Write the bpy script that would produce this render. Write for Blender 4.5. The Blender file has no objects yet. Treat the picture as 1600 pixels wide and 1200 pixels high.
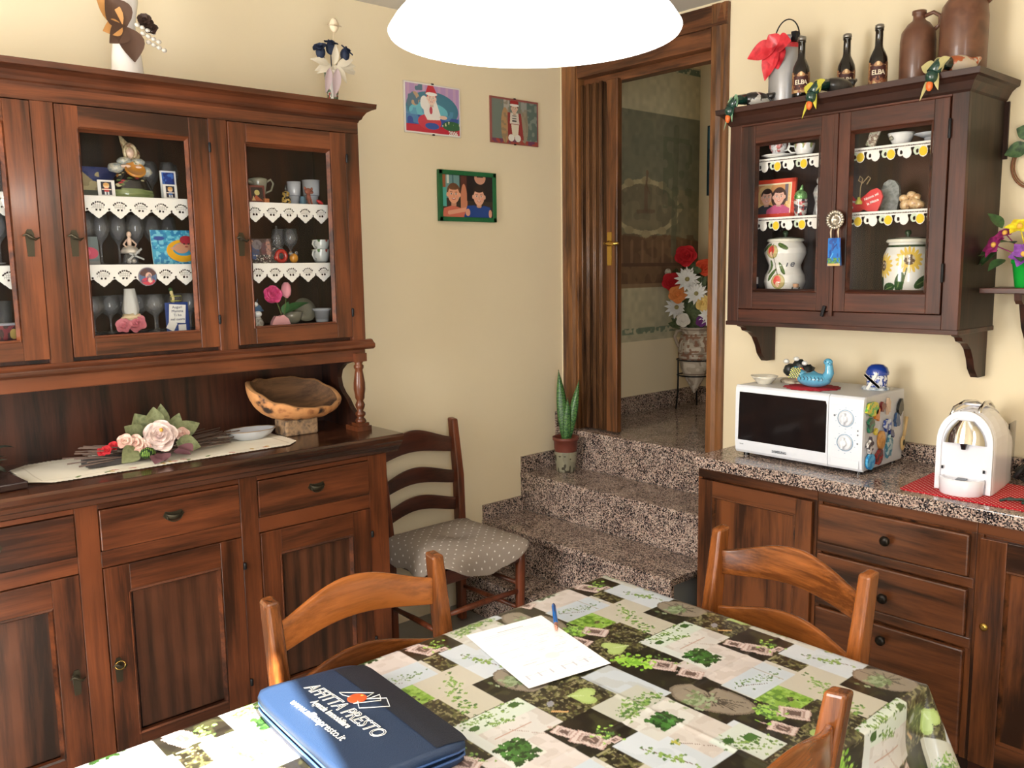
import bpy, math, random
import numpy as np
from mathutils import Vector, Matrix
random.seed(7); RNG = np.random.default_rng(7)
SC = bpy.context.scene; COL = SC.collection
PI = math.pi
def lin(c):
    c = np.asarray(c, float)/255.0
    return np.where(c <= .04045, c/12.92, ((c+.055)/1.055)**2.4)
def L4(c): return tuple(float(v) for v in lin(c)) + (1.0,)

# ------------------------------------------------------------ mesh builder
class MB:
    def __init__(s): s.v=[]; s.f=[]; s.sm=[]; s.mi=[]; s.m=0; s.cols=None
    def add(s, vs, fs, smooth=False):
        b=len(s.v); s.v += [tuple(map(float,v)) for v in vs]
        for f in fs: s.f.append(tuple(b+i for i in f)); s.sm.append(smooth); s.mi.append(s.m)
        return s
    def box(s,x0,x1,y0,y1,z0,z1):
        vs=[(x,y,z) for z in (z0,z1) for y in (y0,y1) for x in (x0,x1)]
        return s.add(vs,[(0,2,3,1),(4,5,7,6),(0,1,5,4),(2,6,7,3),(0,4,6,2),(1,3,7,5)])
    def cbox(s,c,sz,rot=None):
        R = rot or Matrix.Identity(3); vs=[]
        for z in (-.5,.5):
            for y in (-.5,.5):
                for x in (-.5,.5): vs.append(Vector(c)+R@Vector((x*sz[0],y*sz[1],z*sz[2])))
        return s.add(vs,[(0,2,3,1),(4,5,7,6),(0,1,5,4),(2,6,7,3),(0,4,6,2),(1,3,7,5)])
    def lathe(s,prof,c=(0,0,0),n=28,sx=1,sy=1,rot=None,smooth=True,fn=None):
        R = rot or Matrix.Identity(3); vs=[]; c=Vector(c)
        for i,(r,z) in enumerate(prof):
            for k in range(n):
                a=2*PI*k/n; rr=r*(fn(a,i) if fn else 1)
                vs.append(c+R@Vector((rr*sx*math.cos(a),rr*sy*math.sin(a),z)))
        fs=[]
        for i in range(len(prof)-1):
            for k in range(n):
                k2=(k+1)%n; fs.append((i*n+k,i*n+k2,(i+1)*n+k2,(i+1)*n+k))
        b=len(s.v); s.add(vs,fs,smooth)
        if prof[0][0]>1e-6: s.add([vs[k] for k in range(n)],[tuple(range(n-1,-1,-1))],False)
        m=(len(prof)-1)*n
        if prof[-1][0]>1e-6: s.add([vs[m+k] for k in range(n)],[tuple(range(n))],False)
        return s
    def tube(s,pts,r,n=8,closed=False):
        P=[Vector(p) for p in pts]; N=len(P); rs=r if isinstance(r,(list,tuple)) else [r]*N
        vs=[]; up=None
        for i in range(N):
            if closed: t=P[(i+1)%N]-P[i-1]
            else: t=P[min(i+1,N-1)]-P[max(i-1,0)]
            t.normalize()
            if up is None:
                up=Vector((0,0,1)) if abs(t.z)<.9 else Vector((1,0,0))
            a=up-t*up.dot(t)
            if a.length<1e-6: a=Vector((1,0,0))-t*t.x
            a.normalize(); up=a; b=t.cross(a)
            for k in range(n):
                w=2*PI*k/n; vs.append(P[i]+(a*math.cos(w)+b*math.sin(w))*rs[i])
        fs=[]
        for i in range(N if closed else N-1):
            j=(i+1)%N
            for k in range(n):
                k2=(k+1)%n; fs.append((i*n+k,i*n+k2,j*n+k2,j*n+k))
        if not closed: fs += [tuple(range(n-1,-1,-1)), tuple((N-1)*n+k for k in range(n))]
        return s.add(vs,fs,True)
    def ell(s,c,r,n=16,m=10,rot=None,fn=None):
        R = rot or Matrix.Identity(3); c=Vector(c)
        if not hasattr(r,'__len__'): r=(r,r,r)
        vs=[c+R@Vector((0,0,-r[2]))]
        for i in range(1,m):
            p=-PI/2+PI*i/m
            for k in range(n):
                a=2*PI*k/n; q=Vector((r[0]*math.cos(p)*math.cos(a),r[1]*math.cos(p)*math.sin(a),r[2]*math.sin(p)))
                if fn: q=fn(q)
                vs.append(c+R@q)
        vs.append(c+R@Vector((0,0,r[2])))
        fs=[(0,1+(k+1)%n,1+k) for k in range(n)]
        for i in range(m-2):
            for k in range(n):
                k2=(k+1)%n; a=1+i*n; fs.append((a+k,a+k2,a+n+k2,a+n+k))
        a=1+(m-2)*n; fs += [(a+k,a+(k+1)%n,len(vs)-1) for k in range(n)]
        return s.add(vs,fs,True)
    def prism(s,poly,axis,a,b,smooth=False):
        # poly: 2D points in the plane normal to axis ('x': (y,z), 'y': (x,z), 'z': (x,y))
        def P(p,t): return (t,p[0],p[1]) if axis=='x' else ((p[0],t,p[1]) if axis=='y' else (p[0],p[1],t))
        n=len(poly); vs=[P(p,a) for p in poly]+[P(p,b) for p in poly]
        fs=[tuple(range(n-1,-1,-1)),tuple(range(n,2*n))]
        s.add(vs,fs,False)
        return s.add(vs,[(i,(i+1)%n,n+(i+1)%n,n+i) for i in range(n)],smooth)
    def grid(s,fn,nu,nv,thick=0,smooth=True,closed=False):
        vs=[Vector(fn(i/nu,j/nv)) for j in range(nv+1) for i in range(nu+1)]
        W=nu+1
        fs=[(j*W+i,j*W+i+1,(j+1)*W+i+1,(j+1)*W+i) for j in range(nv) for i in range(nu)]
        if thick:
            A=np.array([tuple(v) for v in vs]).reshape(nv+1,nu+1,3)
            du=np.gradient(A,axis=1); dv=np.gradient(A,axis=0)
            nn=np.cross(du,dv); nn/= (np.linalg.norm(nn,axis=2,keepdims=True)+1e-12)
            B=(A-nn*thick).reshape(-1,3); b=len(vs)
            vs=vs+[Vector(q) for q in B]
            fs += [(b+j*W+i,b+(j+1)*W+i,b+(j+1)*W+i+1,b+j*W+i+1) for j in range(nv) for i in range(nu)]
            for i in range(nu):
                fs.append((i+1,i,b+i,b+i+1)); k=nv*W+i; fs.append((k,k+1,b+k+1,b+k))
            for j in range(nv):
                k=j*W; fs.append((k,k+W,b+k+W,b+k)); k=j*W+nu; fs.append((k+W,k,b+k,b+k+W))
        return s.add(vs,fs,smooth)
    def xf(s,M,start=0):
        for i in range(start,len(s.v)): s.v[i]=tuple(M@Vector(s.v[i]))
        return s
    def build(s,name,mat,parent=None,bevel=0,seg=2,subsurf=0,label=None,cat=None,group=None,kind=None,loc=None):
        V=np.array(s.v,float)
        if parent is not None:
            t=parent
            while t.parent: t=t.parent
            off=np.array(t.location)
            V=V-off
        elif loc is not None: off=np.array(loc); V=V-off
        else:
            mn=V.min(0); mx=V.max(0); off=np.array([(mn[0]+mx[0])/2,(mn[1]+mx[1])/2,mn[2]]); V=V-off
        me=bpy.data.meshes.new(name); me.from_pydata(V.tolist(),[],s.f); me.validate(clean_customdata=False)
        for i,p in enumerate(me.polygons):
            if i<len(s.sm): p.use_smooth=s.sm[i]; p.material_index=s.mi[i]
        mats=mat if isinstance(mat,(list,tuple)) else [mat]
        for m in mats: me.materials.append(m)
        o=bpy.data.objects.new(name,me); COL.objects.link(o)
        if parent is not None: o.parent=parent
        else: o.location=off.tolist()
        if bevel:
            b=o.modifiers.new('b','BEVEL'); b.width=bevel; b.segments=seg; b.limit_method='ANGLE'; b.angle_limit=math.radians(40); b.harden_normals=False
        if subsurf:
            b=o.modifiers.new('s','SUBSURF'); b.levels=subsurf; b.render_levels=subsurf
        if label: o['label']=label
        if cat: o['category']=cat
        if group: o['group']=group
        if kind: o['kind']=kind
        return o
def thing(name,label,cat,loc,rz=0,group=None):
    o=bpy.data.objects.new(name,None); COL.objects.link(o); o.location=loc; o.rotation_euler=(0,0,rz)
    o.empty_display_size=.05; o['label']=label; o['category']=cat
    if group: o['group']=group
    return o
def struct(name,mb,mat,**k): return mb.build(name,mat,kind='structure',**k)
def dup(root,loc,rz,label,group=None):
    r=root.copy(); COL.objects.link(r); r.location=loc; r.rotation_euler=(0,0,rz); r['label']=label
    if group: r['group']=group
    for ch in list(root.children):
        c=ch.copy(); COL.objects.link(c); c.parent=r
        for g in list(ch.children):
            d=g.copy(); COL.objects.link(d); d.parent=c
    return r
def pieces(name,boxes,mat,parent,bevel=0):
    return [MB().box(*b).build(name,mat,parent=parent,bevel=bevel) for b in boxes]
def RZ(a): return Matrix.Rotation(a,3,'Z')
def RX(a): return Matrix.Rotation(a,3,'X')
def RY(a): return Matrix.Rotation(a,3,'Y')

# ------------------------------------------------------------ materials
MATS={}
def nm(name):
    m=bpy.data.materials.new(name); m.use_nodes=True; nt=m.node_tree; b=nt.nodes['Principled BSDF']
    return m,nt,b
def N(nt,t,**k):
    n=nt.nodes.new(t)
    for a,v in k.items(): setattr(n,a,v)
    return n
def plain(name,c,rough=.5,metal=0,emit=0,spec=None,coat=0,noise=0,nscale=30,bump=0,trans=0,ior=1.45,sss=0):
    if name in MATS: return MATS[name]
    m,nt,b=nm(name); b.inputs['Base Color'].default_value=L4(c); b.inputs['Roughness'].default_value=rough
    b.inputs['Metallic'].default_value=metal
    if spec is not None: b.inputs['Specular IOR Level'].default_value=spec
    if coat: b.inputs['Coat Weight'].default_value=coat; b.inputs['Coat Roughness'].default_value=.08
    if emit: b.inputs['Emission Color'].default_value=L4(c); b.inputs['Emission Strength'].default_value=emit
    if trans: b.inputs['Transmission Weight'].default_value=trans; b.inputs['IOR'].default_value=ior
    if noise or bump:
        tc=N(nt,'ShaderNodeTexCoord'); no=N(nt,'ShaderNodeTexNoise'); no.inputs['Scale'].default_value=nscale; no.inputs['Detail'].default_value=5
        nt.links.new(tc.outputs['Object'],no.inputs['Vector'])
        if noise:
            mx=N(nt,'ShaderNodeMix',data_type='RGBA',blend_type='MULTIPLY'); mx.inputs['Factor'].default_value=1
            mr=N(nt,'ShaderNodeMapRange'); mr.inputs['From Min'].default_value=.3; mr.inputs['From Max'].default_value=.7
            mr.inputs['To Min'].default_value=1-noise; mr.inputs['To Max'].default_value=1+noise*.3
            nt.links.new(no.outputs['Fac'],mr.inputs['Value']); mx.inputs['A'].default_value=L4(c)
            nt.links.new(mr.outputs['Result'],mx.inputs['B']); nt.links.new(mx.outputs['Result'],b.inputs['Base Color'])
        if bump:
            bp=N(nt,'ShaderNodeBump'); bp.inputs['Strength'].default_value=bump; bp.inputs['Distance'].default_value=.004
            nt.links.new(no.outputs['Fac'],bp.inputs['Height']); nt.links.new(bp.outputs['Normal'],b.inputs['Normal'])
    MATS[name]=m; return m
def wood(name,light,dark,axis='z',rough=.32,streak=9.0,fine=90.0,coat=.25,rings=0,contrast=1.0,patch=0):
    key=name
    if key in MATS: return MATS[key]
    def deep(c,k=.86,s=1.14):
        a=sum(c)/3; return tuple(max(8,min(255,(a+(q-a)*s)*k)) for q in c)
    light,dark=deep(light,.92),deep(dark,.68); coat=coat*.5
    m,nt,b=nm(name); l=nt.links.new
    tc=N(nt,'ShaderNodeTexCoord'); oi=N(nt,'ShaderNodeObjectInfo')
    ad=N(nt,'ShaderNodeVectorMath',operation='ADD'); sc=N(nt,'ShaderNodeVectorMath',operation='SCALE'); sc.inputs[0].default_value=(7,5,9)
    l(oi.outputs['Random'],sc.inputs['Scale']); l(tc.outputs['Object'],ad.inputs[0]); l(sc.outputs[0],ad.inputs[1])
    def mapped(a,g):
        mp=N(nt,'ShaderNodeMapping'); s=[a,a,a]; s['xyz'.index(axis)]=g; mp.inputs['Scale'].default_value=s
        l(ad.outputs[0],mp.inputs['Vector']); return mp
    m1=mapped(streak,streak*.09); n1=N(nt,'ShaderNodeTexNoise'); n1.inputs['Scale'].default_value=1; n1.inputs['Detail'].default_value=6; n1.inputs['Distortion'].default_value=.9; n1.inputs['Roughness'].default_value=.6
    l(m1.outputs[0],n1.inputs['Vector'])
    m2=mapped(fine,fine*.05); n2=N(nt,'ShaderNodeTexNoise'); n2.inputs['Scale'].default_value=1; n2.inputs['Detail'].default_value=4; n2.inputs['Roughness'].default_value=.7
    l(m2.outputs[0],n2.inputs['Vector'])
    mth=N(nt,'ShaderNodeMath',operation='MULTIPLY_ADD'); mth.inputs[1].default_value=.35; l(n2.outputs['Fac'],mth.inputs[0]); l(n1.outputs['Fac'],mth.inputs[2])
    src=mth.outputs[0]
    if rings:
        m3=mapped(rings,rings*.13); wv=N(nt,'ShaderNodeTexWave',wave_type='BANDS',bands_direction='X' if axis!='x' else 'Y'); wv.inputs['Scale'].default_value=1
        wv.inputs['Distortion'].default_value=7; wv.inputs['Detail'].default_value=2; wv.inputs['Detail Scale'].default_value=.6
        l(m3.outputs[0],wv.inputs['Vector'])
        m4=N(nt,'ShaderNodeMath',operation='MULTIPLY_ADD'); m4.inputs[1].default_value=-.14; l(wv.outputs['Fac'],m4.inputs[0]); l(src,m4.inputs[2])
        m5=N(nt,'ShaderNodeMath',operation='ADD'); m5.inputs[1].default_value=.07; l(m4.outputs[0],m5.inputs[0]); src=m5.outputs[0]
    cr=N(nt,'ShaderNodeValToRGB'); w=.13/contrast; e=cr.color_ramp.elements
    e[0].position=max(0,.66-w); e[0].color=L4(dark); e[1].position=min(1,.66+w); e[1].color=L4(light)
    l(src,cr.inputs['Fac']); out=cr.outputs['Color']
    if patch:
        n3=N(nt,'ShaderNodeTexNoise'); n3.inputs['Scale'].default_value=3.2; n3.inputs['Detail'].default_value=2; l(ad.outputs[0],n3.inputs['Vector'])
        mr=N(nt,'ShaderNodeMapRange'); mr.inputs['From Min'].default_value=.38; mr.inputs['From Max'].default_value=.62; mr.inputs['To Min'].default_value=1-patch; mr.inputs['To Max'].default_value=1+patch*.4
        l(n3.outputs['Fac'],mr.inputs['Value'])
        mx=N(nt,'ShaderNodeMix',data_type='RGBA',blend_type='MULTIPLY'); mx.inputs['Factor'].default_value=1; l(out,mx.inputs['A']); l(mr.outputs['Result'],mx.inputs['B']); out=mx.outputs['Result']
    l(out,b.inputs['Base Color']); b.inputs['Roughness'].default_value=rough; b.inputs['Specular IOR Level'].default_value=.35; b.inputs['Coat Weight'].default_value=coat; b.inputs['Coat Roughness'].default_value=.14
    bp=N(nt,'ShaderNodeBump'); bp.inputs['Strength'].default_value=.12; bp.inputs['Distance'].default_value=.002; l(n2.outputs['Fac'],bp.inputs['Height']); l(bp.outputs['Normal'],b.inputs['Normal'])
    MATS[key]=m; return m
def granite(name,rough=.12):
    m,nt,b=nm(name); l=nt.links.new
    tc=N(nt,'ShaderNodeTexCoord'); vo=N(nt,'ShaderNodeTexVoronoi'); vo.inputs['Scale'].default_value=250
    nz=N(nt,'ShaderNodeTexNoise'); nz.inputs['Scale'].default_value=90; nz.inputs['Detail'].default_value=2
    mp=N(nt,'ShaderNodeVectorMath',operation='MULTIPLY_ADD'); mp.inputs[1].default_value=(.007,.007,.007)
    l(tc.outputs['Object'],nz.inputs['Vector']); l(nz.outputs['Color'],mp.inputs[0]); l(tc.outputs['Object'],mp.inputs[2]); l(mp.outputs[0],vo.inputs['Vector'])
    sp=N(nt,'ShaderNodeSeparateColor'); l(vo.outputs['Color'],sp.inputs[0])
    n2=N(nt,'ShaderNodeTexNoise'); n2.inputs['Scale'].default_value=14; n2.inputs['Detail'].default_value=3; l(tc.outputs['Object'],n2.inputs['Vector'])
    ma=N(nt,'ShaderNodeMath',operation='MULTIPLY_ADD'); ma.inputs[1].default_value=.7; l(n2.outputs['Fac'],ma.inputs[0]); l(sp.outputs[0],ma.inputs[2])
    sb=N(nt,'ShaderNodeMath',operation='SUBTRACT'); sb.inputs[1].default_value=.35; l(ma.outputs[0],sb.inputs[0])
    cr=N(nt,'ShaderNodeValToRGB'); cr.color_ramp.interpolation='CONSTANT'; e=cr.color_ramp.elements
    cols=[(0,(30,28,32)),(.27,(84,76,76)),(.40,(126,110,104)),(.52,(184,160,146)),(.70,(156,130,118)),(.84,(200,182,168))]
    e[0].position=0; e[0].color=L4(cols[0][1]); e[1].position=cols[1][0]; e[1].color=L4(cols[1][1])
    for p,c in cols[2:]:
        q=e.new(p); q.color=L4(c)
    l(sb.outputs[0],cr.inputs['Fac']); l(cr.outputs['Color'],b.inputs['Base Color']); b.inputs['Roughness'].default_value=rough
    MATS[name]=m; return m
def voromat(name,base,dot,scale,thr,rough=.8,metric='EUCLIDEAN',rot=PI/4,noise=0,plane='xy'):
    m,nt,b=nm(name); l=nt.links.new
    tc=N(nt,'ShaderNodeTexCoord'); mp=N(nt,'ShaderNodeMapping'); mp.inputs['Rotation'].default_value=(0,0,rot)
    l(tc.outputs['Object'],mp.inputs['Vector']); vo=N(nt,'ShaderNodeTexVoronoi',voronoi_dimensions='2D',distance=metric); vo.inputs['Scale'].default_value=scale; vo.inputs['Randomness'].default_value=0
    l(mp.outputs[0],vo.inputs['Vector']); lt=N(nt,'ShaderNodeMath',operation='LESS_THAN'); lt.inputs[1].default_value=thr; l(vo.outputs['Distance'],lt.inputs[0])
    mx=N(nt,'ShaderNodeMix',data_type='RGBA'); mx.inputs['A'].default_value=L4(base); mx.inputs['B'].default_value=L4(dot); l(lt.outputs[0],mx.inputs['Factor'])
    l(mx.outputs['Result'],b.inputs['Base Color']); b.inputs['Roughness'].default_value=rough; b.inputs['Specular IOR Level'].default_value=.2
    MATS[name]=m; return m
def spots(name,base,cols,scale=40,rough=.4,metal=0,coat=0,width=.5):
    # irregular painted mottling between several colours
    if name in MATS: return MATS[name]
    m,nt,b=nm(name); l=nt.links.new
    tc=N(nt,'ShaderNodeTexCoord'); no=N(nt,'ShaderNodeTexNoise'); no.inputs['Scale'].default_value=scale; no.inputs['Detail'].default_value=3
    l(tc.outputs['Object'],no.inputs['Vector']); cr=N(nt,'ShaderNodeValToRGB'); e=cr.color_ramp.elements
    n=len(cols)+1; allc=[base]+list(cols); e[0].position=.3; e[0].color=L4(allc[0]); e[1].position=.7; e[1].color=L4(allc[-1])
    for i,c in enumerate(allc[1:-1]):
        q=e.new(.3+.4*(i+1)/(n-1)); q.color=L4(c)
    if width<.4: cr.color_ramp.interpolation='CONSTANT'
    l(no.outputs['Fac'],cr.inputs['Fac']); l(cr.outputs['Color'],b.inputs['Base Color']); b.inputs['Roughness'].default_value=rough; b.inputs['Metallic'].default_value=metal
    b.inputs['Coat Weight'].default_value=coat
    MATS[name]=m; return m
def glass(name,tint=(255,255,255),rough=.02,refl=.5,haze=0):
    if name in MATS: return MATS[name]
    m=bpy.data.materials.new(name); m.use_nodes=True; nt=m.node_tree; nt.nodes.clear(); l=nt.links.new
    out=N(nt,'ShaderNodeOutputMaterial'); mx=N(nt,'ShaderNodeMixShader'); tr=N(nt,'ShaderNodeBsdfTransparent'); gl=N(nt,'ShaderNodeBsdfGlossy'); lw=N(nt,'ShaderNodeLayerWeight')
    lw.inputs['Blend'].default_value=refl*.5; tr.inputs['Color'].default_value=L4(tint); gl.inputs['Roughness'].default_value=rough
    l(lw.outputs['Fresnel'],mx.inputs['Fac']); l(tr.outputs[0],mx.inputs[1]); l(gl.outputs[0],mx.inputs[2]); last=mx.outputs[0]
    if haze:
        df=N(nt,'ShaderNodeBsdfDiffuse'); df.inputs['Color'].default_value=(.9,.92,.95,1); m2=N(nt,'ShaderNodeMixShader'); m2.inputs['Fac'].default_value=haze; l(last,m2.inputs[1]); l(df.outputs[0],m2.inputs[2]); last=m2.outputs[0]
    l(last,out.inputs['Surface'])
    MATS[name]=m; return m
def vcol(name,rough=.5,coat=0,spec=.5):
    if name in MATS: return MATS[name]
    m,nt,b=nm(name); a=N(nt,'ShaderNodeVertexColor'); a.layer_name='Col'; nt.links.new(a.outputs['Color'],b.inputs['Base Color'])
    b.inputs['Roughness'].default_value=rough; b.inputs['Coat Weight'].default_value=coat; b.inputs['Specular IOR Level'].default_value=spec
    MATS[name]=m; return m

# ------------------------------------------------------------ painted prints (flat artwork as colour data on a fine mesh)
def smooth_noise(h,w,cell,rng=RNG):
    gh,gw=int(h/cell)+3,int(w/cell)+3; g=rng.random((gh,gw))
    y=np.arange(h)/cell; x=np.arange(w)/cell; y0=y.astype(int); x0=x.astype(int); fy=(y-y0)[:,None]; fx=(x-x0)[None,:]
    fy=fy*fy*(3-2*fy); fx=fx*fx*(3-2*fx)
    a=g[y0][:,x0]; b=g[y0][:,x0+1]; c=g[y0+1][:,x0]; d=g[y0+1][:,x0+1]
    return (a*(1-fx)+b*fx)*(1-fy)+(c*(1-fx)+d*fx)*fy
class CV:
    """canvas: u 0..W to the right, v 0..H upwards (any unit), res pixels per unit"""
    def __init__(s,W,H,res,bg=(255,255,255)):
        s.W,s.H,s.res=W,H,res; s.w=int(round(W*res))+1; s.h=int(round(H*res))+1
        s.a=np.zeros((s.h,s.w,3)); s.a[:]=bg
        s.U,s.V=np.meshgrid(np.linspace(0,W,s.w),np.linspace(0,H,s.h))
    def put(s,m,c,al=1.0):
        m=m.astype(float)*al; s.a=s.a*(1-m[...,None])+np.asarray(c,float)*m[...,None]; return s
    def rect(s,u0,u1,v0,v1,c,al=1): return s.put((s.U>=u0)&(s.U<=u1)&(s.V>=v0)&(s.V<=v1),c,al)
    def ell(s,cu,cv,ru,rv,c,rot=0,al=1):
        du,dv=s.U-cu,s.V-cv; a=du*math.cos(rot)+dv*math.sin(rot); b=-du*math.sin(rot)+dv*math.cos(rot)
        return s.put((a/ru)**2+(b/rv)**2<=1,c,al)
    def poly(s,pts,c,al=1):
        ins=np.zeros(s.U.shape,bool); n=len(pts)
        for i in range(n):
            x0,y0=pts[i]; x1,y1=pts[(i+1)%n]
            if y0==y1: continue
            cond=((y0>s.V)!=(y1>s.V)); xi=(x1-x0)*(s.V-y0)/(y1-y0)+x0; ins ^= cond&(s.U<xi)
        return s.put(ins,c,al)
    def line(s,u0,v0,u1,v1,w,c,al=1):
        d=np.array([u1-u0,v1-v0]); L=max(1e-9,(d@d)); t=np.clip(((s.U-u0)*d[0]+(s.V-v0)*d[1])/L,0,1)
        return s.put((s.U-u0-t*d[0])**2+(s.V-v0-t*d[1])**2<=(w/2)**2,c,al)
    def noise(s,m,c,cell,thr,al=1):
        return s.put(m&(smooth_noise(s.h,s.w,cell*s.res)>thr),c,al)
    def mul(s,amt,cell):
        s.a=np.clip(s.a*(1+amt*(smooth_noise(s.h,s.w,cell*s.res)-.5)[...,None]*2),0,255); return s
    def face(s,cu,cv,r,skin=(225,175,150),hair=(80,50,35),shirt=None,longhair=False):
        if longhair: s.ell(cu,cv-.2*r,r*1.25,r*1.55,hair)
        if shirt is not None: s.poly([(cu-2.1*r,cv-3.6*r),(cu-1.9*r,cv-1.9*r),(cu-.7*r,cv-1.25*r),(cu+.7*r,cv-1.25*r),(cu+1.9*r,cv-1.9*r),(cu+2.1*r,cv-3.6*r)],shirt)
        s.rect(cu-.38*r,cu+.38*r,cv-1.5*r,cv-.7*r,tuple(.88*x for x in skin))
        s.ell(cu,cv+.25*r,r*1.02,r*1.12,hair); s.ell(cu-.92*r,cv-.1*r,.18*r,.28*r,skin); s.ell(cu+.92*r,cv-.1*r,.18*r,.28*r,skin)
        s.ell(cu,cv-.1*r,r*.86,r*1.1,skin); s.ell(cu,cv+.85*r,.8*r,.35*r,hair)
        for q in (-1,1):
            s.ell(cu+q*.36*r,cv,.17*r,.1*r,(245,240,235)); s.ell(cu+q*.36*r,cv,.09*r,.1*r,(50,35,30)); s.line(cu+q*.2*r,cv+.22*r,cu+q*.52*r,cv+.24*r,.07*r,hair)
            s.ell(cu+q*.5*r,cv-.35*r,.2*r,.15*r,(230,150,130),al=.5)
        s.line(cu,cv-.05*r,cu+.05*r,cv-.35*r,.08*r,tuple(.82*x for x in skin)); s.ell(cu,cv-.62*r,.3*r,.11*r,(190,85,80)); s.ell(cu,cv-.6*r,.22*r,.05*r,(250,240,235))
        return s
def colmesh(me,cols):
    at=me.color_attributes.new('Col','FLOAT_COLOR','POINT'); a=np.ones((len(me.vertices),4),np.float32); a[:,:3]=lin(cols.reshape(-1,3)); at.data.foreach_set('color',a.ravel())
def print_grid(name,cv,org,eu,ev,mat,parent=None,bulge=None,mask=None,**k):
    """sheet of cv.w x cv.h vertices; org + u*eu + v*ev (eu,ev are full-extent vectors)"""
    org,eu,ev=map(lambda q:np.array(q,float),(org,eu,ev))
    A=org+(cv.U/cv.W)[...,None]*eu+(cv.V/cv.H)[...,None]*ev
    if bulge is not None: A=bulge(A,cv.U/cv.W,cv.V/cv.H)
    idx=np.arange(cv.h*cv.w).reshape(cv.h,cv.w)
    q=np.stack([idx[:-1,:-1],idx[:-1,1:],idx[1:,1:],idx[1:,:-1]],-1).reshape(-1,4)
    if mask is not None:
        mk=mask(cv.U/cv.W,cv.V/cv.H); keep=mk[:-1,:-1]&mk[1:,1:]&mk[:-1,1:]&mk[1:,:-1]; q=q[keep.reshape(-1)]
    V=A.reshape(-1,3); 
    used=np.zeros(len(V),bool); used[q.ravel()]=True; re=np.cumsum(used)-1; V=V[used]; q=re[q]; C=cv.a.reshape(-1,3)[used]
    if parent is not None:
        t=parent
        while t.parent: t=t.parent
        off=np.array(t.location)
    else: off=np.array([V[:,0].mean(),V[:,1].mean(),V[:,2].min()])
    me=bpy.data.meshes.new(name); me.from_pydata((V-off).tolist(),[],q.tolist())
    me.polygons.foreach_set('use_smooth',[True]*len(me.polygons)); colmesh(me,C); me.materials.append(mat)
    o=bpy.data.objects.new(name,me); COL.objects.link(o)
    if parent is not None: o.parent=parent
    else: o.location=off.tolist()
    for a,b in k.items():
        if b is not None: o[{'cat':'category'}.get(a,a)]=b
    return o
def text(name,s,org,eu,ev,size,mat,parent,depth=.0006,align='CENTER',width=None,outline=0,bold=0,shear=0):
    cu=bpy.data.curves.new('txt','FONT'); cu.body=s; cu.size=size; cu.align_x=align; cu.align_y='CENTER'; cu.extrude=depth/2; cu.offset=bold; cu.shear=shear; cu.resolution_u=3
    if outline: cu.extrude=0; cu.fill_mode='NONE'; cu.bevel_depth=outline; cu.bevel_resolution=1
    t=bpy.data.objects.new('txt',cu); COL.objects.link(t); dg=bpy.context.evaluated_depsgraph_get(); dg.update()
    me=bpy.data.meshes.new_from_object(t.evaluated_get(dg)); bpy.data.objects.remove(t)
    V=np.array([tuple(v.co) for v in me.vertices]) if len(me.vertices) else np.zeros((1,3))
    if width:
        w=V[:,0].max()-V[:,0].min(); V[:,0]*=width/max(w,1e-6)
    eu=Vector(eu).normalized(); ev=Vector(ev).normalized(); n=eu.cross(ev)
    W=np.array(org)+V[:,0:1]*np.array(eu)+V[:,1:2]*np.array(ev)+(V[:,2:3]+depth/2)*np.array(n)
    tt=parent
    while tt.parent: tt=tt.parent
    W=W-np.array(tt.location)
    for i,v in enumerate(me.vertices): v.co=W[i]
    me.materials.clear(); me.materials.append(mat)
    o=bpy.data.objects.new(name,me); COL.objects.link(o); o.parent=parent; return o
# ------------------------------------------------------------ camera
H=1.62
cam=bpy.data.cameras.new('camera'); co=bpy.data.objects.new('camera',cam); COL.objects.link(co); SC.camera=co
yaw,pit,rol=0.84405613,-0.13439765,-0.01457706
f=Vector((math.cos(yaw)*math.cos(pit),math.sin(yaw)*math.cos(pit),math.sin(pit))); ri=Vector((math.sin(yaw),-math.cos(yaw),0)); up=ri.cross(f)
r2=math.cos(rol)*ri+math.sin(rol)*up; u2=-math.sin(rol)*ri+math.cos(rol)*up
co.matrix_world=Matrix(((r2.x,u2.x,-f.x,0),(r2.y,u2.y,-f.y,0),(r2.z,u2.z,-f.z,H),(0,0,0,1)))
cam.sensor_fit='HORIZONTAL'; cam.sensor_width=36; cam.lens=1355.2/1600*36; cam.clip_start=.02

# ------------------------------------------------------------ palette
def wallmat(name,c,b=.15):
    m=plain(name,c,rough=.75,spec=.25,noise=.03,nscale=3,bump=b); return m
M_WALL=wallmat('wall_plaster',(234,219,187),.5); M_CEIL=wallmat('ceiling_paint',(214,208,198),.1)
M_HW=wood('hutch_wood',(112,64,40),(68,38,25),'x',rough=.3,coat=.35,patch=.25)
M_HWZ=wood('hutch_wood_upright',(114,65,40),(70,39,25),'z',rough=.3,coat=.35,patch=.25)
M_HP=wood('hutch_panel_wood',(92,57,40),(52,33,24),'z',rough=.34,streak=7,coat=.3,rings=6,patch=.3)
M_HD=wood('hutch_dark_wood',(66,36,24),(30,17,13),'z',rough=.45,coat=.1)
M_HC=wood('hutch_counter_wood',(88,54,38),(54,34,26),'x',rough=.16,coat=.7)
M_WC=wood('wall_cabinet_wood',(86,48,33),(42,24,17),'z',rough=.42,coat=.15,patch=.3)
M_WCY=wood('wall_cabinet_rail_wood',(90,50,34),(46,26,18),'y',rough=.42,coat=.15,patch=.3)
M_WCD=wood('wall_cabinet_inside_wood',(84,54,36),(44,27,19),'z',rough=.6,coat=0,streak=5,patch=.3)
M_KC=wood('kitchen_cabinet_wood',(120,73,43),(66,38,23),'z',rough=.3,coat=.4,rings=14,streak=12)
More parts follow.
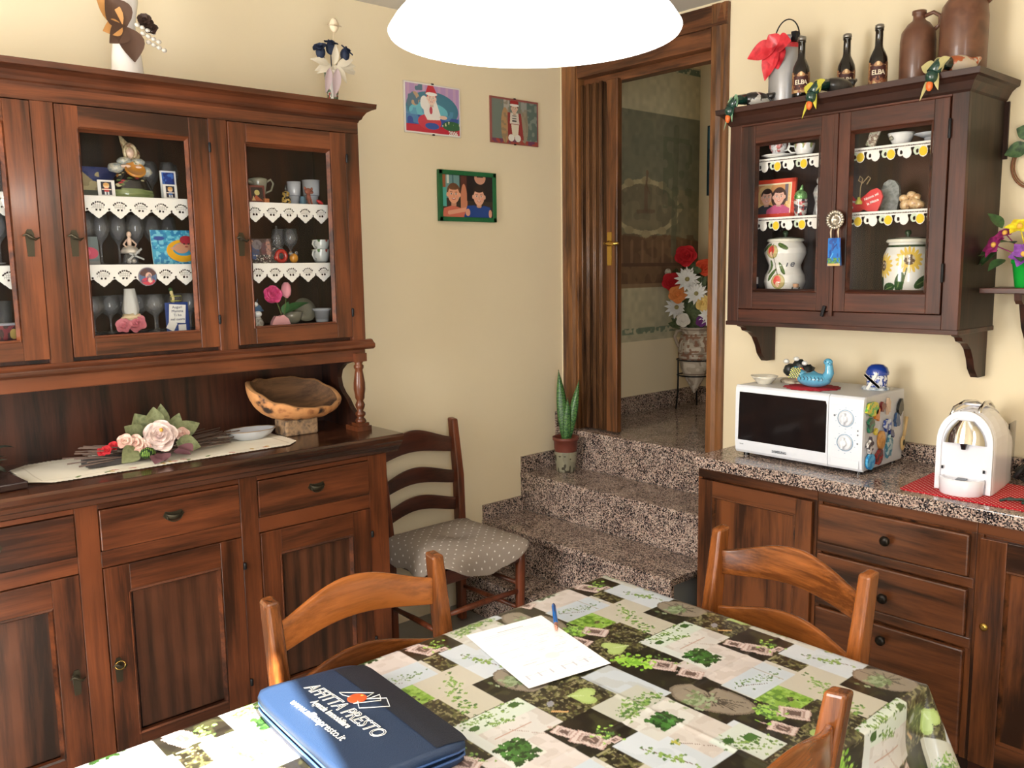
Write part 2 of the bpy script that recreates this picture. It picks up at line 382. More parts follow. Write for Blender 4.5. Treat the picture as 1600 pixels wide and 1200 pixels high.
M_KCY=wood('kitchen_drawer_wood',(108,66,41),(60,36,23),'y',rough=.3,coat=.4,rings=12,streak=12)
M_CH=wood('chair_wood',(172,104,54),(116,66,33),'z',rough=.26,streak=6,coat=.6,patch=.25)
M_CHX=wood('chair_slat_wood',(176,108,56),(120,68,34),'x',rough=.26,streak=6,coat=.6,patch=.25)
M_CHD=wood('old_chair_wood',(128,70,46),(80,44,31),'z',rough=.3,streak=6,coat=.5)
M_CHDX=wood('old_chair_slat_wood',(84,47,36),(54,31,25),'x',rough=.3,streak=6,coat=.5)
M_DR=wood('door_wood',(142,98,62),(94,62,38),'z',rough=.35,streak=14,coat=.3)
M_DRY=wood('door_head_wood',(124,80,52),(82,52,34),'y',rough=.35,streak=14,coat=.3)
M_GR=granite('granite_polished',.13)
M_BR=plain('aged_brass',(62,56,42),rough=.45,metal=.7); M_BRS=plain('bright_brass',(205,170,90),rough=.25,metal=1)
M_IR=plain('dark_iron',(30,30,32),rough=.5,metal=.6); M_WH=plain('white_glaze',(232,232,228),rough=.18,coat=.5)
M_GL=glass('clear_glass',refl=.35); M_GLW=glass('window_pane',refl=.2)
M_LACE=plain('white_cotton',(238,234,226),rough=.9); M_FLOOR=plain('grey_tile',(150,148,142),rough=.3,noise=.1,nscale=6)
M_BLK=plain('black_gloss',(14,13,16),rough=.08,coat=.5); M_CHR=plain('chrome',(210,210,210),rough=.08,metal=1)
M_GRN=plain('leaf_green',(52,96,44),rough=.5); M_RED=plain('red_gloss',(190,30,34),rough=.35)

# ------------------------------------------------------------ room shell
X0,Y0,XB,YA,ZC=-1.3,-.8,3.2,3.2,2.71
T=.14
m=MB().box(X0-T,XB+T,Y0-T,YA+T,-.1,0); struct('floor',m,M_FLOOR)
m=MB().box(X0-T,XB+T,Y0-T,YA+T,ZC,ZC+.1); struct('ceiling',m,M_CEIL)
m=MB().box(X0-T,4.5,YA,YA+T,0,3.05); struct('wall_back',m,M_WALL)
m=MB(); m.box(XB,XB+T,Y0-T,2.25,0,ZC); m.box(XB,XB+T,2.25,3.11,2.56,ZC); m.box(XB,XB+T,3.11,YA,0,ZC); m.box(XB,XB+T,2.25,3.11,0,.75); struct('wall_right',m,M_WALL)
def holed(mb,axis,c0,c1,a0,a1,z1,holes):
    # wall slab with rectangular openings along its length
    cuts=sorted(holes); p=a0
    def B(u0,u1,za,zb):
        if u1-u0<1e-4 or zb-za<1e-4: return
        if axis=='x': mb.box(c0,c1,u0,u1,za,zb)
        else: mb.box(u0,u1,c0,c1,za,zb)
    for (u0,u1,za,zb) in cuts:
        B(p,u0,0,z1); B(u0,u1,0,za); B(u0,u1,zb,z1); p=u1
    B(p,a1,0,z1)
    return mb
WL=(1.35,2.45,.95,2.3); WF=(-.70,.215,.02,2.53)
struct('wall_left',holed(MB(),'x',X0-T,X0,Y0-T,YA+T,ZC,[WL]),M_WALL)
struct('wall_front',holed(MB(),'y',Y0-T,Y0,X0-T,XB+T,ZC,[WF]),M_WALL)
def window(name,axis,c,a0,a1,z0,z1,mull):
    m=MB(); w=.05
    def B(u0,u1,za,zb,d=.03):
        if axis=='x': m.box(c-d,c+d,u0,u1,za,zb)
        else: m.box(u0,u1,c-d,c+d,za,zb)
    B(a0,a0+w,z0,z1); B(a1-w,a1,z0,z1); B(a0+w,a1-w,z0,z0+w); B(a0+w,a1-w,z1-w,z1)
    if mull: B((a0+a1)/2-.03,(a0+a1)/2+.03,z0+w,z1-w)
    o=m.build(name,plain('white_frame',(225,225,220),rough=.5),kind='structure')
    g=MB()
    if axis=='x': g.box(c-.003,c+.003,a0+w,a1-w,z0+w,z1-w)
    else: g.box(a0+w,a1-w,c-.003,c+.003,z0+w,z1-w)
    g.build('window_pane',M_GLW,parent=o)
window('window_1','x',X0-.06,*WL,True); window('window_2','y',Y0-.06,*WF,False)

# hall behind the door
ZL=.785
m=MB().box(3.19,4.5,1.2,YA,ZL-.03,ZL+.0006); m.box(XB+T,4.5,1.2,YA,.6,ZL-.03); struct('floor_hall',m,M_GR)
m=MB().box(4.36,4.5,1.2,YA,ZL,3.05); struct('wall_hall_end',m,M_WALL)
m=MB().box(XB+T,4.36,1.1,1.2,ZL,3.05); struct('wall_hall_side',m,M_WALL)
m=MB().box(XB,4.5,1.1,YA+T,3.05,3.12); struct('ceiling_hall',m,M_CEIL)
m=MB().box(XB+.001,XB+T,1.1,YA,ZC+.0,3.05); struct('wall_hall_front',m,M_WALL)
m=MB().box(3.36,4.36,YA-.014,YA,ZL,ZL+.095); m.box(4.346,4.36,1.3,YA-.014,ZL,ZL+.095); struct('baseboard_hall',m,M_GR)
# painted hall wall: frieze bands, cartouche, landscape
cv=CV(1.02,1.56,260,(188,180,150)); v=cv.V; u=cv.U   # z 1.19..2.75, x 3.34..4.36
cv.rect(0,1.02,.04,.075,(120,132,110)); cv.noise((v>.035)&(v<.08),(186,180,150),.02,.55)
cv.rect(0,1.02,1.515,1.55,(96,112,100)); cv.noise((v>1.51)&(v<1.55),(170,170,145),.02,.6)
cv.rect(0,1.02,.30,1.27,(128,122,98)); cv.noise((v>.3)&(v<1.27),(106,106,84),.16,.5,.6); cv.noise((v>.3)&(v<1.27),(146,136,108),.09,.62,.4)
cv.rect(0,1.02,.86,1.27,(118,120,104),.6)
cv.poly([(0,.3),(0,.56),(.2,.60),(.5,.585),(.75,.6),(1.02,.56),(1.02,.3)],(120,92,66)); cv.noise((v>.3)&(v<.6),(96,70,52),.05,.5,.6)
for k in range(11): cv.line(.05+.09*k,.44,.05+.09*k,.56,.02,(146,112,84),.6)
cv.rect(0,1.02,.42,.44,(92,66,50)); cv.rect(0,1.02,.3,.325,(142,116,86))
cv.ell(.53,.75,.30,.155,(176,164,130)); cv.ell(.53,.75,.27,.13,(128,120,96)); cv.noise(((u-.53)/.27)**2+((v-.75)/.13)**2<1,(112,104,84),.05,.5,.7)
for a in range(12):
    t=a*PI/6; cv.ell(.53+.29*math.cos(t),.75+.148*math.sin(t),.04,.022,(160,148,116))
cv.line(.53,.74,.53,.86,.03,(112,90,72),.8); cv.line(.53,.86,.54,.93,.016,(116,94,74),.8); cv.ell(.54,.94,.012,.015,(120,98,78)); cv.line(.46,.725,.60,.73,.022,(110,88,70),.7); cv.line(.53,.88,.56,.83,.012,(112,90,72),.8)
cv.line(.8,1.2,.78,.5,.05,(98,100,80),.7); cv.noise((u>.68)&(u<.95)&(v>.75)&(v<1.15),(94,100,78),.05,.5,.6)
cv.mul(.06,.03)
o=print_grid('trim_1',cv,(3.34,YA-.002,1.19),(1.02,0,0),(0,0,1.56),vcol('fresco',.8),kind='structure')

# door casing, jambs and folding door
m=MB()
prof=[(0,0),(0,.018),(.012,.026),(.03,.020),(.05,.026),(.075,.026),(.085,.012),(.09,0)]   # across width, out of wall
do=MB().prism([(XB-d,2.2+w) for w,d in prof],'z',ZL,2.695).build('door_1',M_DR,kind='structure')
MB().prism([(XB-d,3.175-w) for w,d in prof][::-1],'z',ZL,2.695).build('side_casing',M_DR,parent=do)
V=MB(); 
# head casing is its own grain direction
V.prism([(XB-.027,2.605),(XB-.02,2.695),(XB,2.695),(XB,2.605)],'y',2.2,3.175); V.build('door_head_casing',M_DRY,parent=do,bevel=.003)
pieces('door_jamb',[(XB-.005,XB+T+.01,3.075,3.11,ZL,2.58),(XB-.005,XB+T+.01,2.25,2.288,ZL,2.58)],M_DR,do,.002)
m=MB(); m.box(XB-.012,XB+T+.01,2.288,3.075,2.53,2.606); m.box(XB+.04,XB+.1,2.288,3.075,2.49,2.53); m.build('door_head',M_DRY,parent=do,bevel=.002)
m=MB(); n=7
for i in range(n):
    ya=3.07-i*.022; yb=ya-.022
    xa,xb=(XB+.02,XB+.13) if i%2==0 else (XB+.13,XB+.02)
    c=Vector(((xa+xb)/2,(ya+yb)/2,(ZL+.005+2.5)/2)); L=math.hypot(xb-xa,yb-ya); a=math.atan2(yb-ya,xb-xa)
    m.cbox(c,(L,.009,2.5-ZL-.01),RZ(a))
    m.tube([(XB+.02,ya-.011*(i%2),ZL+.01),(XB+.02,ya-.011*(i%2),2.5)],.007,6)
m.build('folding_panels',wood('folding_door_wood',(118,84,58),(72,50,36),'z',rough=.35,streak=14,coat=.3),parent=do)
m=MB().box(XB+.015,XB+.05,2.835,2.905,ZL+.006,2.5); lf=m.build('end_post',wood('end_post_wood',(120,78,48),(80,50,32),'z',rough=.35,streak=14,coat=.3),parent=do,bevel=.004)
m=MB().box(XB+.011,XB+.015,2.868,2.896,1.62,1.78); m.lathe([(.014,0),(.014,.006),(.006,.01),(.006,.035)],(XB+.011,2.882,1.725),12,rot=RY(-PI/2))
m.tube([(XB-.02,2.882,1.725),(XB-.024,2.86,1.724),(XB-.022,2.83,1.722),(XB-.018,2.80,1.724)],[.007,.008,.009,.007],8)
m.build('door_handle',M_BRS,parent=lf)

# ------------------------------------------------------------ granite steps
st=thing('granite_steps','four speckled granite steps climbing to the doorway along the cream wall','steps',(2.45,2.6,0))
YR=2.04
tre=[(2.44,.195,2.63),(2.63,.39,2.89),(2.89,.585,3.15)]
for (x,z,xn) in tre: MB().box(x,xn+.022,YR,YA-.001,z-.03,z).build('step_tread',M_GR,parent=st,bevel=.004)
MB().box(3.15,3.199,1.985,YA-.001,ZL-.03,ZL).build('step_tread',M_GR,parent=st,bevel=.004)
for i,(x,z,xn) in enumerate(tre): MB().box(x+.022,x+.04,YR+.012,YA-.001,z-.195,z-.03).build('step_riser',M_GR,parent=st)
MB().box(3.172,3.199,1.985,YA-.001,.585,ZL-.03).build('step_riser',M_GR,parent=st)
m=MB(); m.box(2.48,3.198,YR+.02,YA-.001,0,.165); m.box(2.67,3.198,YR+.02,YA-.001,.165,.36); m.box(2.93,3.198,YR+.02,YA-.001,.36,.555); m.box(3.19,3.199,1.99,YA-.001,.555,.75)
m.build('step_core',plain('grey_paint',(120,122,122),rough=.8),parent=st)
m=MB(); 
for x0,x1,z0,z1 in ((2.44,2.64,.195,.27),(2.637,2.90,.39,.462),(2.895,3.15,.585,.665),(3.142,3.172,.665,.865)):
    m.box(x0,x1,YA-.016,YA-.001,z0,z1)
m.box(2.637,2.655,YA-.016,YA-.001,.27,.39); m.box(2.895,2.915,YA-.016,YA-.001,.462,.585)
m.build('wall_skirting',M_GR,parent=st)

# ------------------------------------------------------------ dining chairs
def slat(zc,h,arch,xw,bow,mat_t=.014,kb=.92):
    m=MB()
    def fn(u,v):
        x=(u-.5)*2; s=math.cos(x*PI/2)**1.5 if abs(x)<1 else 0
        top=h/2+arch*s; bot=-h/2+arch*s*kb
        z=zc+bot+(top-bot)*v
        return (x*xw,bow*(1-x*x)+.012*(z-zc+.1)*0,z)
    m.grid(fn,20,4,thick=mat_t); return m
def make_chair(name,label,loc,rz,mz,mx,group,nslat=3,seatmat=None,w=.222,zt=.910):
    t=thing(name,label,'chair',(0,0,0),0,group)
    # local: sitter faces -y, back at +y ; seat centre at origin
    yb=.19; rake=.055
    for s in (-1,1):
        pts=[(s*(w-.018),yb-.005,0),(s*(w-.016),yb,.24),(s*(w-.012),yb,.45),(s*(w-.002),yb+rake*.35,.68),(s*w,yb+rake,zt)]
        m=MB(); P=[Vector(p) for p in pts]; vs=[]
        for i,p in enumerate(P):
            a,b=(.019,.024) if i not in(0,len(P)-1) else (.0165,.021)
            for dx,dy in ((-a,-b),(a,-b),(a,b),(-a,b)): vs.append((p.x+dx,p.y+dy,p.z+(0.006 if i==len(P)-1 and dy>0 else 0)))
        fs=[(3,2,1,0),tuple(range(len(vs)-4,len(vs)))]
        for i in range(len(P)-1):
            for k in range(4): k2=(k+1)%4; fs.append((i*4+k,i*4+k2,i*4+4+k2,i*4+4+k))
        m.add(vs,fs); m.build('back_post',mz,parent=t,bevel=.008,seg=3)
        m=MB(); fx=s*(w+.005)
        m.tube([(fx-s*.008,-.2,0),(fx-s*.004,-.2,.2),(fx,-.2,.33),(fx,-.2,.455)],[.017,.021,.023,.02],10); m.build('front_leg',mz,parent=t)
    zs=[(.820,.068,.050,.4),(.672,.058,.036,.6),(.548,.058,.034,.8)]
    for (z,h,a,kb) in zs[:nslat]:
        y=yb+rake*(z-.45)/.475
        m=slat(z,h,a,w-.012,.038,kb=kb); m.xf(Matrix.Translation((0,y-.004,0))); m.build('back_slat',mx,parent=t,bevel=.004)
    m=MB().box(-w+.0,w-.0,-.205,.175,.425,.452); m.build('seat',seatmat or mx,parent=t,bevel=.012,seg=3)
    pieces('seat_rail',[(-w+.01,w-.01,-.212,-.192,.37,.43),(-w+.01,w-.01,.18,.20,.37,.43),(-w-.006,-w+.014,-.2,.19,.37,.43),(w-.014,w+.006,-.2,.19,.37,.43)],mx,t,.003)
    for s in (-1,1):
        for z in (.16,.27): MB().tube([(s*(w-.002),-.2,z),(s*(w-.01),0,z+.003),(s*(w-.014),.19,z)],[.009,.013,.009],8).build('side_stretcher',mz,parent=t)
    for z in (.13,.24): MB().tube([(-w,-.2,z),(0,-.2,z+.002),(w,-.2,z)],[.01,.014,.01],8).build('front_stretcher',mz,parent=t)
    MB().tube([(-w+.01,.19,.2),(w-.01,.19,.2)],.011,8).build('rear_stretcher',mz,parent=t)
    t.location=loc; t.rotation_euler=(0,0,rz); return t
G='wooden ladder-back dining chairs around the table'
c0=make_chair('dining_chair','orange-brown ladder-back wooden chair behind the blue folder, its back to the hutch',(1.02,1.455,0),0,M_CH,M_CHX,G)
dup(c0,(1.665,1.14,0),-PI/2-.12,'orange-brown ladder-back wooden chair in front of the kitchen drawers',G)
dup(c0,(1.08,.90,0),PI+.03,'orange-brown wooden chair at the near right corner, only one worn post and slat end showing',G)
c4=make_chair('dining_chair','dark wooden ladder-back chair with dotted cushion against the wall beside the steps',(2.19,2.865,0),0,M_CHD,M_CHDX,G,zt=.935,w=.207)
# cushion: padded square with a draped skirt notched at the corners
def cush(u,v):
    # polar sheet
    a=2*PI*u; r=v
    ca,sa=math.cos(a),math.sin(a); p=4.5; R=1/((abs(ca)**p+abs(sa)**p)**(1/p))
    corner=abs(math.sin(2*a))**4
    if r<=.62:
        k=r/.62; x=ca*R*.195*k; y=sa*R*.19*k; z=.487+.022*(1-k**3)-.030*math.exp(-(k*3.2)**2)-.006*math.exp(-((k-.42)*7)**2)*abs(math.cos(2*a))
    else:
        k=(r-.62)/.38; fl=.05+.045*corner; ln=.098*(1-.86*abs(math.sin(2*a))**7)
        x=ca*R*(.195+fl*math.sin(k*PI/2)*.75); y=sa*R*(.19+fl*math.sin(k*PI/2)*.75); z=.487-.012*k-ln*k**1.5+.008*math.sin(a*9)*k
        x+=.004*math.sin(a*11)*k
    return (2.19+x,2.845+y,z)
cc_=CV(.64,.64,420,(146,134,124)); 
for i in range(-14,15):
    for j in range(-14,15):
        if (i+j)%2==0: cc_.ell(.32+i*.0235,.32+j*.0235,.0034,.0034,(228,222,214))
def cbul(A,u,v):
    X=(u-.5)*.64; Y=(v-.5)*.64; a=np.arctan2(Y,X); d=np.hypot(X,Y); R=1/((np.abs(np.cos(a))**4.5+np.abs(np.sin(a))**4.5)**(1/4.5)); r=np.minimum(d/(.305*R),1.0)
    out=np.zeros(A.shape)
    for i in range(A.shape[0]):
        for j in range(A.shape[1]): out[i,j]=cush(a[i,j]/(2*PI),r[i,j])
    return out
def cmask(u,v):
    X=(u-.5)*.64; Y=(v-.5)*.64; a=np.arctan2(Y,X); d=np.hypot(X,Y); R=1/((np.abs(np.cos(a))**4.5+np.abs(np.sin(a))**4.5)**(1/4.5)); return d/(.305*R)<=1.0
co__=print_grid('seat_cushion',cc_,(0,0,0),(1,0,0),(0,1,0),vcol('dotted_cloth',.9,spec=.2),bulge=cbul,mask=cmask,label='taupe seat cushion with small white dots draped over the dark chair seat',category='cushion')
md=co__.modifiers.new('t','SOLIDIFY'); md.thickness=.006

# ------------------------------------------------------------ table
tb=thing('dining_table','rectangular dining table hidden under the patchwork print cloth','table',(1.0,1.14,0))
TX0,TX1,TY0,TY1,TZ=.16,1.735,.705,1.57,.757
MB().box(TX0,TX1,TY0,TY1,TZ-.03,TZ-.002).build('tabletop',M_CHX,parent=tb,bevel=.004)
for x in (TX0+.06,TX1-.06):
    for y in (TY0+.06,TY1-.06): MB().box(x-.03,x+.03,y-.03,y+.03,0,TZ-.03).build('leg',M_CH,parent=tb,bevel=.005)
pieces('apron',[(TX0+.08,TX1-.08,TY0+.05,TY0+.07,TZ-.12,TZ-.03),(TX0+.08,TX1-.08,TY1-.07,TY1-.05,TZ-.12,TZ-.03),(TX0+.05,TX0+.07,TY0+.08,TY1-.08,TZ-.12,TZ-.03),(TX1-.07,TX1-.05,TY0+.08,TY1-.08,TZ-.12,TZ-.03)],M_CH,tb)
# printed oilcloth: repeat .549 x .52 of photo patches
PX,PY=.549,.52; res=420
def tile_canvas():
    t=CV(PX,PY,res,(44,40,28)); t.U=t.U+.889; t.V=t.V+.98
    real_put=t.put
    U,V=t.U.copy(),t.V.copy()
    def W(fn):
        for i in (-1,0,1):
            for j in (-1,0,1): t.U=U+i*PX; t.V=V+j*PY; fn()
        t.U,t.V=U,V
    rg=np.random.default_rng(3)
    def rect(x0,x1,y0,y1,c): W(lambda:t.rect(x0,x1,y0,y1,c))
    def nz(x0,x1,y0,y1,c,cell,thr,al=1):
        n=smooth_noise(t.h,t.w,cell*res,rg)>thr
        W(lambda:t.put((t.U>=x0)&(t.U<=x1)&(t.V>=y0)&(t.V<=y1)&n,c,al))
    def ell(*a,**k): W(lambda:t.ell(*a,**k))
    def line(*a,**k): W(lambda:t.line(*a,**k))
    def poly(*a,**k): W(lambda:t.poly(*a,**k))
    def planks(x0,x1,y0,y1,c=(205,196,186),ax='y'):
        rect(x0,x1,y0,y1,c)
        nz(x0,x1,y0,y1,tuple(q*1.06 for q in c),.05,.5,.5); nz(x0,x1,y0,y1,(190,172,160),.02,.6,.35)
    def grass(x0,x1,y0,y1):
        rect(x0,x1,y0,y1,(62,54,38)); nz(x0,x1,y0,y1,(116,112,66),.006,.55,.8); nz(x0,x1,y0,y1,(36,32,22),.012,.6,.8); nz(x0,x1,y0,y1,(160,150,110),.005,.74,.8)
    def dark(x0,x1,y0,y1):
        rect(x0,x1,y0,y1,(38,33,25)); nz(x0,x1,y0,y1,(66,64,38),.03,.55,.7); nz(x0,x1,y0,y1,(24,20,16),.02,.55,.6)
    def herbs(x0,y0,x1,y1,n,c1=(136,166,84),c2=(88,120,60),s=.009,spread=.012):
        s*=.62
        for k in range(int(n*1.6)):
            q=rg.random(); dx,dy=rg.normal(0,spread,2); cx,cy=x0+(x1-x0)*q+dx,y0+(y1-y0)*q+dy
            ell(cx,cy,s*rg.uniform(.5,1.2),s*rg.uniform(.4,.9),(c1 if rg.random()<.6 else c2),rot=rg.uniform(0,3))
    def heart(cx,cy,s,rot):
        pts=[]
        for k in range(28):
            a=2*PI*k/28; x=16*math.sin(a)**3/17; y=(13*math.cos(a)-5*math.cos(2*a)-2*math.cos(3*a)-math.cos(4*a))/17
            pts.append((cx+s*(x*math.cos(rot)-y*math.sin(rot)),cy+s*(x*math.sin(rot)+y*math.cos(rot))))
        poly(pts,(172,188,108)); poly([(cx+(a-cx)*.8,cy+(b-cy)*.8) for a,b in pts],(186,202,124)); line(cx,cy,cx+s*.9*math.sin(rot),cy-s*.9*math.cos(rot),.003,(206,216,160))
    def lantern(cx,cy,a,b,rot):
        def q(k,c):
            P=[(-a*k,-b*k),(a*k,-b*k),(a*k,b*k),(-a*k,b*k)]
            poly([(cx+x*math.cos(rot)-y*math.sin(rot),cy+x*math.sin(rot)+y*math.cos(rot)) for x,y in P],c)
        q(1.0,(196,160,150)); q(.90,(226,202,192)); q(.66,(176,142,132)); q(.56,(206,180,170)); q(.44,(112,88,80)); line(cx,cy+b*.4,cx,cy-b*.4,.0015,(190,160,150)); line(cx-a*1.2*math.cos(rot),cy-a*1.2*math.sin(rot),cx-a*1.6*math.cos(rot),cy-a*1.6*math.sin(rot),.006,(206,176,166))
    def stump(cx,cy,ra,rb,rot):
        ell(cx,cy,ra,rb,(128,112,96),rot=rot); ell(cx,cy,ra*.93,rb*.9,(152,136,118),rot=rot)
        for k in range(34):
            a=rg.uniform(0,2*PI); r1=rg.uniform(.2,.9); c,s_=math.cos(a),math.sin(a)
            def P(r): 
                x,y=ra*r*c,rb*r*s_; return (cx+x*math.cos(rot)-y*math.sin(rot),cy+x*math.sin(rot)+y*math.cos(rot))
            p,q=P(.15),P(r1); line(p[0],p[1],q[0],q[1],.0026,(80,70,60),al=.8)
        for k in range(60):
            a=rg.normal(0,.5),rg.normal(0,.5); ell(cx-ra*.25+a[0]*ra*.45,cy+rb*.25+a[1]*rb*.5,.006,.004,(158,168,130) if k%2 else (120,134,92),rot=a[0])
    def basil(cx,cy,a,b):
        rect(cx-a*1.15,cx+a*1.15,cy-b*1.12,cy+b*1.12,(222,214,202))
        for k in range(130):
            x,y=cx+rg.uniform(-a,a),cy+rg.uniform(-b,b); g=rg.uniform(.5,1)
            ell(x,y,.006,.005,(84*g,140*g,60*g) if k%3 else (40,62,30),rot=rg.uniform(0,3))
    # --- patches (table coordinates of one repeat)
    grass(.84,1.45,.95,1.53)
    dark(1.335,1.47,1.26,1.45); dark(1.29,1.45,1.40,1.50); dark(1.335,1.465,1.03,1.23); grass(1.35,1.467,1.20,1.30)
    planks(.882,1.052,1.42,1.50,(214,208,198)); 
    rect(1.10,1.335,1.33,1.50,(206,208,212)); nz(1.10,1.335,1.33,1.50,(220,220,224),.04,.5,.6)
    planks(1.20,1.31,1.35,1.46,(214,200,190)); planks(1.17,1.31,1.45,1.54,(216,208,198)); basil(1.237,1.491,.026,.024)
    rect(1.235,1.335,1.29,1.39,(214,216,204)); herbs(1.25,1.37,1.32,1.31,60,s=.006,spread=.012); ell(1.305,1.345,.016,.012,(70,110,46)); ell(1.265,1.365,.013,.01,(60,96,42))
    rect(.975,1.066,1.232,1.334,(204,192,172)); rect(.965,1.10,1.334,1.422,(206,194,176)); herbs(.985,1.255,1.05,1.40,40,s=.008,spread=.011)
    nz(.84,.972,1.34,1.42,(136,172,64),.014,.4,1); nz(.84,.972,1.34,1.42,(168,200,100),.007,.58,.8); nz(.84,.972,1.335,1.42,(90,130,40),.01,.66,.8)
    dark(1.062,1.255,1.225,1.334); stump(1.150,1.280,.066,.044,-1.35); dark(1.31,1.432,1.40,1.50); dark(1.31,1.432,.98,1.035); stump(1.372,1.478,.088,.050,-1.30); rect(1.435,1.59,1.42,1.50,(204,208,214)); herbs(1.47,1.48,1.55,1.44,22,s=.004,spread=.006)
    dark(1.39,1.445,.98,1.04); dark(.85,.9,.98,1.04)
    planks(.92,1.094,1.10,1.23,(218,208,200)); planks(.889,1.043,.98,1.10,(216,200,192)); rect(.92,1.094,1.175,1.23,(216,220,204)); rect(.92,.945,1.04,1.23,(220,218,210))
    herbs(.93,1.215,1.085,1.215,46,s=.006,spread=.008); ell(1.07,1.212,.012,.009,(64,98,44)); ell(.955,1.195,.012,.009,(64,98,44)); herbs(.985,1.185,1.03,1.175,26,s=.006,spread=.006)
    line(1.0,1.15,1.07,1.05,.002,(190,160,148)); line(.96,1.14,1.05,1.14,.0025,(196,150,130)); basil(.964,1.082,.030,.034)
    grass(1.094,1.25,1.10,1.222); heart(1.198,1.142,.036,-2.3); ell(1.125,1.165,.012,.007,(150,146,150),rot=.6); line(1.108,1.14,1.128,1.12,.007,(206,160,104))
    rect(1.25,1.335,1.03,1.20,(204,206,210)); nz(1.25,1.335,1.03,1.2,(188,184,176),.03,.5,.5)
    rect(1.17,1.312,1.02,1.10,(200,194,178)); herbs(1.19,1.03,1.31,1.045,60,s=.008,spread=.009); herbs(1.2,1.06,1.29,1.06,26,s=.006,spread=.010)
    dark(1.043,1.17,.98,1.098); lantern(1.086,1.02,.034,.022,-1.2); lantern(1.071,1.072,.022,.015,-1.3); herbs(1.13,1.03,1.11,.99,20,(166,206,90),s=.008,spread=.01); lantern(1.12,.99,.012,.009,0)
    # lanterns and creepers in the dark strips
    lantern(1.419,1.117,.03,.022,-1.1); lantern(1.43,1.052,.026,.018,-1.2); herbs(1.375,1.2,1.395,1.14,70,(168,212,80),(128,180,56),s=.010,spread=.012); herbs(1.44,1.16,1.45,1.09,14,s=.006,spread=.006)
    lantern(1.441,1.337,.030,.022,-1.1); lantern(1.376,1.322,.026,.018,-1.3); heart(1.408,1.246,.036,1.2); herbs(1.39,1.36,1.42,1.39,30,(160,206,84),s=.008,spread=.012)
    # ivy sprig on the pale blue panels
    for (a,b) in ((1.115,1.45),(1.13,1.40)):
        pass
    line(1.13,1.46,1.16,1.36,.002,(110,80,60)); herbs(1.13,1.46,1.16,1.36,22,(142,168,84),s=.007,spread=.006); line(1.19,1.43,1.235,1.37,.0015,(120,90,70)); herbs(1.19,1.43,1.2,1.42,5,(190,180,80),s=.008,spread=.005)
    line(.91,1.47,.96,1.44,.0015,(120,90,70)); herbs(.90,1.47,1.03,1.45,16,(120,150,80),s=.005,spread=.008); line(1.0,1.425,1.0,1.5,.0015,(190,170,150))
    t.a=t.a*np.array([.90,.93,.95])
    return t
TILE=tile_canvas()
DR=.25; ox0,oy0=TX0-.02,TY0-DR; cw_=TX1-TX0+DR+.02; ch_=TY1-TY0+2*DR
cl=CV(cw_,ch_,380)
xs=(cl.U+ox0-.889)/PX%1; ys=(cl.V+oy0-.98)/PY%1
cl.a=TILE.a[(ys*(TILE.h-1)).astype(int),(xs*(TILE.w-1)).astype(int)]
def drape(A,u,v):
    X=u*cw_+ox0; Y=v*ch_+oy0; e=.004; zt=TZ+.003
    nx=np.clip(X,TX0,TX1); ny=np.clip(Y,TY0,TY1); dx=X-nx; dy=Y-ny; d=np.hypot(dx,dy); dd=np.maximum(d,1e-9)
    ux,uy=dx/dd,dy/dd
    corner=np.abs(2*ux*uy); out=np.minimum(d,.012)+d*(.10+.26*corner)+ (.010*np.sin(X*21)+.012*np.sin(Y*26+1))*np.clip(d/.15,0,1)*(1-corner)
    drop=np.where(d<.012,d*.25,d*.0+ (d-.012)*(.985-.10*corner)+.003)
    Z=zt-drop+ .0006*np.sin(X*9)*np.cos(Y*11)
    # stored fold creases of the oilcloth
    for c in (1.25,.70): Z=Z+.0018*np.exp(-((X-c)/.006)**2)*(d==0)
    for c in (1.02,): Z=Z+.0018*np.exp(-((Y-c)/.006)**2)*(d==0)
    hang=d>0
    return np.stack([nx+ux*out,ny+uy*out,Z],-1)
print_grid('tablecloth',cl,(ox0,oy0,TZ),(cw_,0,0),(0,ch_,0),vcol('oilcloth',.28,coat=.25),bulge=drape,label='patchwork garden-print oilcloth with hearts, tree stumps and lanterns, draped over the dining table',category='tablecloth')
# ------------------------------------------------------------ hutch against the back wall
hu=thing('hutch','large brown wooden hutch with glazed upper doors, drawers and open counter along the back wall','hutch',(.99,2.97,0))
HX0,HX1=.17,1.797; FY=2.75; W0=.012
bays=[(.235,.690),(.756,1.205),(1.270,1.716)]
m=MB(); m.box(HX0,HX1,FY+.02,3.195,.06,.925); m.build('base_carcass',M_HD,parent=hu)
st_=[(HX0,.235),(.690,.756),(1.205,1.270),(1.716,HX1)]
pieces('base_stile',[(a,b,FY,FY+.03,.05,.925) for a,b in st_],M_HWZ,hu,.002)
for a,b in bays: pieces('base_rail',[(a,b,FY+.002,FY+.03,.907,.925),(a,b,FY+.002,FY+.03,.722,.775),(a,b,FY+.002,FY+.03,.05,.078)],M_HW,hu,.002)
MB().box(HX0-.01,HX1+.01,FY-.008,3.195,0,.05).build('plinth',M_HW,parent=hu,bevel=.002)
m=MB().box(HX1,HX1+.012,FY+.03,3.195,.05,.925); m.build('base_side',M_HWZ,parent=hu,bevel=.002)
